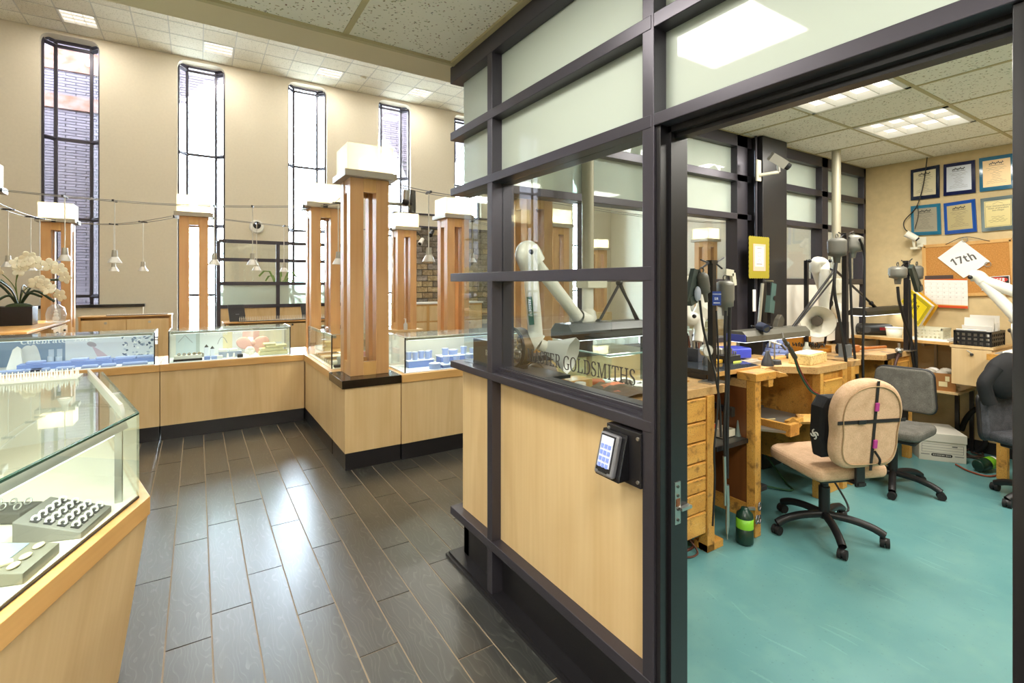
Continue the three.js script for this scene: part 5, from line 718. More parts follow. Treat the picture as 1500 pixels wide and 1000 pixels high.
// ---------------------------------------------------------------- workshop equipment
function motor(t, p, r, h, mat, tilt = 0, label) {   // hanging flexible shaft motor, top at p
  const g = lathe([[0.001, 0], [r * 0.6, 0], [r * 0.95, -0.015], [r, -0.03], [r, -h * 0.75], [r * 0.92, -h * 0.8], [r * 0.92, -h], [r * 0.4, -h - 0.01], [r * 0.32, -h - 0.06], [0.001, -h - 0.06]].reverse(), 0, 0, 0, 20).rotateZ(tilt).translate(p.x, p.y, p.z);
  const m = add(t, 'motor', g, mat, label ? { label } : {}); add(m, 'hanger_ring', new THREE.TorusGeometry(0.018, 0.004, 6, 14).translate(p.x, p.y + 0.018, p.z), DARKSTEEL); return m;
}
function pole(t, x, z, y1, y0 = BT) { add(t, 'pole', box(x - 0.018, x + 0.018, y0 + 0.01, y1, z - 0.018, z + 0.018), BLACK); add(t, 'base_plate', box(x - 0.07, x + 0.07, y0, y0 + 0.01, z - 0.05, z + 0.05), STEEL); add(t, 'head_bracket', [box(x - 0.03, x + 0.03, y1, y1 + 0.02, z - 0.02, z + 0.02), rod(V(x - 0.02, y1 + 0.01, z), V(x - 0.1, y1 - 0.03, z), 0.006), rod(V(x + 0.02, y1 + 0.01, z), V(x + 0.1, y1 - 0.03, z), 0.006), rod(V(x + 0.02, y1, z), V(x + 0.12, y1 + 0.04, z), 0.005), rod(V(x - 0.02, y1, z), V(x - 0.11, y1 + 0.02, z), 0.005)], BLACK); }
const MOTOR = std(0x7c7b73, 0.45, { metalness: 0.35 }), MOTOR_D = std(0x62615a, 0.55, { metalness: 0.2 }), GREENGREY = std(0x39443f, 0.5), CABLE = std(0x1a1a1c, 0.55);
const holder = (t, a, b, w) => add(t, 'tool_cradle', [beam(a, b, w, 0.03), beam(V(a.x + w * 0.5, a.y, a.z), V(b.x + w * 0.9, b.y + 0.03, b.z), 0.02, 0.03), beam(V(b.x, b.y, b.z), V(b.x + w * 1.1, b.y + 0.02, b.z), 0.05, 0.04)], GREENGREY);
{ // hanger by the door
  const z = -1.93, x = at(1043, 400, 'z', z).x, t = thing('flex_shaft_hanger', 'black pole with a blue-labelled motor and hand pieces hanging beside the drawers', 'tool hanger', [x, BT, z]); pole(t, x, z, 1.72);
  const m = motor(t, at(1062, 411, 'z', z + 0.02), 0.055, 0.16, MOTOR, 0, 'grey cylindrical motor');
  const lp = at(1052, 437, 'z', z + 0.078); const lab = card(0.05, 0.085); add(m, 'label_plate', lab.rotateY(-0.75).translate(lp.x + 0.012, lp.y, z + 0.06), std(0xffffff, 0.4, { map: ctex(64, 108, (c, w, h) => { c.fillStyle = '#2b4a9e'; c.fillRect(0, 0, w, h); c.fillStyle = '#e8ecf6'; c.font = 'bold 13px sans-serif'; c.fillText('FOREDOM', 2, 26); c.font = 'bold 26px sans-serif'; c.fillText('SR', 14, 66); c.fillRect(8, 86, 48, 6); }) }));
  holder(t, at(1018, 395, 'z', z), at(1008, 442, 'z', z), 0.05); motor(t, at(1028, 400, 'z', z + 0.03), 0.035, 0.12, MOTOR_D, 0.25); add(t, 'spare_head', [ball(at(1022, 430, 'z', z + 0.03).x, at(1022, 430, 'z', z).y, z + 0.03, 0.035, 0.7, 1.3, 0.5)], std(0xa9b2c4, 0.35)); const q = at(1062, 398, 'z', z), w1 = at(1073, 400, 'z', z), w2 = at(1075, 418, 'z', z); add(t, 'white_guard', [beam(q, w1, 0.04, 0.02), beam(w1, w2, 0.035, 0.02)], IVORY);
  const e = (u, v, zz = -1.82) => at(u, v, 'z', zz);
  add(t, 'drive_cable', tube([e(1063, 455), e(1062, 490), e(1064, 560), e(1061, 620), e(1062, 668)], 0.009, 30), CABLE); add(t, 'drive_cable', tube([e(1069, 450), e(1068, 500), e(1066, 580), e(1065, 650), e(1065, 700)], 0.011, 30), CABLE); add(t, 'drive_cable', tube([e(1049, 455), e(1052, 520), e(1051, 600), e(1046, 660), e(1047, 700), e(1044, 770)], 0.006, 30), CABLE); add(t, 'drive_cable', tube([e(1025, 440), e(1030, 480), e(1040, 520), e(1053, 580), e(1056, 640)], 0.007, 30), CABLE);
  add(t, 'hand_piece', [rod(e(1061, 668), e(1062, 708), 0.01, 0.01), rod(e(1062, 708), e(1062, 740), 0.01, 0.007)], STEEL); add(t, 'hand_piece', [rod(e(1065, 710), e(1066, 735), 0.012), rod(e(1066, 735), e(1065.5, 770), 0.012), rod(e(1065.5, 770), e(1065.5, 783), 0.012, 0.004), rod(e(1065.5, 783), e(1065.5, 790), 0.003)], STEEL);
  const g = e(1043, 514, -1.86); const d = thing('dial_gauge', 'round white dial gauge clipped to the black pole', 'gauge', [g.x, g.y, -1.88]); add(d, 'case', rod(V(g.x, g.y, -1.91), V(g.x - 0.01, g.y, -1.88), 0.036, 0.036, 20), ALU); add(d, 'face', rod(V(g.x - 0.01, g.y, -1.88), V(g.x - 0.0108, g.y, -1.8775), 0.031, 0.031, 20), WHITE); add(d, 'bracket', rod(V(g.x, g.y, -1.91), V(x, g.y, z + 0.01), 0.008), DARKSTEEL); add(d, 'hook', tube([[g.x, g.y - 0.036, -1.89], [g.x + 0.02, g.y - 0.07, -1.88], [g.x + 0.035, g.y - 0.14, -1.86]], 0.006, 12), STEEL);
  const pv = e(998, 590, -1.85), hp = thing('hand_piece', 'black and white hand piece hanging at the bench edge by the jamb', 'tool', [pv.x, 0.78, -1.845]); add(hp, 'clip', box(pv.x - 0.03, pv.x + 0.02, 0.955, 0.98, -1.875, -1.84), BLACK); add(hp, 'grip', rod(V(pv.x + 0.005, 0.96, -1.845), V(pv.x, 0.885, -1.845), 0.012), BLACK); add(hp, 'tip', rod(V(pv.x, 0.885, -1.845), V(pv.x - 0.025, 0.79, -1.845), 0.012, 0.005), WHITE); add(hp, 'needle', rod(V(pv.x + 0.005, 0.96, -1.85), V(pv.x + 0.008, 1.03, -1.85), 0.003), STEEL);
}
{ // hanger in the middle
  const z = -1.98, x = at(1238, 400, 'z', z).x, t = thing('flex_shaft_hanger', 'black pole with two round grey motors standing between the second and third benches', 'tool hanger', [x, BT, z]); pole(t, x, z, at(1238, 345, 'z', z).y); add(t, 'base_block', box(x - 0.035, x + 0.035, BT, BT + 0.11, z - 0.035, z + 0.035), std(0x6d7274, 0.5));
  motor(t, at(1226, 349, 'z', z), 0.07, 0.14, MOTOR_D, 0, 'dented round grey motor'); motor(t, at(1250, 345, 'z', z), 0.075, 0.13, MOTOR, -0.12, 'tilted round grey motor'); const e = (u, v, zz = -1.9) => at(u, v, 'z', zz);
  add(t, 'drive_cable', tube([e(1225, 385), e(1222, 420), e(1230, 470), e(1238, 520), e(1247, 580)], 0.012, 30), CABLE); add(t, 'drive_cable', tube([e(1245, 370), e(1246, 420), e(1250, 500), e(1257, 560)], 0.01, 30), CABLE); add(t, 'drive_cable', tube([e(1259, 350), e(1265, 365), e(1266, 430), e(1264, 520), e(1265, 575)], 0.01, 30), CABLE);
}
{ // hanger by the plaques
  const z = -1.88, x = at(1328, 400, 'z', z).x, t = thing('flex_shaft_hanger', 'black pole with a small grey motor and a cradle in front of the calendar', 'tool hanger', [x, BT, z]); pole(t, x, z, at(1328, 385, 'z', z).y);
  motor(t, at(1315, 390, 'z', z), 0.07, 0.1, MOTOR, 0, 'grey motor with a pale blue side'); motor(t, at(1343, 389, 'z', z + 0.03), 0.05, 0.12, MOTOR_D); holder(t, at(1334, 390, 'z', z + 0.04), at(1344, 424, 'z', z + 0.04), 0.06); const e = (u, v, zz = -1.84) => at(u, v, 'z', zz);
  add(t, 'drive_cable', tube([e(1315, 420), e(1317, 440), e(1325, 470), e(1338, 510), e(1343, 545)], 0.012, 30), CABLE); add(t, 'drive_cable', tube([e(1340, 430), e(1341, 470), e(1342, 510), e(1343, 545)], 0.011, 30), CABLE); add(t, 'drive_cable', tube([e(1332, 410), e(1334, 460), e(1336, 520), e(1344, 560)], 0.01, 30), CABLE);
  const a = e(1315, 513, -1.84), b = thing('hose_tool', 'chrome headed hose standing on the burnt bench edge', 'tool', [a.x, 0.9, -1.83]); add(b, 'head', [ball(a.x, a.y, -1.83, 0.03, 1.2, 0.8, 1), cyl(a.x, a.y + 0.02, a.y + 0.06, -1.83, 0.01), rod(V(a.x - 0.05, a.y, -1.83), V(a.x + 0.05, a.y, -1.83), 0.008)], STEEL); add(b, 'hose', tube([V(a.x, a.y - 0.02, -1.83), e(1311, 535, -1.82), e(1306, 565, -1.82)], 0.012, 16), std(0x3a1d16, 0.6));
}
function taskLamp(label, a, b, depth, h, mat, arms, o = {}) {  // box head between a and b (front lower edge), lit underneath
  const t = thing('task_lamp', label, 'lamp', [(a.x + b.x) / 2, a.y, (a.z + b.z) / 2]), d = b.clone().sub(a), len = d.length(), ang = Math.atan2(-d.z, d.x), cx = (a.x + b.x) / 2, cz = (a.z + b.z) / 2, cy = (a.y + b.y) / 2;
  const hood = plate([[-depth / 2, 0], [depth / 2, 0], [depth / 2, h * 0.55], [depth * 0.3, h], [-depth * 0.3, h], [-depth / 2, h * 0.55]], len, 0.003).rotateY(Math.PI / 2).translate(len / 2, 0, 0).rotateY(ang).translate(cx, cy, cz - depth / 2 * 0.0);
  add(t, 'hood', hood, mat); const tb = new THREE.BoxGeometry(len - 0.06, 0.006, depth * 0.7).translate(0, -0.003, 0).rotateY(ang).translate(cx, cy - 0.002, cz); add(t, 'lamp_tube', tb, GLOW_STRIP); const l = rectLight(t, len - 0.06, depth * 0.7, cx, cy - 0.012, cz, [0, -1, 0], 0xfffbe8, o.power ?? 5); l.quaternion.premultiply(new THREE.Quaternion().setFromAxisAngle(V(0, 1, 0), ang));
  if (o.end) add(t, 'end_cap', cbox(-len / 2 - 0.004, h * 0.35, 0, 0.01, h * 0.7, depth * 0.9).rotateY(ang).translate(cx, cy, cz), o.end);
  for (const [p, q, r] of arms) add(t, 'arm', rod(p, q, r ?? 0.009), o.armMat ?? BLACK); for (const p of o.joints ?? []) add(t, 'joint', ball(p.x, p.y, p.z, 0.022), o.armMat ?? BLACK); return t;
}
{
  const z = -2.14, e = (u, v, zz = z) => at(u, v, 'z', zz), A = e(1078, 500), B = e(1171, 498);
  const t = taskLamp('grey fluorescent bench lamp with a blue end over the scooped bench', V(A.x, A.y, z), V(B.x, A.y, z), 0.17, 0.075, std(0x6f6d63, 0.35, { metalness: 0.3 }), [[e(1158, 483), e(1222, 396), 0.01], [e(1163, 480), e(1223, 405), 0.007], [e(1222, 396), e(1225, 380), 0.012]], { end: std(0x4a55b8, 0.4), joints: [e(1222, 398)] });
  add(t, 'arm_shroud', plate([[0, 0], [0.1, 0], [0.13, 0.09], [0.09, 0.13], [0.05, 0.1]], 0.04, 0.005).translate(e(1140, 484).x, e(1140, 486).y, z - 0.02), std(0x4b473d, 0.5)); add(t, 'bench_clamp', box(e(1222, 396).x - 0.015, e(1222, 396).x + 0.015, BT, e(1222, 380).y, z - 0.25, z - 0.22), BLACK); add(t, 'clamp_link', rod(e(1222, 396), V(e(1222, 396).x, e(1222, 380).y, z - 0.235), 0.01), BLACK);
  const C = e(1256, 462, -2.2), D = e(1331, 462, -2.2); const t2 = taskLamp('black fluorescent bench lamp with worn white ends above the radio', V(C.x, C.y, -2.2), V(D.x, C.y, -2.2), 0.16, 0.07, std(0x23221f, 0.5), [[e(1224, 396, -2.2), e(1276, 444, -2.2), 0.011], [e(1276, 444, -2.2), e(1284, 452, -2.2), 0.016]], { joints: [e(1276, 444, -2.2)], power: 3 }); add(t2, 'upright', [rod(e(1224, 396, -2.2), V(e(1224, 396, -2.2).x, BT, -2.3), 0.01)], BLACK); for (const u of [1262, 1322]) add(t2, 'label_sticker', cbox(e(u, 450, -2.2).x, C.y + 0.072, -2.2, 0.1, 0.002, 0.08), PAPER);
}
{ // magnifier visor on the lamp, hanging grey cradle on the column
  const p = at(1113, 478, 'z', -2.1), t = thing('magnifier_visor', 'dark blue magnifier visor resting on the grey bench lamp', 'visor', [p.x, p.y, -2.1]); add(t, 'lens_barrel', [rod(V(p.x, p.y, -2.1), V(p.x - 0.03, p.y - 0.01, -2.03), 0.035, 0.03, 16)], std(0x28304e, 0.35)); add(t, 'lens', rod(V(p.x - 0.03, p.y - 0.01, -2.03), V(p.x - 0.0305, p.y - 0.01, -2.029), 0.02, 0.02, 14), DARKSTEEL); add(t, 'band', tube([[p.x + 0.02, p.y, -2.1], [p.x + 0.1, p.y - 0.01, -2.06], [p.x + 0.1, p.y - 0.03, -2.12], [p.x, p.y, -2.16], [p.x - 0.06, p.y, -2.12]], 0.006, 24), BLACK); add(t, 'stand_post', rod(V(p.x + 0.02, p.y, -2.12), V(at(1117, 415, 'z', -2.12).x, at(1117, 415, 'z', -2.12).y, -2.12), 0.012), ALU);
  const a = at(1131, 415, 'z', -2.36), b = at(1127, 458, 'z', -2.36), c = thing('tool_cradle', 'grey green hand tool cradle hung on the black column', 'tool holder', [a.x, b.y, -2.38]); add(c, 'arm', beam(a, b, 0.07, 0.04), std(0x4a6560, 0.45)); add(c, 'grip', beam(V(a.x - 0.03, a.y + 0.01, a.z), V(b.x + 0.02, b.y - 0.09, b.z), 0.05, 0.03), BLACK); add(c, 'knob', rod(V(a.x, (a.y + b.y) / 2, -2.345), V(a.x, (a.y + b.y) / 2, -2.335), 0.02, 0.02, 14), BLACK); add(c, 'hook', rod(V(a.x, a.y + 0.02, -2.42), V(a.x, a.y + 0.02, -2.35), 0.006), STEEL);
}
{ // fume extraction arms
  const arm = (label, pipeX, pipeZ, y1, bits) => { const t = thing('fume_arm', label, 'extraction arm', [pipeX, 1.2, pipeZ]); add(t, 'duct_pipe', cyl(pipeX, y1, LOW, pipeZ, 0.038, 0.038, 18), GALV, { label: 'galvanised drop pipe' }); for (const [n, g, m] of bits(t)) add(t, n, g, m); return t; };
  { const z = -2.33, e = (u, v, zz = z) => at(u, v, 'z', zz), px = e(1225, 300).x; arm('white jointed extraction arm ending in a round cone hood over the scooped bench', px, z, e(1225, 410).y, () => [['valve', box(px - 0.075, px + 0.075, e(1225, 430).y, e(1225, 408).y, z - 0.06, z + 0.06, 0.008), IVORY], ['lower_pipe', cyl(px, e(1225, 455).y, e(1225, 430).y, z, 0.045), PVCW], ['elbow', tube([V(px, e(1225, 448).y, z), V(px - 0.05, e(1225, 458).y, z + 0.02), e(1211, 444, z + 0.05)], 0.055, 14, 14), PVCW], ['arm_tube', rod(e(1212, 446, z + 0.05), e(1193, 392, z + 0.06), 0.034, 0.034, 16), PVCW], ['elbow', tube([e(1194, 396, z + 0.06), e(1195, 384, z + 0.08), e(1206, 386, z + 0.1), e(1207, 398, z + 0.12)], 0.045, 18, 14), PVCW], ['arm_tube', rod(e(1207, 394, z + 0.12), e(1207, 455, z + 0.12), 0.04, 0.04, 16), PVCW], ['knob', [ball(e(1186, 382, z + 0.08).x, e(1186, 382, z + 0.08).y, z + 0.08, 0.016), ball(e(1216, 382, z + 0.1).x, e(1216, 382, z + 0.1).y, z + 0.1, 0.016), ball(e(1217, 463, z + 0.16).x, e(1217, 463, z + 0.16).y, z + 0.16, 0.014)], BLACK], ['hood', lathe([[0.04, 0], [0.05, 0.02], [0.13, 0.1], [0.135, 0.1], [0.055, 0.01], [0.045, -0.02]], 0, 0, 0, 28).rotateX(Math.PI / 2).rotateY(-1.05).translate(e(1197, 470, z + 0.13).x, e(1197, 470, z + 0.13).y, z + 0.13), std(0xe9e6d6, 0.4, { side: THREE.DoubleSide })], ['hood_throat', rod(e(1197, 470, z + 0.1), e(1196, 470, z + 0.17), 0.045, 0.04, 18), std(0x4a4236, 0.6)], ['hood_link', rod(e(1207, 455, z + 0.12), e(1198, 468, z + 0.1), 0.035), PVCW]]); }
  { const z = -2.36, e = (u, v, zz = z) => at(u, v, 'z', zz), px = e(998, 300).x; arm('white extraction elbow on a galvanised drop pipe beside the door opening', px, z, e(998, 406).y, () => [['valve', [box(px - 0.055, px + 0.05, e(998, 421).y, e(998, 404).y, z - 0.05, z + 0.05, 0.006), box(px - 0.01, px + 0.085, e(998, 420).y, e(998, 408).y, z - 0.02, z + 0.06, 0.004)], IVORY], ['lower_pipe', cyl(px, e(998, 452).y, e(998, 421).y, z, 0.046), PVCW], ['elbow', tube([V(px, e(998, 445).y, z), V(px + 0.02, e(998, 464).y, z + 0.02), V(px + 0.1, e(998, 466).y, z + 0.06), V(px + 0.14, e(998, 452).y, z + 0.08)], 0.055, 18, 14), PVCW], ['knob', [ball(e(1017, 463, z + 0.12).x, e(1017, 463, z + 0.12).y, z + 0.12, 0.015), ball(px - 0.06, e(998, 464).y, z + 0.02, 0.014)], BLACK], ['arm_tube', rod(V(px + 0.14, e(998, 455).y, z + 0.08), e(1030, 420, z + 0.06), 0.035, 0.035, 14), PVCW], ['arm_tube', rod(e(1030, 420, z + 0.06), e(1022, 500, z + 0.1), 0.036, 0.036, 14), PVCW]]); }
  { const z = -2.36, e = (u, v, zz = z) => at(u, v, 'z', zz), px = e(861, 300).x, zl = -2.2; const s1 = e(775, 366, zl), s2 = e(783, 492, zl), lab = rod(e(779, 425, zl), e(782, 470, zl), 0.0365, 0.0365, 16);
    const t = arm('white jointed extraction arm with a green name strip behind the partition glass', px, z, e(861, 412).y, () => [['valve', [box(px - 0.05, px + 0.11, e(861, 422).y, e(861, 408).y, z - 0.06, z + 0.06, 0.006)], IVORY], ['lower_pipe', cyl(px, e(861, 466).y, e(861, 421).y, z, 0.036), PVCW], ['elbow', tube([V(px, e(861, 458).y, z), V(px - 0.02, e(861, 470).y, z + 0.03), e(846, 464, z + 0.06)], 0.05, 14, 14), PVCW], ['arm_tube', rod(e(846, 464, z + 0.08), e(782, 382, zl), 0.036, 0.036, 16), PVCW], ['elbow', tube([e(786, 384, zl), e(776, 366, zl), e(768, 370, zl + 0.02), e(775, 392, zl)], 0.05, 16, 14), PVCW], ['arm_tube', rod(e(776, 385, zl), e(785, 496, zl), 0.04, 0.04, 16), PVCW], ['elbow', tube([e(785, 488, zl), e(782, 498, zl), e(790, 504, zl + 0.02)], 0.05, 12, 14), PVCW], ['arm_tube', rod(e(790, 504, zl + 0.02), e(812, 514, zl + 0.05), 0.032, 0.034, 14), PVCW], ['knob', [ball(e(777, 369, zl + 0.06).x, e(777, 369, zl + 0.06).y, zl + 0.06, 0.016), ball(e(866, 471, z + 0.06).x, e(866, 471, z + 0.06).y, z + 0.06, 0.015)], BLACK], ['hood', lathe([[0.035, 0], [0.045, 0.02], [0.1, 0.12], [0.104, 0.12], [0.05, 0.01], [0.04, -0.03]], 0, 0, 0, 8).rotateX(Math.PI / 2).rotateX(0.25).rotateY(0.5).translate(e(808, 511, zl + 0.05).x, e(808, 511, zl + 0.05).y, zl + 0.05), std(0xd9dcd8, 0.35, { side: THREE.DoubleSide })]]);
    const c = e(780.5, 455, zl + 0.042), g = card(0.028, 0.15); add(t, 'name_strip', g.rotateZ(0.09).rotateY(-0.55).translate(c.x - 0.012, c.y, zl + 0.038), std(0xffffff, 0.4, { map: ctex(48, 256, (x, w, h) => { x.fillStyle = '#1f5a3a'; x.fillRect(0, 0, w, h); x.fillStyle = '#eef2ec'; x.font = 'bold 34px sans-serif'; x.translate(12, 12); x.rotate(Math.PI / 2); x.fillText('ALSIDENT', 10, 0 + -0 + 0); }) })); }
  { const X = 5.72, e = (u, v, xx = X) => at(u, v, 'x', xx), t = thing('fume_arm', 'white jointed extraction arm reaching over the honey bench', 'extraction arm', [X, 1.1, -1.1]); add(t, 'elbow', tube([e(1423, 404), e(1432, 404), e(1441, 412)], 0.05, 12, 14), PVCW); add(t, 'arm_tube', rod(e(1438, 410), e(1506, 434), 0.045, 0.045, 16), PVCW); add(t, 'arm_tube', rod(e(1440, 412), e(1492, 468), 0.045, 0.045, 16), PVCW); add(t, 'elbow', tube([e(1488, 464), e(1497, 474), e(1490, 481), e(1484, 481)], 0.055, 14, 14), PVCW); add(t, 'knob', [ball(e(1424, 406).x - 0.05, e(1424, 406).y, e(1424, 406).z, 0.018), ball(e(1480, 484).x, e(1480, 484).y, e(1480, 484).z, 0.018)], BLACK); const r = e(1506, 434); add(t, 'support_post', cyl(r.x, 1.014, LOW, r.z, 0.045), PVCW); const tip = e(1492, 498); add(t, 'nozzle', rod(e(1486, 481), V(tip.x, 1.05, tip.z), 0.03, 0.025), ALU); }
}
{ // lamp, hood and goods on the first bench, seen through the partition
  const zl = -2.25, e = (u, v, zz = zl) => at(u, v, 'z', zz), A = e(822, 497), B = e(936, 493); const ln = taskLamp('black fluorescent bench lamp behind the partition glass', V(A.x, A.y, zl), V(B.x, A.y, zl), 0.2, 0.09, std(0x0f1012, 0.3), [[e(878, 470), e(907, 416), 0.009], [e(907, 416), e(940, 478), 0.009], [e(910, 416), e(936, 480), 0.006]], { joints: [e(907, 414), e(877, 472)], power: 4 }); add(ln, 'upright', rod(e(940, 478), V(e(940, 478).x, BT, zl), 0.01), BLACK); add(ln, 'neck', rod(e(877, 474), e(877, 484), 0.014), BLACK);
  const h = thing('dust_hood', 'clear acrylic dust hood on the first bench', 'hood', [2.1, BT, -2.05]), x0 = 1.86, x1 = 2.3, y0 = BT, y1 = 1.2, hz = -2.4, hf = -1.95; const AC = new THREE.MeshPhysicalMaterial({ color: 0xf2fafb, roughness: 0.02, transmission: 1, thickness: 0 }); add(h, 'side', box(x0, x0 + 0.005, y0, y1, hz, hf), AC); add(h, 'side', box(x1 - 0.005, x1, y0, y1, hz, hf), AC); add(h, 'back', box(x0, x1, y0, y1, hz, hz + 0.005), AC); add(h, 'lid', box(x0, x1, y1, y1 + 0.005, hz, hf), AC); add(h, 'rim', [box(x0 - 0.003, x1 + 0.003, y1 + 0.005, y1 + 0.012, hf - 0.012, hf), box(x0 - 0.003, x0 + 0.006, y1 + 0.005, y1 + 0.012, hz, hf)], std(0x6f9490, 0.3));
  const leather = [std(0xb85a3a, 0.7), std(0xe6e2da, 0.75), std(0xcf7048, 0.7), std(0xf0ede6, 0.8)]; [[2.02, -2.3, 0.2, 0.03, 0], [2.16, -2.2, 0.18, 0.035, 1], [2.04, -2.12, 0.18, 0.03, 2], [2.2, -2.06, 0.16, 0.03, 3], [1.95, -2.03, 0.12, 0.025, 0]].forEach(([x, z, w, hh, i], k) => solo('cloth_bundle', ['rust coloured folded leather under the acrylic hood', 'grey white folded cloth under the acrylic hood', 'orange folded leather under the acrylic hood', 'white folded cloth at the open side of the acrylic hood', 'small rust leather scrap under the acrylic hood'][k], 'cloth', cbox(0, hh / 2, 0, w, hh, 0.08, 0.012).rotateY(k * 0.5 - 0.8).translate(x, BT + 0.001, z), leather[i], { base: [x, BT, z] }));
  const ob = (u, v, x) => at(u, v, 'x', x); const o = ob(757, 535, 1.47), t = thing('round_ornament', 'round bronze framed ornament with a silver centre on the partition sill', 'ornament', [o.x, 1.15, o.z]); add(t, 'drum', new THREE.CylinderGeometry(0.105, 0.105, 0.07, 36, 1, true).rotateZ(Math.PI / 2).rotateY(0.08).translate(o.x, 1.25, o.z), std(0x6b5a44, 0.35, { metalness: 0.5, side: THREE.DoubleSide })); add(t, 'rim', new THREE.TorusGeometry(0.105, 0.009, 8, 36).rotateY(Math.PI / 2 + 0.08).translate(o.x - 0.035, 1.25, o.z + 0.003), std(0x2b2a2c, 0.3, { metalness: 0.5 })); const cr = []; for (let i = 0; i < 26; i++) cr.push(ball(o.x + 0.01, 1.25 + rnd(-0.06, 0.05), o.z + rnd(-0.05, 0.05), rnd(0.008, 0.018), 1, 1, 1, 6, 5)); add(t, 'crystals', cr, std(0xd8d6d0, 0.15, { metalness: 0.6 })); add(t, 'foot', box(o.x - 0.03, o.x + 0.04, 1.135, 1.155, o.z - 0.05, o.z + 0.05), BLACK); add(t, 'shelf_ledge', box(IX, o.x + 0.12, 1.12, 1.136, -2.4, -1.95), BLACK);
  const o2 = ob(790, 540, 1.62); const t2 = thing('round_box', 'brown round metal canister behind the bronze ornament', 'canister', [o2.x, BT, o2.z]); add(t2, 'body', rod(V(o2.x + 0.05, BT + 0.09, o2.z), V(o2.x - 0.04, BT + 0.09, o2.z + 0.02), 0.09, 0.09, 28), std(0x5c4c3a, 0.5)); add(t2, 'lid', rod(V(o2.x - 0.04, BT + 0.09, o2.z + 0.02), V(o2.x - 0.05, BT + 0.09, o2.z + 0.022), 0.085, 0.075, 28), std(0x80705a, 0.4, { metalness: 0.4 }));
  const o3 = ob(830, 545, 1.75); solo('wooden_block', 'honey wooden block on the first bench behind the lettering', 'block', box(o3.x - 0.02, o3.x + 0.14, BT, BT + 0.08, o3.z - 0.06, o3.z + 0.06, 0.004), HONEY_H, { base: [o3.x, BT, o3.z] }); const o4 = ob(850, 550, 1.72); solo('jar', 'small white jar beside the honey wooden block', 'jar', lathe([[0.001, 0], [0.04, 0], [0.042, 0.06], [0.03, 0.075], [0.03, 0.09], [0.001, 0.09]], o4.x, BT, o4.z), std(0xcfcabc, 0.4), { base: [o4.x, BT, o4.z] });
  const sk = thing('leather_apron', 'dark brown leather sling bunched on the bench below the lettering', 'leather sling', [1.75, BT, -1.75]); const g = new THREE.PlaneGeometry(0.75, 0.3, 30, 14).rotateX(-Math.PI / 2), p = g.attributes.position; for (let i = 0; i < p.count; i++) p.setY(i, 0.02 + 0.03 * Math.abs(fbm(p.getX(i) * 5, p.getZ(i) * 9, 6)) * 2); g.computeVertexNormals(); const lm = std(0x54402e, 0.75); lm.side = THREE.DoubleSide; add(sk, 'leather', g.translate(1.83, BT + 0.002, -2.01), lm); for (const [x, z] of [[1.6, -2.0], [1.7, -1.95]]) solo('wax_piece', 'small white wax lump on the leather sling', 'wax', ball(x, BT + 0.07, z, 0.018, 1.2, 0.7, 1), WHITE, { base: [x, BT + 0.055, z], group: 'wax lumps' });
}

// ---------------------------------------------------------------- things on the plaque wall
const EX = WS.x1;
// quad on the plaque wall from four photo corners (top-left, top-right, bottom-right, bottom-left), thick boards
function wallQuad(px, x = EX - 0.02) { return px.map(([u, v]) => at(u, v, 'x', x)); }
function quadGeo([a, b, c, d]) { const g = new THREE.BufferGeometry(); g.setAttribute('position', new THREE.Float32BufferAttribute([d, c, b, d, b, a].flatMap((p) => [p.x, p.y, p.z]), 3)); g.setAttribute('uv', new THREE.Float32BufferAttribute([0, 0, 1, 0, 1, 1, 0, 0, 1, 1, 0, 1], 2)); g.computeVertexNormals(); return keepUv(g); }
function slab(q, t) { const o = V(t, 0, 0), r = q.map((p) => p.clone().add(o)), pos = []; const f = (a, b, c, d) => pos.push(...[a, b, c, a, c, d].flatMap((p) => [p.x, p.y, p.z])); f(q[3], q[2], q[1], q[0]); f(r[0], r[1], r[2], r[3]); for (let i = 0; i < 4; i++) { const j = (i + 1) % 4; f(q[i], q[j], r[j], r[i]); } const g = new THREE.BufferGeometry(); g.setAttribute('position', new THREE.Float32BufferAttribute(pos, 3)); g.computeVertexNormals(); return g; }
const inner = (q, k) => { const c = q.reduce((s, p) => s.add(p), V(0, 0, 0)).multiplyScalar(0.25); return q.map((p) => p.clone().lerp(c, k).add(V(-0.006, 0, 0))); };
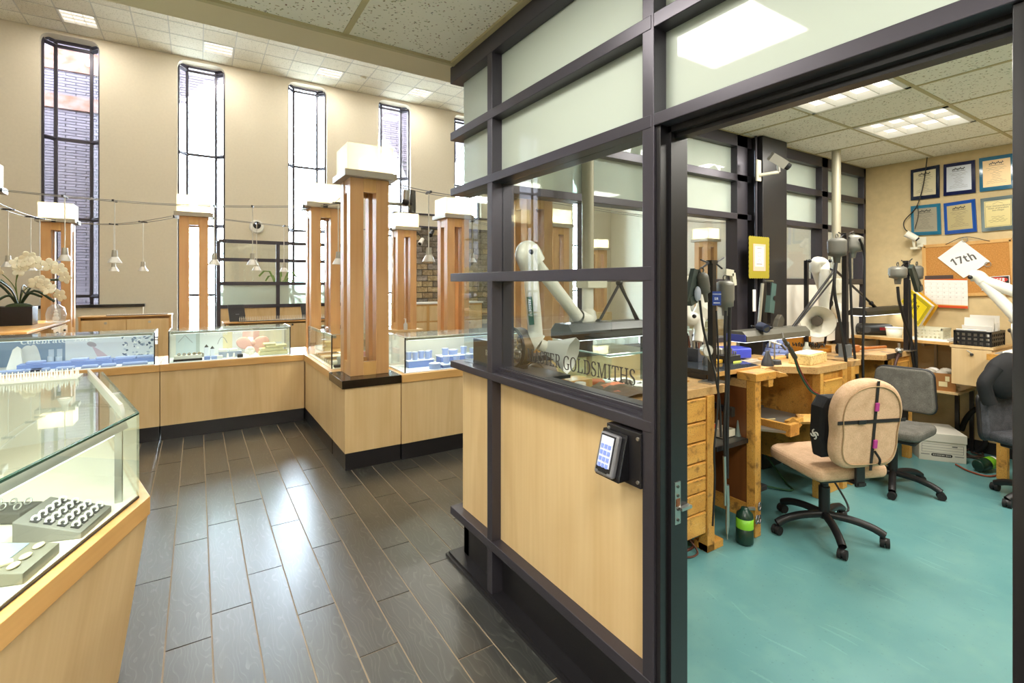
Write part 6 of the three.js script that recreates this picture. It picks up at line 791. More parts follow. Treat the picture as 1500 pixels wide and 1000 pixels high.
{
  const scribble = (c, w, y, n, len) => { for (let i = 0; i < n; i++) { c.beginPath(); const l = w * (len[i % len.length]), x0 = (w - l) / 2; c.moveTo(x0, y + i * 13); for (let x = 0; x < l; x += 3) c.lineTo(x0 + x, y + i * 13 + Math.sin(x * 1.9 + i) * 2.2); c.stroke(); } };
  const text = (bg, first, rows) => ctex(160, 208, (c, w, h) => { const g = bg; c.fillStyle = g; c.fillRect(0, 0, w, h); c.fillStyle = '#22211e'; c.textAlign = 'center'; if (rows) { c.font = 'italic 15px serif'; rows.forEach((r, i) => c.fillText(r, w / 2, 48 + i * 17)); c.strokeStyle = '#4a4432'; c.lineWidth = 1.6; scribble(c, w, 128, 4, [0.5, 0.44, 0.7, 0.6]); c.beginPath(); c.moveTo(50, 26); c.lineTo(80, 14); c.lineTo(110, 26); c.stroke(); c.strokeRect(6, 6, w - 12, h - 12); } else { c.strokeStyle = '#22211e'; c.lineWidth = 4; c.beginPath(); for (let q = 0; q < 84; q += 2) c.lineTo(38 + q, 26 + Math.sin(q * 0.55) * 6 + Math.sin(q * 0.21) * 4); c.stroke(); c.fillRect(36, 42, 88, 3); c.strokeStyle = '#4d4a44'; c.lineWidth = 1.4; scribble(c, w, 62, 10, [0.75, 0.6, 0.2, 0.45, 0.3, 0.34, 0.3, 0.42, 0.7, 0.75]); } });
  const P = [
    ['cream award plaque on a black board under the hanging wire', [[1334, 249], [1376, 241], [1376, 289], [1334, 293.5]], std(0x14203a, 0.15), text('#d6ccab', 'Award')],
    ['silver award plaque on a dark blue board beside the cream one', [[1382, 241], [1428, 234], [1429, 282], [1382, 287]], std(0x131c4a, 0.12), text('#c6ccd6', 'Award')],
    ['gold award plaque on a bright edged blue glass board in the top row', [[1434, 232], [1486, 224], [1487.5, 275], [1435, 281]], std(0x2f6f92, 0.08), text('#d9b985', 'Award')],
    ['dull bronze award plaque on a bright edged blue glass board behind the wire', [[1334, 302], [1377, 297.5], [1378.5, 343], [1335, 345]], std(0x2d6f8c, 0.08), text('#9d9682', 'Award')],
    ['olive award plaque on a bright blue edged board in the lower row', [[1382, 298], [1428, 291], [1431, 339], [1384, 343.5]], std(0x2450a0, 0.08), text('#b3a578', 'Award')],
    ['yellow lettered award plaque on a mirrored board in the lower row', [[1436, 291], [1488, 284.5], [1488.5, 335], [1438, 339.5]], std(0x9fb3bd, 0.06, { metalness: 0.7 }), text('#d3c489', '', ['Your Extraordinary', 'Team of Jewelers', 'San Diego'])]];
  for (const [label, q0, mat, tex] of P) { const q = wallQuad(q0, EX - 0.022), t = thing('award_plaque', label, 'plaque', [EX, q[3].y, (q[0].z + q[1].z) / 2]); const b = add(t, 'board', slab(q, 0.02), mat); add(b, 'bevel', slab(inner(q, 0.09), 0.005), mat); add(t, 'metal_plate', quadGeo(inner(q, 0.22).map((p) => p.add(V(-0.001, 0, 0)))), std(0xffffff, 0.35, { map: tex, metalness: 0.15 })); }
  // cork board
  const cq = wallQuad([[1353, 361], [1481, 351], [1486, 429.5], [1355, 433]], EX - 0.025), cb = thing('cork_board', 'framed cork board below the plaques', 'notice board', [EX, cq[3].y, -1.7]); add(cb, 'cork', slab(inner(cq, 0.04).map((p) => p.add(V(0.01, 0, 0))), 0.018), std(0xffffff, 0.9, { map: dtex(128, 128, (u, v) => { const k = nz(u * 40, v * 40, 4) * 22 + nz(u * 90, v * 90, 7) * 14; return [188 + k, 132 + k, 66 + k]; }, 3) }));
  for (let i = 0; i < 4; i++) { const a = cq[i], b = cq[(i + 1) % 4]; add(cb, 'frame_bar', beam(V(EX - 0.014, a.y, a.z), V(EX - 0.014, b.y, b.z), 0.026, 0.03), HONEY); }
  const q17 = wallQuad([[1373.4, 377.6], [1409, 351.6], [1450, 382.8], [1411.6, 407.2]], EX - 0.034), t17 = thing('date_card', 'white ring-bound card reading 17th hung askew on the cork board', 'sign', [EX - 0.03, q17[3].y, q17[1].z]); add(t17, 'card_stack', slab(q17, 0.007), PAPER); add(t17, 'card', quadGeo(q17.map((p) => p.clone().add(V(-0.001, 0, 0)))), std(0xffffff, 0.7, { map: ctex(256, 256, (c, w, h) => { c.fillStyle = '#f3f2ee'; c.fillRect(0, 0, w, h); c.translate(w / 2, h / 2 + 4); c.rotate(0.32); c.fillStyle = '#33312d'; c.font = 'bold 92px sans-serif'; c.textAlign = 'center'; c.fillText('17th', 0, 30); c.strokeStyle = '#ffffff'; c.lineWidth = 1; for (let i = -120; i < 120; i += 7) { c.beginPath(); c.moveTo(i, -70); c.lineTo(i + 30, 60); c.stroke(); } }) }));
  for (const [u, v] of [[1413, 351], [1447, 387]]) { const p = at(u, v, 'x', EX - 0.04); add(t17, 'binder_ring', new THREE.TorusGeometry(0.022, 0.003, 6, 18).rotateY(Math.PI / 2).translate(p.x, p.y, p.z), STEEL); } { const a = at(1385, 358, 'x', EX - 0.03), b = at(1413, 347, 'x', EX - 0.03), c = at(1450, 353, 'x', EX - 0.03); add(t17, 'hanging_cord', tube([a, b, c], 0.003, 14, 5), CABLE); }
  const qc = wallQuad([[1354, 408], [1417, 408.5], [1418, 452], [1355, 449]], EX - 0.032), cal = thing('wall_calendar', 'wall calendar with orange bands hanging over the cork board edge', 'calendar', [EX - 0.03, qc[3].y, qc[1].z]); add(cal, 'pages', slab(qc, 0.006), PAPER); add(cal, 'print', quadGeo(qc.map((p) => p.clone().add(V(-0.001, 0, 0)))), std(0xffffff, 0.7, { map: ctex(256, 180, (c, w, h) => { c.fillStyle = '#f1eeea'; c.fillRect(0, 0, w, h); c.fillStyle = '#d5641f'; c.fillRect(0, 0, w, 8); c.fillStyle = '#d2491c'; c.fillRect(0, h - 14, w, 14); c.fillStyle = '#e89a3a'; c.fillRect(0, h - 18, w, 5); c.strokeStyle = '#cfc9c4'; for (let i = 1; i < 7; i++) { c.beginPath(); c.moveTo(i * w / 7, 24); c.lineTo(i * w / 7, h - 20); c.stroke(); } for (let j = 0; j < 6; j++) { c.beginPath(); c.moveTo(0, 24 + j * 27); c.lineTo(w, 24 + j * 27); c.stroke(); } c.fillStyle = '#8d8680'; c.font = '9px sans-serif'; for (let k = 0; k < 30; k++) c.fillText(String(k + 1), 5 + (k % 7) * w / 7, 36 + Math.floor(k / 7) * 27); }) }));
  const ql = wallQuad([[1355, 404], [1396, 402.5], [1396, 408], [1355, 409]], EX - 0.036); solo('label_strip', 'dark strip notice pinned at the top of the calendar', 'notice', slab(ql, 0.004), std(0x4a3a34, 0.6), { base: [EX - 0.034, ql[3].y, ql[0].z] });
  const qd = wallQuad([[1437, 406], [1479, 403], [1480, 424], [1438, 425.5]], EX - 0.034), dg = thing('danger_sign', 'white sign with DANGER in a red oval on the cork board', 'sign', [EX - 0.03, qd[3].y, qd[1].z]); add(dg, 'panel', slab(qd, 0.004), WHITE); add(dg, 'print', quadGeo(qd.map((p) => p.clone().add(V(-0.001, 0, 0)))), std(0xffffff, 0.5, { map: ctex(256, 128, (c, w, h) => { c.fillStyle = '#dfe2e2'; c.fillRect(0, 0, w, h); c.fillStyle = '#1d1c1c'; c.fillRect(8, 6, w - 16, 62); c.fillStyle = '#c5322a'; c.beginPath(); c.ellipse(w / 2, 37, 112, 28, 0, 0, 7); c.fill(); c.fillStyle = '#ffffff'; c.font = 'bold 42px sans-serif'; c.textAlign = 'center'; c.fillText('DANGER', w / 2, 52); c.fillStyle = '#7d8488'; c.fillRect(40, 84, 170, 8); c.fillRect(60, 102, 130, 8); }) }));
  // yellow binder hung on a corner
  const X = EX - 0.16, qb = [[1320, 441], [1335, 424], [1365, 448], [1345, 478]].map(([u, v]) => at(u, v, 'x', X)), bd = thing('safety_binder', 'yellow binder titled MATERIAL SAFETY hanging diagonally below the calendar', 'binder', [X, qb[3].y, qb[1].z]); const cover = std(0xe0c81a, 0.4); add(bd, 'front_cover', slab(qb, 0.008), cover); add(bd, 'title', quadGeo(qb.map((p) => p.clone().add(V(-0.001, 0, 0)))), std(0xffffff, 0.4, { map: ctex(200, 256, (c, w, h) => { c.fillStyle = '#e6cf1e'; c.fillRect(0, 0, w, h); c.strokeStyle = '#6a5f12'; c.lineWidth = 4; for (const k of [10, 18, 26]) c.strokeRect(k, k, w - 2 * k, h - 2 * k); c.fillStyle = '#17150c'; c.font = 'bold 30px sans-serif'; c.textAlign = 'center'; c.fillText('MATERIAL', w / 2, 84); c.fillText('SAFETY', w / 2, 122); c.fillText('DATA', w / 2, 160); }) })); const mv = (d) => qb.map((p) => p.clone().add(V(d, -0.002, d * 0.25))); add(bd, 'pages', slab(inner(mv(0.012), 0.04).map((p) => p.add(V(0.006, 0, 0))), 0.07), PAPER); add(bd, 'rear_cover', slab(mv(0.09), 0.008), std(0xd8a21c, 0.4)); add(bd, 'wall_hook', rod(V(EX, qb[1].y - 0.02, qb[1].z), V(X, qb[1].y - 0.02, qb[1].z), 0.006), STEEL);
  // camera, plate and wire
  const k = at(1334, 346, 'x', EX - 0.12), cm = thing('security_camera', 'small white bullet camera on the plaque wall beside the cork board', 'camera', [EX, k.y, k.z]); add(cm, 'body', rod(V(k.x - 0.03, k.y + 0.03, k.z - 0.03), V(k.x + 0.0, k.y - 0.03, k.z + 0.05), 0.035, 0.03, 16), PVCW); add(cm, 'lens', rod(V(k.x, k.y - 0.03, k.z + 0.05), V(k.x + 0.004, k.y - 0.04, k.z + 0.06), 0.022, 0.022, 12), BLACK); add(cm, 'bracket', [rod(V(k.x, k.y - 0.02, k.z + 0.02), V(k.x + 0.03, k.y - 0.11, k.z + 0.02), 0.012), box(EX - 0.1, EX, k.y - 0.13, k.y - 0.11, k.z - 0.01, k.z + 0.05)], IVORY); const wp = at(1350, 356, 'x', EX); const pl = thing('wall_plate', 'ivory wall plate beside the bullet camera', 'wall plate', [EX, wp.y, wp.z]); add(pl, 'plate', box(EX - 0.008, EX, wp.y - 0.06, wp.y + 0.06, wp.z - 0.04, wp.z + 0.04, 0.003), IVORY); add(pl, 'socket', box(EX - 0.04, EX - 0.008, wp.y - 0.04, wp.y - 0.01, wp.z - 0.025, wp.z + 0.025, 0.003), IVORY);
  const wr = (u, v) => at(u, v, 'x', EX - 0.05); solo('hanging_wire', 'thin dark wire dropping from the ceiling across the plaques to the camera', 'wire', [tube([V(wr(1358, 233).x, LOW, wr(1358, 233).z), wr(1355, 255), wr(1349, 285), wr(1341, 305), wr(1324, 325), wr(1326, 336), wr(1334, 341)], 0.005, 40, 5), tube([wr(1344, 300), wr(1345, 315), wr(1340, 335)], 0.003, 12, 5)], CABLE, { base: [EX - 0.05, 2.0, wr(1341, 305).z], part: 'wire' });
}
{ // shelf, wall cabinet, low table and what stands on them
  const sh = thing('wall_shelf', 'long pale wooden shelf along the plaque wall', 'shelf', [6.0, 1.03, -2.0]); add(sh, 'board', box(5.8, EX, 1.03, 1.052, ZB + 0.005, -1.65), MAPLE); add(sh, 'front_edge', box(5.792, 5.8, 1.028, 1.054, ZB + 0.005, -1.65), HONEY); for (const z of [-2.4, -1.9]) add(sh, 'bracket', [box(5.9, EX, 0.99, 1.03, z - 0.01, z + 0.01), box(EX - 0.03, EX, 0.75, 1.03, z - 0.01, z + 0.01)], ALU);
  const c = thing('wall_cabinet', 'small maple wall cabinet with a lock under the black basket', 'cabinet', [5.97, 0.7, -1.48]); add(c, 'cabinet_body', box(5.72, EX, 0.7, 1.025, -1.632, -1.36), MAPLE); add(c, 'top', box(5.7, EX, 1.025, 1.045, -1.64, -1.352), MAPLE); const d = add(c, 'door', box(5.702, 5.72, 0.7, 1.02, -1.63, -1.362, 0.002), MAPLE); add(d, 'lock', rod(V(5.702, 0.975, -1.49), V(5.69, 0.975, -1.49), 0.012, 0.012, 14), DARKSTEEL); add(d, 'key', rod(V(5.69, 0.985, -1.49), V(5.68, 1.01, -1.52), 0.004), STEEL);
  const lt = thing('low_table', 'low table with black legs below the wall shelf', 'table', [6.0, 0, -2.0]); add(lt, 'table_top', box(5.76, EX - 0.005, 0.588, 0.606, ZB + 0.02, -1.6), MAPLE); for (const [x, z] of [[6.1, -1.72], [EX - 0.045, -1.64], [5.77, -2.46], [EX - 0.045, -2.46]]) add(lt, 'leg', box(x, x + 0.03, 0, 0.588, z, z + 0.03), BLACK);
  const cb = thing('cardboard_box', 'open brown cardboard box of wrapped bits with torn labels on the low table', 'box', [5.88, 0.606, -1.78], { turn: 0.35 }); const card1 = std(0x9a6a38, 0.85); add(cb, 'wall', [box(-0.11, -0.104, 0, 0.16, -0.12, 0.12), box(0.104, 0.11, 0, 0.17, -0.12, 0.12), box(-0.104, 0.104, 0, 0.15, 0.114, 0.12), box(-0.104, 0.104, 0, 0.16, -0.12, -0.114), box(-0.104, 0.104, 0, 0.005, -0.114, 0.114)], card1); for (const [y, z, w] of [[0.1, -0.05, 0.05], [0.06, 0.03, 0.06], [0.11, 0.06, 0.03]]) add(cb, 'torn_label', box(-0.1115, -0.1102, y - 0.02, y + 0.025, z - w / 2, z + w / 2), std(0xe2d3a2, 0.8)); const crump = [[-0.04, 0.15, 0.02], [0.04, 0.16, -0.03], [0, 0.17, 0.06], [0.05, 0.15, 0.06], [-0.05, 0.16, -0.06]]; for (const [x, y, z] of crump) add(cb, 'wrapped_bit', new THREE.IcosahedronGeometry(0.045, 1).scale(1, 0.7, 1.1).translate(x, y, z), x > 0 ? PAPER : std(0xb9b3a4, 0.6)); add(cb, 'filling', box(-0.1, 0.1, 0.09, 0.13, -0.11, 0.11), std(0xa79f8c, 0.8));
  [['bright red and yellow packet in the pile on the low table', 0xc03028, 5.93, 0.09, -2.0, 0.1], ['yellow picture packet in the pile on the low table', 0xd8b42c, 5.9, 0.13, -1.98, -0.2], ['purple folded bag in the pile on the low table', 0x4a2a68, 5.9, 0.045, -2.06, 0.3], ['grey plastic bag in the pile on the low table', 0x8f9190, 5.98, 0.14, -2.06, 0.4]].forEach(([l, col, x, y, z, r]) => solo('packet', l, 'packet', cbox(0, 0, 0, 0.06, 0.1, 0.16, 0.02).rotateZ(r).translate(x, 0.606 + 0.058, z - 0.12 + (y - 0.045) * 1.4), std(col, 0.5), { base: [x, 0.606, z] }));
  // baskets
  const basket = (label, x, z, w, dd, h, mat, y, nx, nzz) => { const t = thing('plastic_basket', label, 'basket', [x, y, z]), bars = []; add(t, 'floor_plate', box(x - w / 2, x + w / 2, y, y + 0.006, z - dd / 2, z + dd / 2), mat); add(t, 'rim', [box(x - w / 2 - 0.008, x + w / 2 + 0.008, y + h - 0.02, y + h, z - dd / 2 - 0.008, z - dd / 2 + 0.006), box(x - w / 2 - 0.008, x + w / 2 + 0.008, y + h - 0.02, y + h, z + dd / 2 - 0.006, z + dd / 2 + 0.008), box(x - w / 2 - 0.008, x - w / 2 + 0.006, y + h - 0.02, y + h, z - dd / 2, z + dd / 2), box(x + w / 2 - 0.006, x + w / 2 + 0.008, y + h - 0.02, y + h, z - dd / 2, z + dd / 2)], mat); for (let i = 0; i <= nzz; i++) { const q = z - dd / 2 + dd * i / nzz; for (const s of [-1, 1]) bars.push(box(x + s * w / 2 - 0.004, x + s * w / 2 + 0.004, y, y + h, q - 0.008, q + 0.008)); } for (let i = 0; i <= nx; i++) { const q = x - w / 2 + w * i / nx; for (const s of [-1, 1]) bars.push(box(q - 0.008, q + 0.008, y, y + h, z + s * dd / 2 - 0.004, z + s * dd / 2 + 0.004)); } for (const k of [0.33, 0.6]) { for (const s of [-1, 1]) { bars.push(box(x - w / 2, x + w / 2, y + h * k - 0.008, y + h * k + 0.008, z + s * dd / 2 - 0.003, z + s * dd / 2 + 0.003), box(x + s * w / 2 - 0.003, x + s * w / 2 + 0.003, y + h * k - 0.008, y + h * k + 0.008, z - dd / 2, z + dd / 2)); } } for (const b of bars) add(t, 'lattice_bar', b, mat); return t; };
  basket('black slotted basket stuffed with white papers on the wall cabinet', 5.93, -1.5, 0.36, 0.24, 0.13, std(0x1b1c1e, 0.4), 1.045, 7, 6); [[0.05, 0.19, 0.04, 0.1], [0.0, 0.23, -0.02, -0.12], [-0.06, 0.17, 0.02, 0.25], [0.1, 0.25, 0.03, 0.02], [-0.1, 0.15, -0.03, 0.5]].forEach(([dx, h, dz, r], i) => solo('paper_sheet', ['tall white sheet at the back of the black basket', 'white folded form standing in the black basket', 'white slip leaning forward in the black basket', 'tallest white sheet in the black basket', 'white sheet drooping over the rim of the black basket'][i], 'paper', box(-0.004, 0.004, 0, h, -0.1, 0.1).rotateZ(r).translate(5.93 + dx, 1.055, -1.5 + dz * 0.4), PAPER, { base: [5.93 + dx, 1.055, -1.5] }));
  basket('white plastic basket with open slots on the wall shelf', 5.95, -1.84, 0.2, 0.2, 0.1, std(0xe2dfc6, 0.45), 1.072, 6, 6); solo('paper_stack', 'stack of loose papers under the white basket on the wall shelf', 'paper', [box(5.82, 6.18, 1.052, 1.062, -2.02, -1.68), box(5.84, 6.16, 1.062, 1.072, -2.0, -1.7)], PAPER, { base: [6, 1.052, -1.85] });
  const rx = 6.02, rz = -2.36, r = thing('clock_radio', 'black rounded clock radio with red digits on the wall shelf', 'radio', [rx, 1.052, rz], { turn: -0.75 }); add(r, 'case', cbox(0, 0.06, 0, 0.34, 0.12, 0.16, 0.05), std(0x1d1e20, 0.4)); add(r, 'display', cbox(0.06, 0.07, 0.079, 0.08, 0.03, 0.006), std(0x180406, 0.2, { emissive: 0xd01028, emissiveIntensity: 0.35 })); add(r, 'dial', rod(V(-0.1, 0.06, 0.07), V(-0.1, 0.06, 0.085), 0.035, 0.035, 20), CHAR);
  const tb = at(1317, 489, 'y', 1.052), tub = thing('food_tub', 'white tub with a green and red printed band on the wall shelf', 'tub', [5.92, 1.052, -2.14]); add(tub, 'tub', lathe([[0.001, 0], [0.06, 0], [0.07, 0.09], [0.001, 0.09]], 5.92, 1.052, -2.14), std(0xffffff, 0.5, { map: ctex(256, 64, (c, w, h) => { c.fillStyle = '#e9ecdf'; c.fillRect(0, 0, w, h); c.fillStyle = '#7fae2e'; c.fillRect(0, 8, w, 20); for (let i = 0; i < 6; i++) { c.fillStyle = '#c23a2a'; c.beginPath(); c.arc(20 + i * 44, 36, 14, 0, 7); c.fill(); c.fillStyle = '#f0e14a'; c.fillRect(34 + i * 44, 30, 12, 14); } }) })); add(tub, 'lid', cyl(5.92, 1.142, 1.152, -2.14, 0.074), WHITE);
  const sp = thing('loudspeaker_box', 'dark speaker box standing behind the radio', 'speaker', [6.05, 1.052, -2.45]); add(sp, 'cabinet', box(5.45, 5.62, 1.0, 1.22, -2.5, -2.42), std(0x2b2522, 0.6)); sp.position.set(5.5, 1.0, -2.46); sp.children[0].position.set(-5.5, -1.0 - 0.02, 2.46);
  // file box on the floor
  const fb = thing('file_box', 'white cardboard file storage box with a lid under the plaque wall', 'box', [5.79, 0, -1.78], { turn: -0.98 }); const wb = std(0xd9d6ca, 0.85), W2 = 0.333, D2 = 0.39, H2 = 0.245; add(fb, 'body', cbox(0, 0.11, 0, W2, 0.22, D2), wb); add(fb, 'lid', cbox(0, H2 - 0.035, 0, W2 + 0.012, 0.075, D2 + 0.012, 0.003), wb); const pr = card(W2, 0.165); add(fb, 'print', pr.translate(0, 0.087, D2 / 2 + 0.001), std(0xffffff, 0.85, { map: ctex(320, 160, (c, w, h) => { c.fillStyle = '#d9d6ca'; c.fillRect(0, 0, w, h); c.strokeStyle = '#55565a'; c.lineWidth = 2; c.strokeRect(18, 20, w - 36, 70); c.beginPath(); c.moveTo(18, 44); c.lineTo(w - 18, 44); c.moveTo(18, 66); c.lineTo(w - 18, 66); c.stroke(); c.fillStyle = '#3c3d40'; c.fillRect(226, 26, 36, 8); c.fillStyle = '#6d6e70'; c.fillRect(12, 108, 60, 6); c.fillRect(244, 108, 62, 6); c.fillStyle = '#1c1c1e'; c.beginPath(); c.roundRect(84, 98, 144, 26, 12); c.fill(); c.fillStyle = '#ece9de'; c.font = 'bold 17px serif'; c.textAlign = 'center'; c.fillText('BANKERS BOX', 156, 117); }) }));
}
// ---------------------------------------------------------------- bench top clutter
{
  const e = (u, v, y = BT) => at(u, v, 'y', y), tool = (name, label, cat, geo, mat, base) => solo(name, label, cat, geo, mat, { base });
  const sb = e(1205, 528); const bl = thing('soldering_block', 'pale fire brick block with a charred top on the scooped bench', 'block', [4.02, BT, -2.02], { turn: 0.12 }); add(bl, 'brick', cbox(0, 0.037, 0, 0.33, 0.075, 0.16, 0.006), std(0xffffff, 0.9, { map: dtex(128, 128, (u, v) => { const k = fbm(u * 9, v * 9, 3), q = nz(u * 30, v * 30, 5); return mix([222, 200, 138], [150, 118, 66], Math.max(0, Math.min(1, k * 1.4 + (q > 0.3 ? 0.4 : 0)))); }, 4) })); add(bl, 'charred_top', cbox(-0.01, 0.078, 0, 0.3, 0.008, 0.13, 0.003), std(0xe4ddcb, 0.9));
  { const c = e(1118, 525), t = thing('equipment_case', 'blue plastic case on papers on the scooped bench', 'case', [3.5, BT + 0.031, -2.33], { turn: -0.3 }); add(t, 'shell', cbox(0, 0.05, 0, 0.24, 0.08, 0.17, 0.014), std(0x3b45b0, 0.4)); add(t, 'grey_latch', cbox(-0.125, 0.045, 0.03, 0.07, 0.09, 0.1, 0.008), std(0xb9b7ac, 0.5)); solo('paper_stack', 'thin worn booklets under the blue case', 'paper', [cbox(3.5, BT + 0.011, -2.31, 0.34, 0.022, 0.26), cbox(3.5, BT + 0.0265, -2.32, 0.3, 0.009, 0.24)], std(0xb3a592, 0.8), { base: [3.5, BT, -2.31] }); }
  { const p = e(1093, 541, 1.04), t = thing('tool_block', 'black block holding small steel burs on the work board', 'tool holder', [3.18, 1.04, -2.14]); add(t, 'block', box(3.1, 3.25, 1.04, 1.09, -2.19, -2.09, 0.003), std(0x2c2c2e, 0.6)); for (let i = 0; i < 12; i++) add(t, 'bur', cyl(3.115 + (i % 6) * 0.024, 1.09, 1.11 + rnd(0, 0.025), -2.17 + Math.floor(i / 6) * 0.05, 0.004, 0.006, 6), STEEL); const t2 = thing('tool_block', 'tall grey rack of pliers beside the black bur block', 'tool holder', [3.02, 1.04, -2.3]); add(t2, 'rack', box(2.98, 3.1, 1.04, 1.13, -2.36, -2.24, 0.003), std(0x4c4f58, 0.6)); for (let i = 0; i < 10; i++) { const x = 2.99 + (i % 5) * 0.025, z = -2.34 + Math.floor(i / 5) * 0.06; add(t2, 'plier_grip', rod(V(x, 1.13, z), V(x + rnd(-0.02, 0.02), 1.2 + rnd(0, 0.04), z), 0.007, 0.005, 7), [CHAR, std(0x8c5a44, 0.6), STEEL][i % 3]); } }
  { const g = thing('sanding_shield', 'white curved plastic shield standing on the work board', 'shield', [3.24, 1.04, -2.36]); const c = new THREE.CylinderGeometry(0.16, 0.16, 0.15, 20, 1, true, 0.6, 1.6); add(g, 'shield', c.rotateZ(0.25).translate(3.12, 1.125, -2.42), std(0xe9e7de, 0.4, { side: THREE.DoubleSide })); }
  { const m = at(1002, 535, 'y', 1.04); tool('mouse_case', 'small dark rounded case on the work board', 'case', cbox(2.86, 1.07, -2.3, 0.1, 0.06, 0.08, 0.02), std(0x24282e, 0.4), [2.86, 1.04, -2.3]); tool('blue_sponge', 'pale blue sponge strip beside the dark case', 'sponge', cbox(2.79, 1.05, -2.3, 0.07, 0.02, 0.05, 0.004), std(0x9fc4dd, 0.8), [2.79, 1.04, -2.3]); tool('glue_bottle', 'small clear bottle with a dark cap on the work board', 'bottle', lathe([[0.001, 0], [0.02, 0], [0.02, 0.045], [0.012, 0.055], [0.012, 0.075], [0.001, 0.075]], 2.93, 1.04, -2.14), std(0x6c6f70, 0.3), [2.93, 1.04, -2.14]); tool('wooden_block', 'honey wooden block at the back of the work board', 'block', cbox(2.99, 1.085, -2.43, 0.2, 0.09, 0.06, 0.004), HONEY_H, [2.99, 1.04, -2.43]); tool('yellow_tray', 'yellow tray of burs on the work board', 'tray', cbox(3.03, 1.052, -2.16, 0.13, 0.024, 0.07, 0.004), std(0xd8a832, 0.6), [3.03, 1.04, -2.16]); tool('green_card', 'folded lime green card on the work board', 'card', plate([[-0.05, 0], [0.05, 0], [0, 0.05]], 0.004).rotateX(-0.9).translate(3.2, 1.042, -2.08), std(0xc8d84a, 0.7), [3.2, 1.04, -2.1]); tool('white_device', 'white flat device with a curved handle at the end of the work board', 'device', [cbox(2.82, 1.07, -2.43, 0.14, 0.05, 0.08, 0.012), tube([[2.78, 1.095, -2.43], [2.8, 1.14, -2.43], [2.86, 1.14, -2.43], [2.88, 1.09, -2.43]], 0.01, 12)], WHITE, [2.82, 1.04, -2.43]); }
  { const t = thing('ring_rack', 'four tiered blue rack of burs on the scooped bench', 'tool holder', [4.2, BT, -2.34]); for (let i = 0; i < 4; i++) { const s = add(t, 'tier', cyl(4.2, BT + i * 0.035, BT + 0.03 + i * 0.035, -2.36, 0.14 - i * 0.025, 0.13 - i * 0.025, 24), std(0x7d8cc0, 0.5)); for (let k = 0; k < 10; k++) { const a = k * 0.628; add(s, 'bur', cyl(4.2 + Math.cos(a) * (0.12 - i * 0.025), BT + 0.03 + i * 0.035, BT + 0.055 + i * 0.035, -2.36 + Math.sin(a) * (0.12 - i * 0.025), 0.003, 0.004, 5), STEEL); } } }
  tool('spray_bottle', 'small grey bottle with a black cap beside the blue bur rack', 'bottle', [lathe([[0.001, 0], [0.03, 0], [0.03, 0.08], [0.014, 0.1], [0.012, 0.13], [0.001, 0.13]], 4.26 - 0.02, BT, -2.14)], std(0xa4a79a, 0.4), [4.24, BT, -2.14]);
  { const t = thing('tool_tray', 'orange wooden tray heaped with burs on the third bench', 'tray', [4.62, BT, -2.32], { turn: -0.15 }); add(t, 'tray', [box(-0.17, 0.17, 0, 0.01, -0.1, 0.1), box(-0.17, 0.17, 0, 0.12, -0.1, -0.09), box(-0.17, -0.16, 0, 0.06, -0.1, 0.1), box(0.16, 0.17, 0, 0.06, -0.1, 0.1), box(-0.17, 0.17, 0, 0.035, 0.09, 0.1)], std(0xd08a2e, 0.5)); const b = []; for (let i = 0; i < 60; i++) { const x = rnd(-0.14, 0.14), z = rnd(-0.07, 0.07); b.push(rod(V(x, 0.03 + rnd(0, 0.03), z), V(x + rnd(-0.02, 0.02), 0.06 + rnd(0, 0.03), z + rnd(-0.02, 0.02)), 0.003, 0.006, 5)); } add(t, 'burs', b, DARKSTEEL, { kind: 'stuff' }); add(t, 'bur_block', box(-0.15, 0.15, 0.01, 0.035, -0.085, 0.085), std(0x8a6a3a, 0.7)); }
  { const t = thing('flywheel_tool', 'black twin wheeled hand tool on the third bench', 'tool', [4.78, BT, -2.15]); for (const x of [4.74, 4.83]) add(t, 'wheel', rod(V(x, BT + 0.045, -2.13), V(x, BT + 0.045, -2.07), 0.045, 0.045, 20), BLACK); add(t, 'body', cbox(4.78, BT + 0.05, -2.12, 0.14, 0.04, 0.04, 0.01), BLACK); for (const x of [4.74, 4.83]) for (let k = 0; k < 4; k++) add(t, 'stud', rod(V(x + Math.cos(k * 1.57) * 0.026, BT + 0.045 + Math.sin(k * 1.57) * 0.026, -2.07), V(x + Math.cos(k * 1.57) * 0.026, BT + 0.045 + Math.sin(k * 1.57) * 0.026, -2.066), 0.007), ALU); }
  tool('wooden_mallet', 'wooden handled mallet lying on the third bench', 'mallet', [rod(V(5.0, BT + 0.025, -2.1), V(5.4, BT + 0.025, -2.02), 0.013), cbox(4.97, BT + 0.032, -2.1, 0.1, 0.06, 0.06, 0.01)], std(0xb06a30, 0.5), [5.1, BT, -2.08]); tool('dark_brush', 'dark bristle brush on the scooped bench', 'brush', cbox(4.12, BT + 0.02, -2.2, 0.12, 0.035, 0.05, 0.01), CHAR, [4.12, BT, -2.2]); tool('wood_strip', 'long honey wooden strip behind the fire brick', 'strip', cbox(3.92, BT + 0.012, -2.24, 0.34, 0.024, 0.06, 0.004), HONEY_H, [3.92, BT, -2.24]);
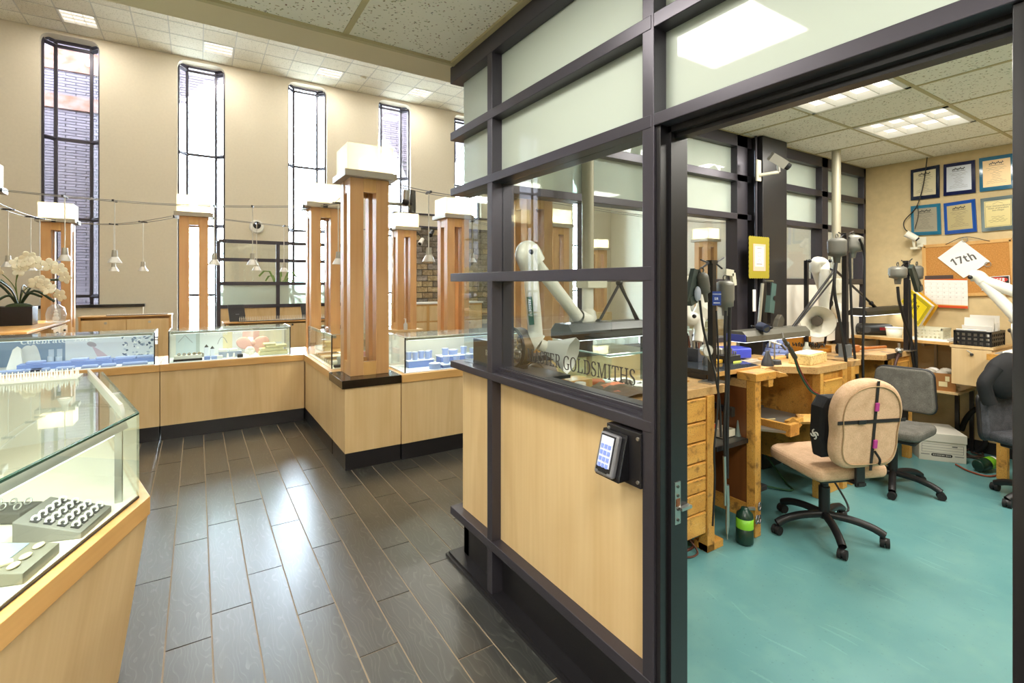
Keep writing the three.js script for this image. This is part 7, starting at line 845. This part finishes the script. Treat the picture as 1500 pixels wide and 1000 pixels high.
  { const t = thing('third_hand', 'helping hand clamp with a round dark base on the scooped bench', 'clamp', [3.72, BT, -2.12]); add(t, 'base', cyl(3.72, BT, BT + 0.03, -2.12, 0.055, 0.05, 20), std(0x2f3236, 0.5)); add(t, 'stem', cyl(3.73, BT + 0.03, BT + 0.17, -2.12, 0.006), STEEL); add(t, 'cross_arm', [rod(V(3.64, BT + 0.18, -2.1), V(3.82, BT + 0.14, -2.12), 0.005), ball(3.73, BT + 0.17, -2.12, 0.014)], STEEL); add(t, 'clip', [rod(V(3.64, BT + 0.18, -2.1), V(3.6, BT + 0.14, -2.08), 0.008), rod(V(3.82, BT + 0.14, -2.12), V(3.85, BT + 0.1, -2.1), 0.008)], DARKSTEEL); const s = thing('engraving_block', 'small dark cone shaped block beside the helping hand clamp', 'block', [3.6, BT, -2.08]); add(s, 'cone', lathe([[0.045, 0], [0.04, 0.03], [0.015, 0.09], [0.012, 0.11], [0.001, 0.11]], 3.6, BT, -2.1), std(0x2a2a2c, 0.5)); }
  { const g = thing('gas_torch_hose', 'red and green twin gas hose with a torch drooping over the scooped bench', 'torch', [3.75, 0.8, -1.8]), z = -1.83, q = (u, v) => at(u, v, 'z', z); add(g, 'torch', [rod(q(1148, 497), q(1157, 510), 0.012), rod(q(1157, 510), q(1165, 524), 0.016), ball(q(1153, 504).x, q(1153, 504).y, z, 0.018)], DARKSTEEL); add(g, 'red_hose', tube([q(1165, 524), q(1171, 540), q(1180, 558), q(1190, 572), q(1199, 577)], 0.007, 20), std(0x7c2420, 0.5)); add(g, 'green_hose', tube([q(1164, 525), q(1169.5, 542), q(1178.5, 560), q(1188, 573), q(1199, 579)], 0.007, 20), std(0x1d4a34, 0.5)); add(g, 'hanger', rod(q(1148, 497), at(1146, 486, 'z', -2.1), 0.005), STEEL); }
  { const t = thing('scoop', 'flat metal scoop in the catch tray', 'scoop', [3.42, 0.6, -2.1]); add(t, 'blade', plate([[-0.05, 0], [0.05, 0], [0.045, 0.1], [-0.045, 0.1]], 0.004).rotateX(-Math.PI / 2).rotateY(-1.2).translate(3.32, 0.598, -2.12), STEEL); add(t, 'handle', rod(V(3.41, 0.6, -2.1), V(3.56, 0.605, -2.02), 0.007), std(0xb9a878, 0.5)); for (const [x, c] of [[3.3, 0x2c3a6a], [3.4, 0x1d1d20], [3.5, 0x2c3a6a]]) solo('hand_file', 'small handled file on the ledge inside the scooped bench', 'file', [rod(V(x, 0.72, -2.34), V(x + 0.1, 0.72, -2.3), 0.009), rod(V(x - 0.1, 0.72, -2.36), V(x, 0.72, -2.34), 0.004)], std(c, 0.5), { base: [x, 0.712, -2.34], group: 'files on the ledge' }); }
}
// ---------------------------------------------------------------- floor things, column things, keypad
{
  const bottle = (t, lying) => { const green = std(0x16352a, 0.3), lime = std(0x7fc22e, 0.4), f = lying ? (g) => g.rotateZ(-Math.PI / 2 + 0.12).rotateY(-0.35) : (g) => g; add(t, 'cylinder', f(lathe([[0.001, 0], [0.04, 0], [0.05, 0.012], [0.05, 0.1], [0.001, 0.1]], 0, 0, 0)), green); add(t, 'printed_band', f(lathe([[0.0505, 0.1], [0.0505, 0.16], [0.001, 0.16]], 0, 0, 0)), lime, { label: 'lime and white printed band' }); add(t, 'shoulder', f(lathe([[0.05, 0.16], [0.046, 0.185], [0.025, 0.205], [0.02, 0.22], [0.001, 0.22]], 0, 0, 0)), lying ? WHITE : green); };
  const a = thing('propane_bottle', 'green propane bottle with a lime band and key ring beside the bench post', 'gas bottle', [2.84, 0, -1.8], { turn: 0.3 }); bottle(a, false); add(a, 'valve', rod(V(0, 0.21, 0), V(0.09, 0.19, 0.03), 0.012), STEEL); for (const [x, y] of [[0.12, 0.2], [0.06, 0.14], [0.12, 0.12]]) add(a, 'key_ring', new THREE.TorusGeometry(0.024, 0.005, 6, 18).translate(x, y, 0.055), std(0x8d8b90, 0.25, { metalness: 0.8 }));
  const b = thing('propane_bottle', 'dark green propane bottle lying on the floor by the honey bench', 'gas bottle', [5.56, 0.052, -1.42], { turn: 0 }); bottle(b, true);
  const fl = (u, v) => { const p = at(u, v, 'y', 0.008); return V(p.x, 0.008, p.z); };
  solo('extension_lead', 'red brown cord looping on the teal floor between file box and bottle', 'cord', tube([fl(1400, 680), fl(1420, 690), fl(1445, 697), fl(1470, 694)], 0.008, 30), std(0x8c4630, 0.5), { base: [5.7, 0, -1.5], part: 'cord' });
  solo('cable_bundle', 'tangled dark cables on the floor behind the file box', 'cable', [tube([fl(1412, 662), fl(1425, 668), fl(1440, 664), fl(1425, 657), fl(1412, 668), fl(1440, 672)], 0.008, 40), tube([V(6.1, 0.02, -1.6), V(6.05, 0.02, -1.5), V(5.95, 0.02, -1.55), V(6.0, 0.02, -1.65)], 0.008, 30)], std(0x4a3a32, 0.6), { base: [6.0, 0, -1.55], part: 'cable' });
  const hs = (u, v) => at(u, v, 'x', EX - 0.05); const hz = thing('gas_hose', 'black hose arching along the wall from two brass fittings', 'hose', [EX - 0.05, 0.6, -1.5]); add(hz, 'hose', tube([hs(1408, 630), hs(1416, 612), hs(1430, 599), hs(1447, 598), hs(1456, 603)], 0.022, 30, 10), RUBBER); add(hz, 'hose', tube([hs(1456, 611), hs(1444, 616), hs(1440, 630), hs(1443, 650), hs(1430, 662)], 0.018, 30, 10), RUBBER); for (const v of [603, 611]) { const p = hs(1457, v); add(hz, 'brass_fitting', rod(V(p.x, p.y, p.z - 0.03), V(EX, p.y, p.z + 0.02), 0.022), BRASS); }
  const cd = (u, v) => { const p = at(u, v, 'y', 0.008); return V(p.x, 0.008, p.z); }; solo('extension_lead', 'red and black cords under the drawer bench', 'cord', [tube([cd(985, 804), cd(1005, 806), cd(1018, 796), V(2.42, 0.1, -1.95)], 0.009, 24), tube([cd(985, 810), cd(1008, 816), cd(1022, 808), V(2.45, 0.12, -1.97)], 0.006, 24)], std(0x5a3428, 0.5), { base: [2.4, 0, -1.9], part: 'cord' }); solo('extension_lead', 'black cord curling down beside the beige chair column', 'cord', tube([V(3.83, 0.5, -1.85), V(3.86, 0.25, -1.8), cd(1243, 745), cd(1225, 752), cd(1205, 738)], 0.007, 40), CABLE, { base: [3.8, 0, -1.8], part: 'cord' });
  const uf = thing('power_strip', 'dark power strip with cords on the floor under the scooped bench', 'power strip', [3.5, 0, -2.25]); add(uf, 'strip', cbox(3.55, 0.02, -2.2, 0.34, 0.04, 0.06, 0.006), CHAR); add(uf, 'plug', [cbox(3.45, 0.055, -2.2, 0.04, 0.03, 0.04), cbox(3.58, 0.055, -2.2, 0.04, 0.03, 0.04)], BLACK); add(uf, 'cord', tube([[3.72, 0.02, -2.2], [3.85, 0.01, -2.05], [3.95, 0.01, -2.15], [4.02, 0.2, -2.4]], 0.007, 24), std(0x2b5a3a, 0.5)); const bx2 = thing('storage_box', 'brown box with a hand hole stored under the scooped bench', 'box', [3.5, 0, -2.35]); add(bx2, 'body', box(3.15, 3.86, 0.1, 0.5, -2.46, -2.3), std(0x4b3a2a, 0.8)); bx2.children[0].position.y -= 0; add(bx2, 'hand_hole', box(3.6, 3.72, 0.38, 0.42, -2.3, -2.296), std(0x3a4048, 0.4)); add(bx2, 'skid', [box(3.15, 3.25, 0, 0.1, -2.46, -2.32), box(3.76, 3.86, 0, 0.1, -2.46, -2.32)], BLACK);
  const bn = thing('black_bin', 'black angular plastic bin hooked on the drawers by the jamb', 'bin', [2.15, 0.62, -1.78]); const bx0 = at(988, 700, 'z', -1.78).x; add(bn, 'bin', plate([[-0.2, 0.2], [0.075, 0.2], [0.095, 0.12], [0.02, -0.05], [-0.2, -0.05]], 0.08, 0.006).translate(bx0 + 0.005, 0.44, -1.775), std(0x26272a, 0.45)); add(bn, 'hook', rod(V(bx0, 0.52, -1.86), V(bx0, 0.52, -1.8), 0.006), STEEL);
  // column: yellow picture, thermometer strip, bullet camera
  const z = IZ + 0.0995, a0 = at(1097, 346, 'z', z), b0 = at(1126, 407, 'z', z), yl = thing('framed_notice', 'yellow scalloped paper with a small cartoon sketch on the black column', 'notice', [(a0.x + b0.x) / 2, b0.y, z]); const sc = new THREE.Shape(), w = b0.x - a0.x, h = a0.y - b0.y, n = 9; sc.moveTo(0, 0); for (let i = 0; i < n; i++) sc.quadraticCurveTo((i + 0.5) * w / n, -0.012, (i + 1) * w / n, 0); for (let i = 0; i < n; i++) sc.quadraticCurveTo(w + 0.01, (i + 0.5) * h / n, w, (i + 1) * h / n); for (let i = n; i > 0; i--) sc.quadraticCurveTo((i - 0.5) * w / n, h + 0.012, (i - 1) * w / n, h); for (let i = n; i > 0; i--) sc.quadraticCurveTo(-0.01, (i - 0.5) * h / n, 0, (i - 1) * h / n); add(yl, 'backing', plate(sc, 0.003).translate(a0.x, b0.y, z + 0.003), std(0x9c8e1c, 0.7)); const ci = card(w * 0.62, h * 0.66); add(yl, 'sketch', ci.translate(a0.x + w / 2, b0.y + h / 2, z + 0.0045), std(0xffffff, 0.8, { map: ctex(100, 160, (c, W, H) => { c.fillStyle = '#eab49a'; c.fillRect(0, 0, W, H); c.fillStyle = '#efe6e0'; c.fillRect(16, 14, W - 32, H - 40); c.strokeStyle = '#4a4440'; c.lineWidth = 2; c.beginPath(); c.arc(50, 62, 14, 0, 7); c.stroke(); c.beginPath(); c.moveTo(34, 112); c.quadraticCurveTo(50, 70, 68, 112); c.stroke(); c.fillStyle = '#4a4440'; c.fillRect(26, 118, 48, 4); c.fillRect(30, 24, 40, 3); }) }));
  const th0 = at(1104, 424, 'z', z), th1 = at(1102, 456, 'z', z); solo('thermometer', 'white strip thermometer on the black column', 'thermometer', box(th0.x - 0.02, th0.x + 0.02, th1.y, th0.y, z, z + 0.008, 0.002), WHITE, { base: [th0.x, th1.y, z] });
  const cb = at(1110, 250, 'z', z), cc = at(1143, 240, 'z', z + 0.14), cm = thing('security_camera', 'grey box camera on a wall arm fixed to the black column', 'camera', [cb.x, cb.y, z]); add(cm, 'wall_plate', box(cb.x - 0.03, cb.x + 0.03, cb.y - 0.09, cb.y + 0.09, z, z + 0.015, 0.004), IVORY); add(cm, 'arm', rod(V(cb.x, cb.y - 0.04, z + 0.01), V(cc.x - 0.02, cc.y - 0.07, cc.z), 0.014), IVORY); add(cm, 'ball_joint', rod(V(cc.x - 0.02, cc.y - 0.07, cc.z), V(cc.x - 0.03, cc.y, cc.z), 0.014), STEEL); add(cm, 'body', beam(V(cc.x - 0.09, cc.y + 0.06, cc.z - 0.03), V(cc.x + 0.02, cc.y - 0.01, cc.z + 0.03), 0.07, 0.065), std(0x8d8a80, 0.4)); add(cm, 'lens', rod(V(cc.x + 0.02, cc.y - 0.01, cc.z + 0.03), V(cc.x + 0.05, cc.y - 0.03, cc.z + 0.046), 0.03, 0.03, 14), BLACK);
  { const zz = IZ + 0.02, q0 = at(1135, 415, 'z', zz), t = thing('wrapped_panel', 'crumpled white plastic sheet hung below the window bar', 'sheet', [4.85, 1.05, zz]); const g = new THREE.PlaneGeometry(1.5, 0.56, 40, 16), p = g.attributes.position; for (let i = 0; i < p.count; i++) p.setZ(i, 0.012 + 0.02 * fbm(p.getX(i) * 4, p.getY(i) * 3, 9)); g.computeVertexNormals(); const sm = std(0xe9e6dc, 0.5); sm.side = THREE.DoubleSide; add(t, 'sheet', g.translate(5.22, 1.3, zz + 0.012), sm); }
  // keypad on the partition
  const k0 = at(891, 618, 'x', PX), k1 = at(941, 640, 'x', PX), yT = k0.y, yB = at(942, 717, 'x', PX).y, kp = thing('door_keypad', 'lit keypad in a sloping black housing on the maple panel by the door', 'keypad', [PX - 0.03, yB, (k0.z + k1.z) / 2]); const z0 = k0.z, z1 = k1.z, zm = (z0 + z1) / 2;
  add(kp, 'back_plate', box(PX - 0.008, PX + 0.055, yB, yT, z0, z1, 0.003), BLACK); const hw = (z1 - z0) * 0.36, KH = yT - yB; add(kp, 'wedge_housing', plate([[0, 0], [0, KH - 0.03], [-0.012, KH - 0.03], [-0.05, 0.012], [-0.05, 0]], 2 * hw, 0.003).translate(PX - 0.006, yB + 0.012, zm + hw - 0.03), std(0x1b1b1e, 0.25));
  const slope = Math.atan2(0.038, KH - 0.042), kc = V(PX - 0.037, yB + KH / 2 - 0.003, zm - 0.03), put = (g) => g.rotateZ(-slope).translate(kc.x, kc.y, kc.z); const unit = add(kp, 'keypad_unit', put(cbox(-0.012, 0, 0, 0.024, KH * 0.78, hw * 1.5, 0.008)), std(0x8f8f94, 0.3, { metalness: 0.5 })); add(unit, 'dark_bezel', put(cbox(-0.025, 0.004, 0, 0.003, KH * 0.66, hw * 1.15, 0.001)), BLACK); add(unit, 'key_field', put(cbox(-0.027, 0.008, 0, 0.003, KH * 0.56, hw * 1.0, 0.001)), std(0xd3d9e6, 0.4, { emissive: 0x93a8e8, emissiveIntensity: 0.15 })); for (let r = 0; r < 4; r++) for (let c = 0; c < 3; c++) add(unit, 'key', put(cbox(-0.03, 0.026 - r * KH * 0.115, (c - 1) * hw * 0.3, 0.004, KH * 0.075, hw * 0.2, 0.001)), std(0x7c8fd6, 0.3, { emissive: 0x8fa6f0, emissiveIntensity: 0.25 })); add(unit, 'name_plate', put(cbox(-0.026, -KH * 0.31, 0, 0.003, 0.008, hw * 0.7)), BLACK);
  for (const [y, q] of [[yT - 0.015, z0 + 0.012], [yT - 0.02, z1 - 0.012], [yB + 0.02, z1 - 0.012]]) add(kp, 'screw', rod(V(PX - 0.006, y, q), V(PX - 0.012, y, q), 0.007, 0.006, 12), STEEL);
}

renderer.render(scene, camera);
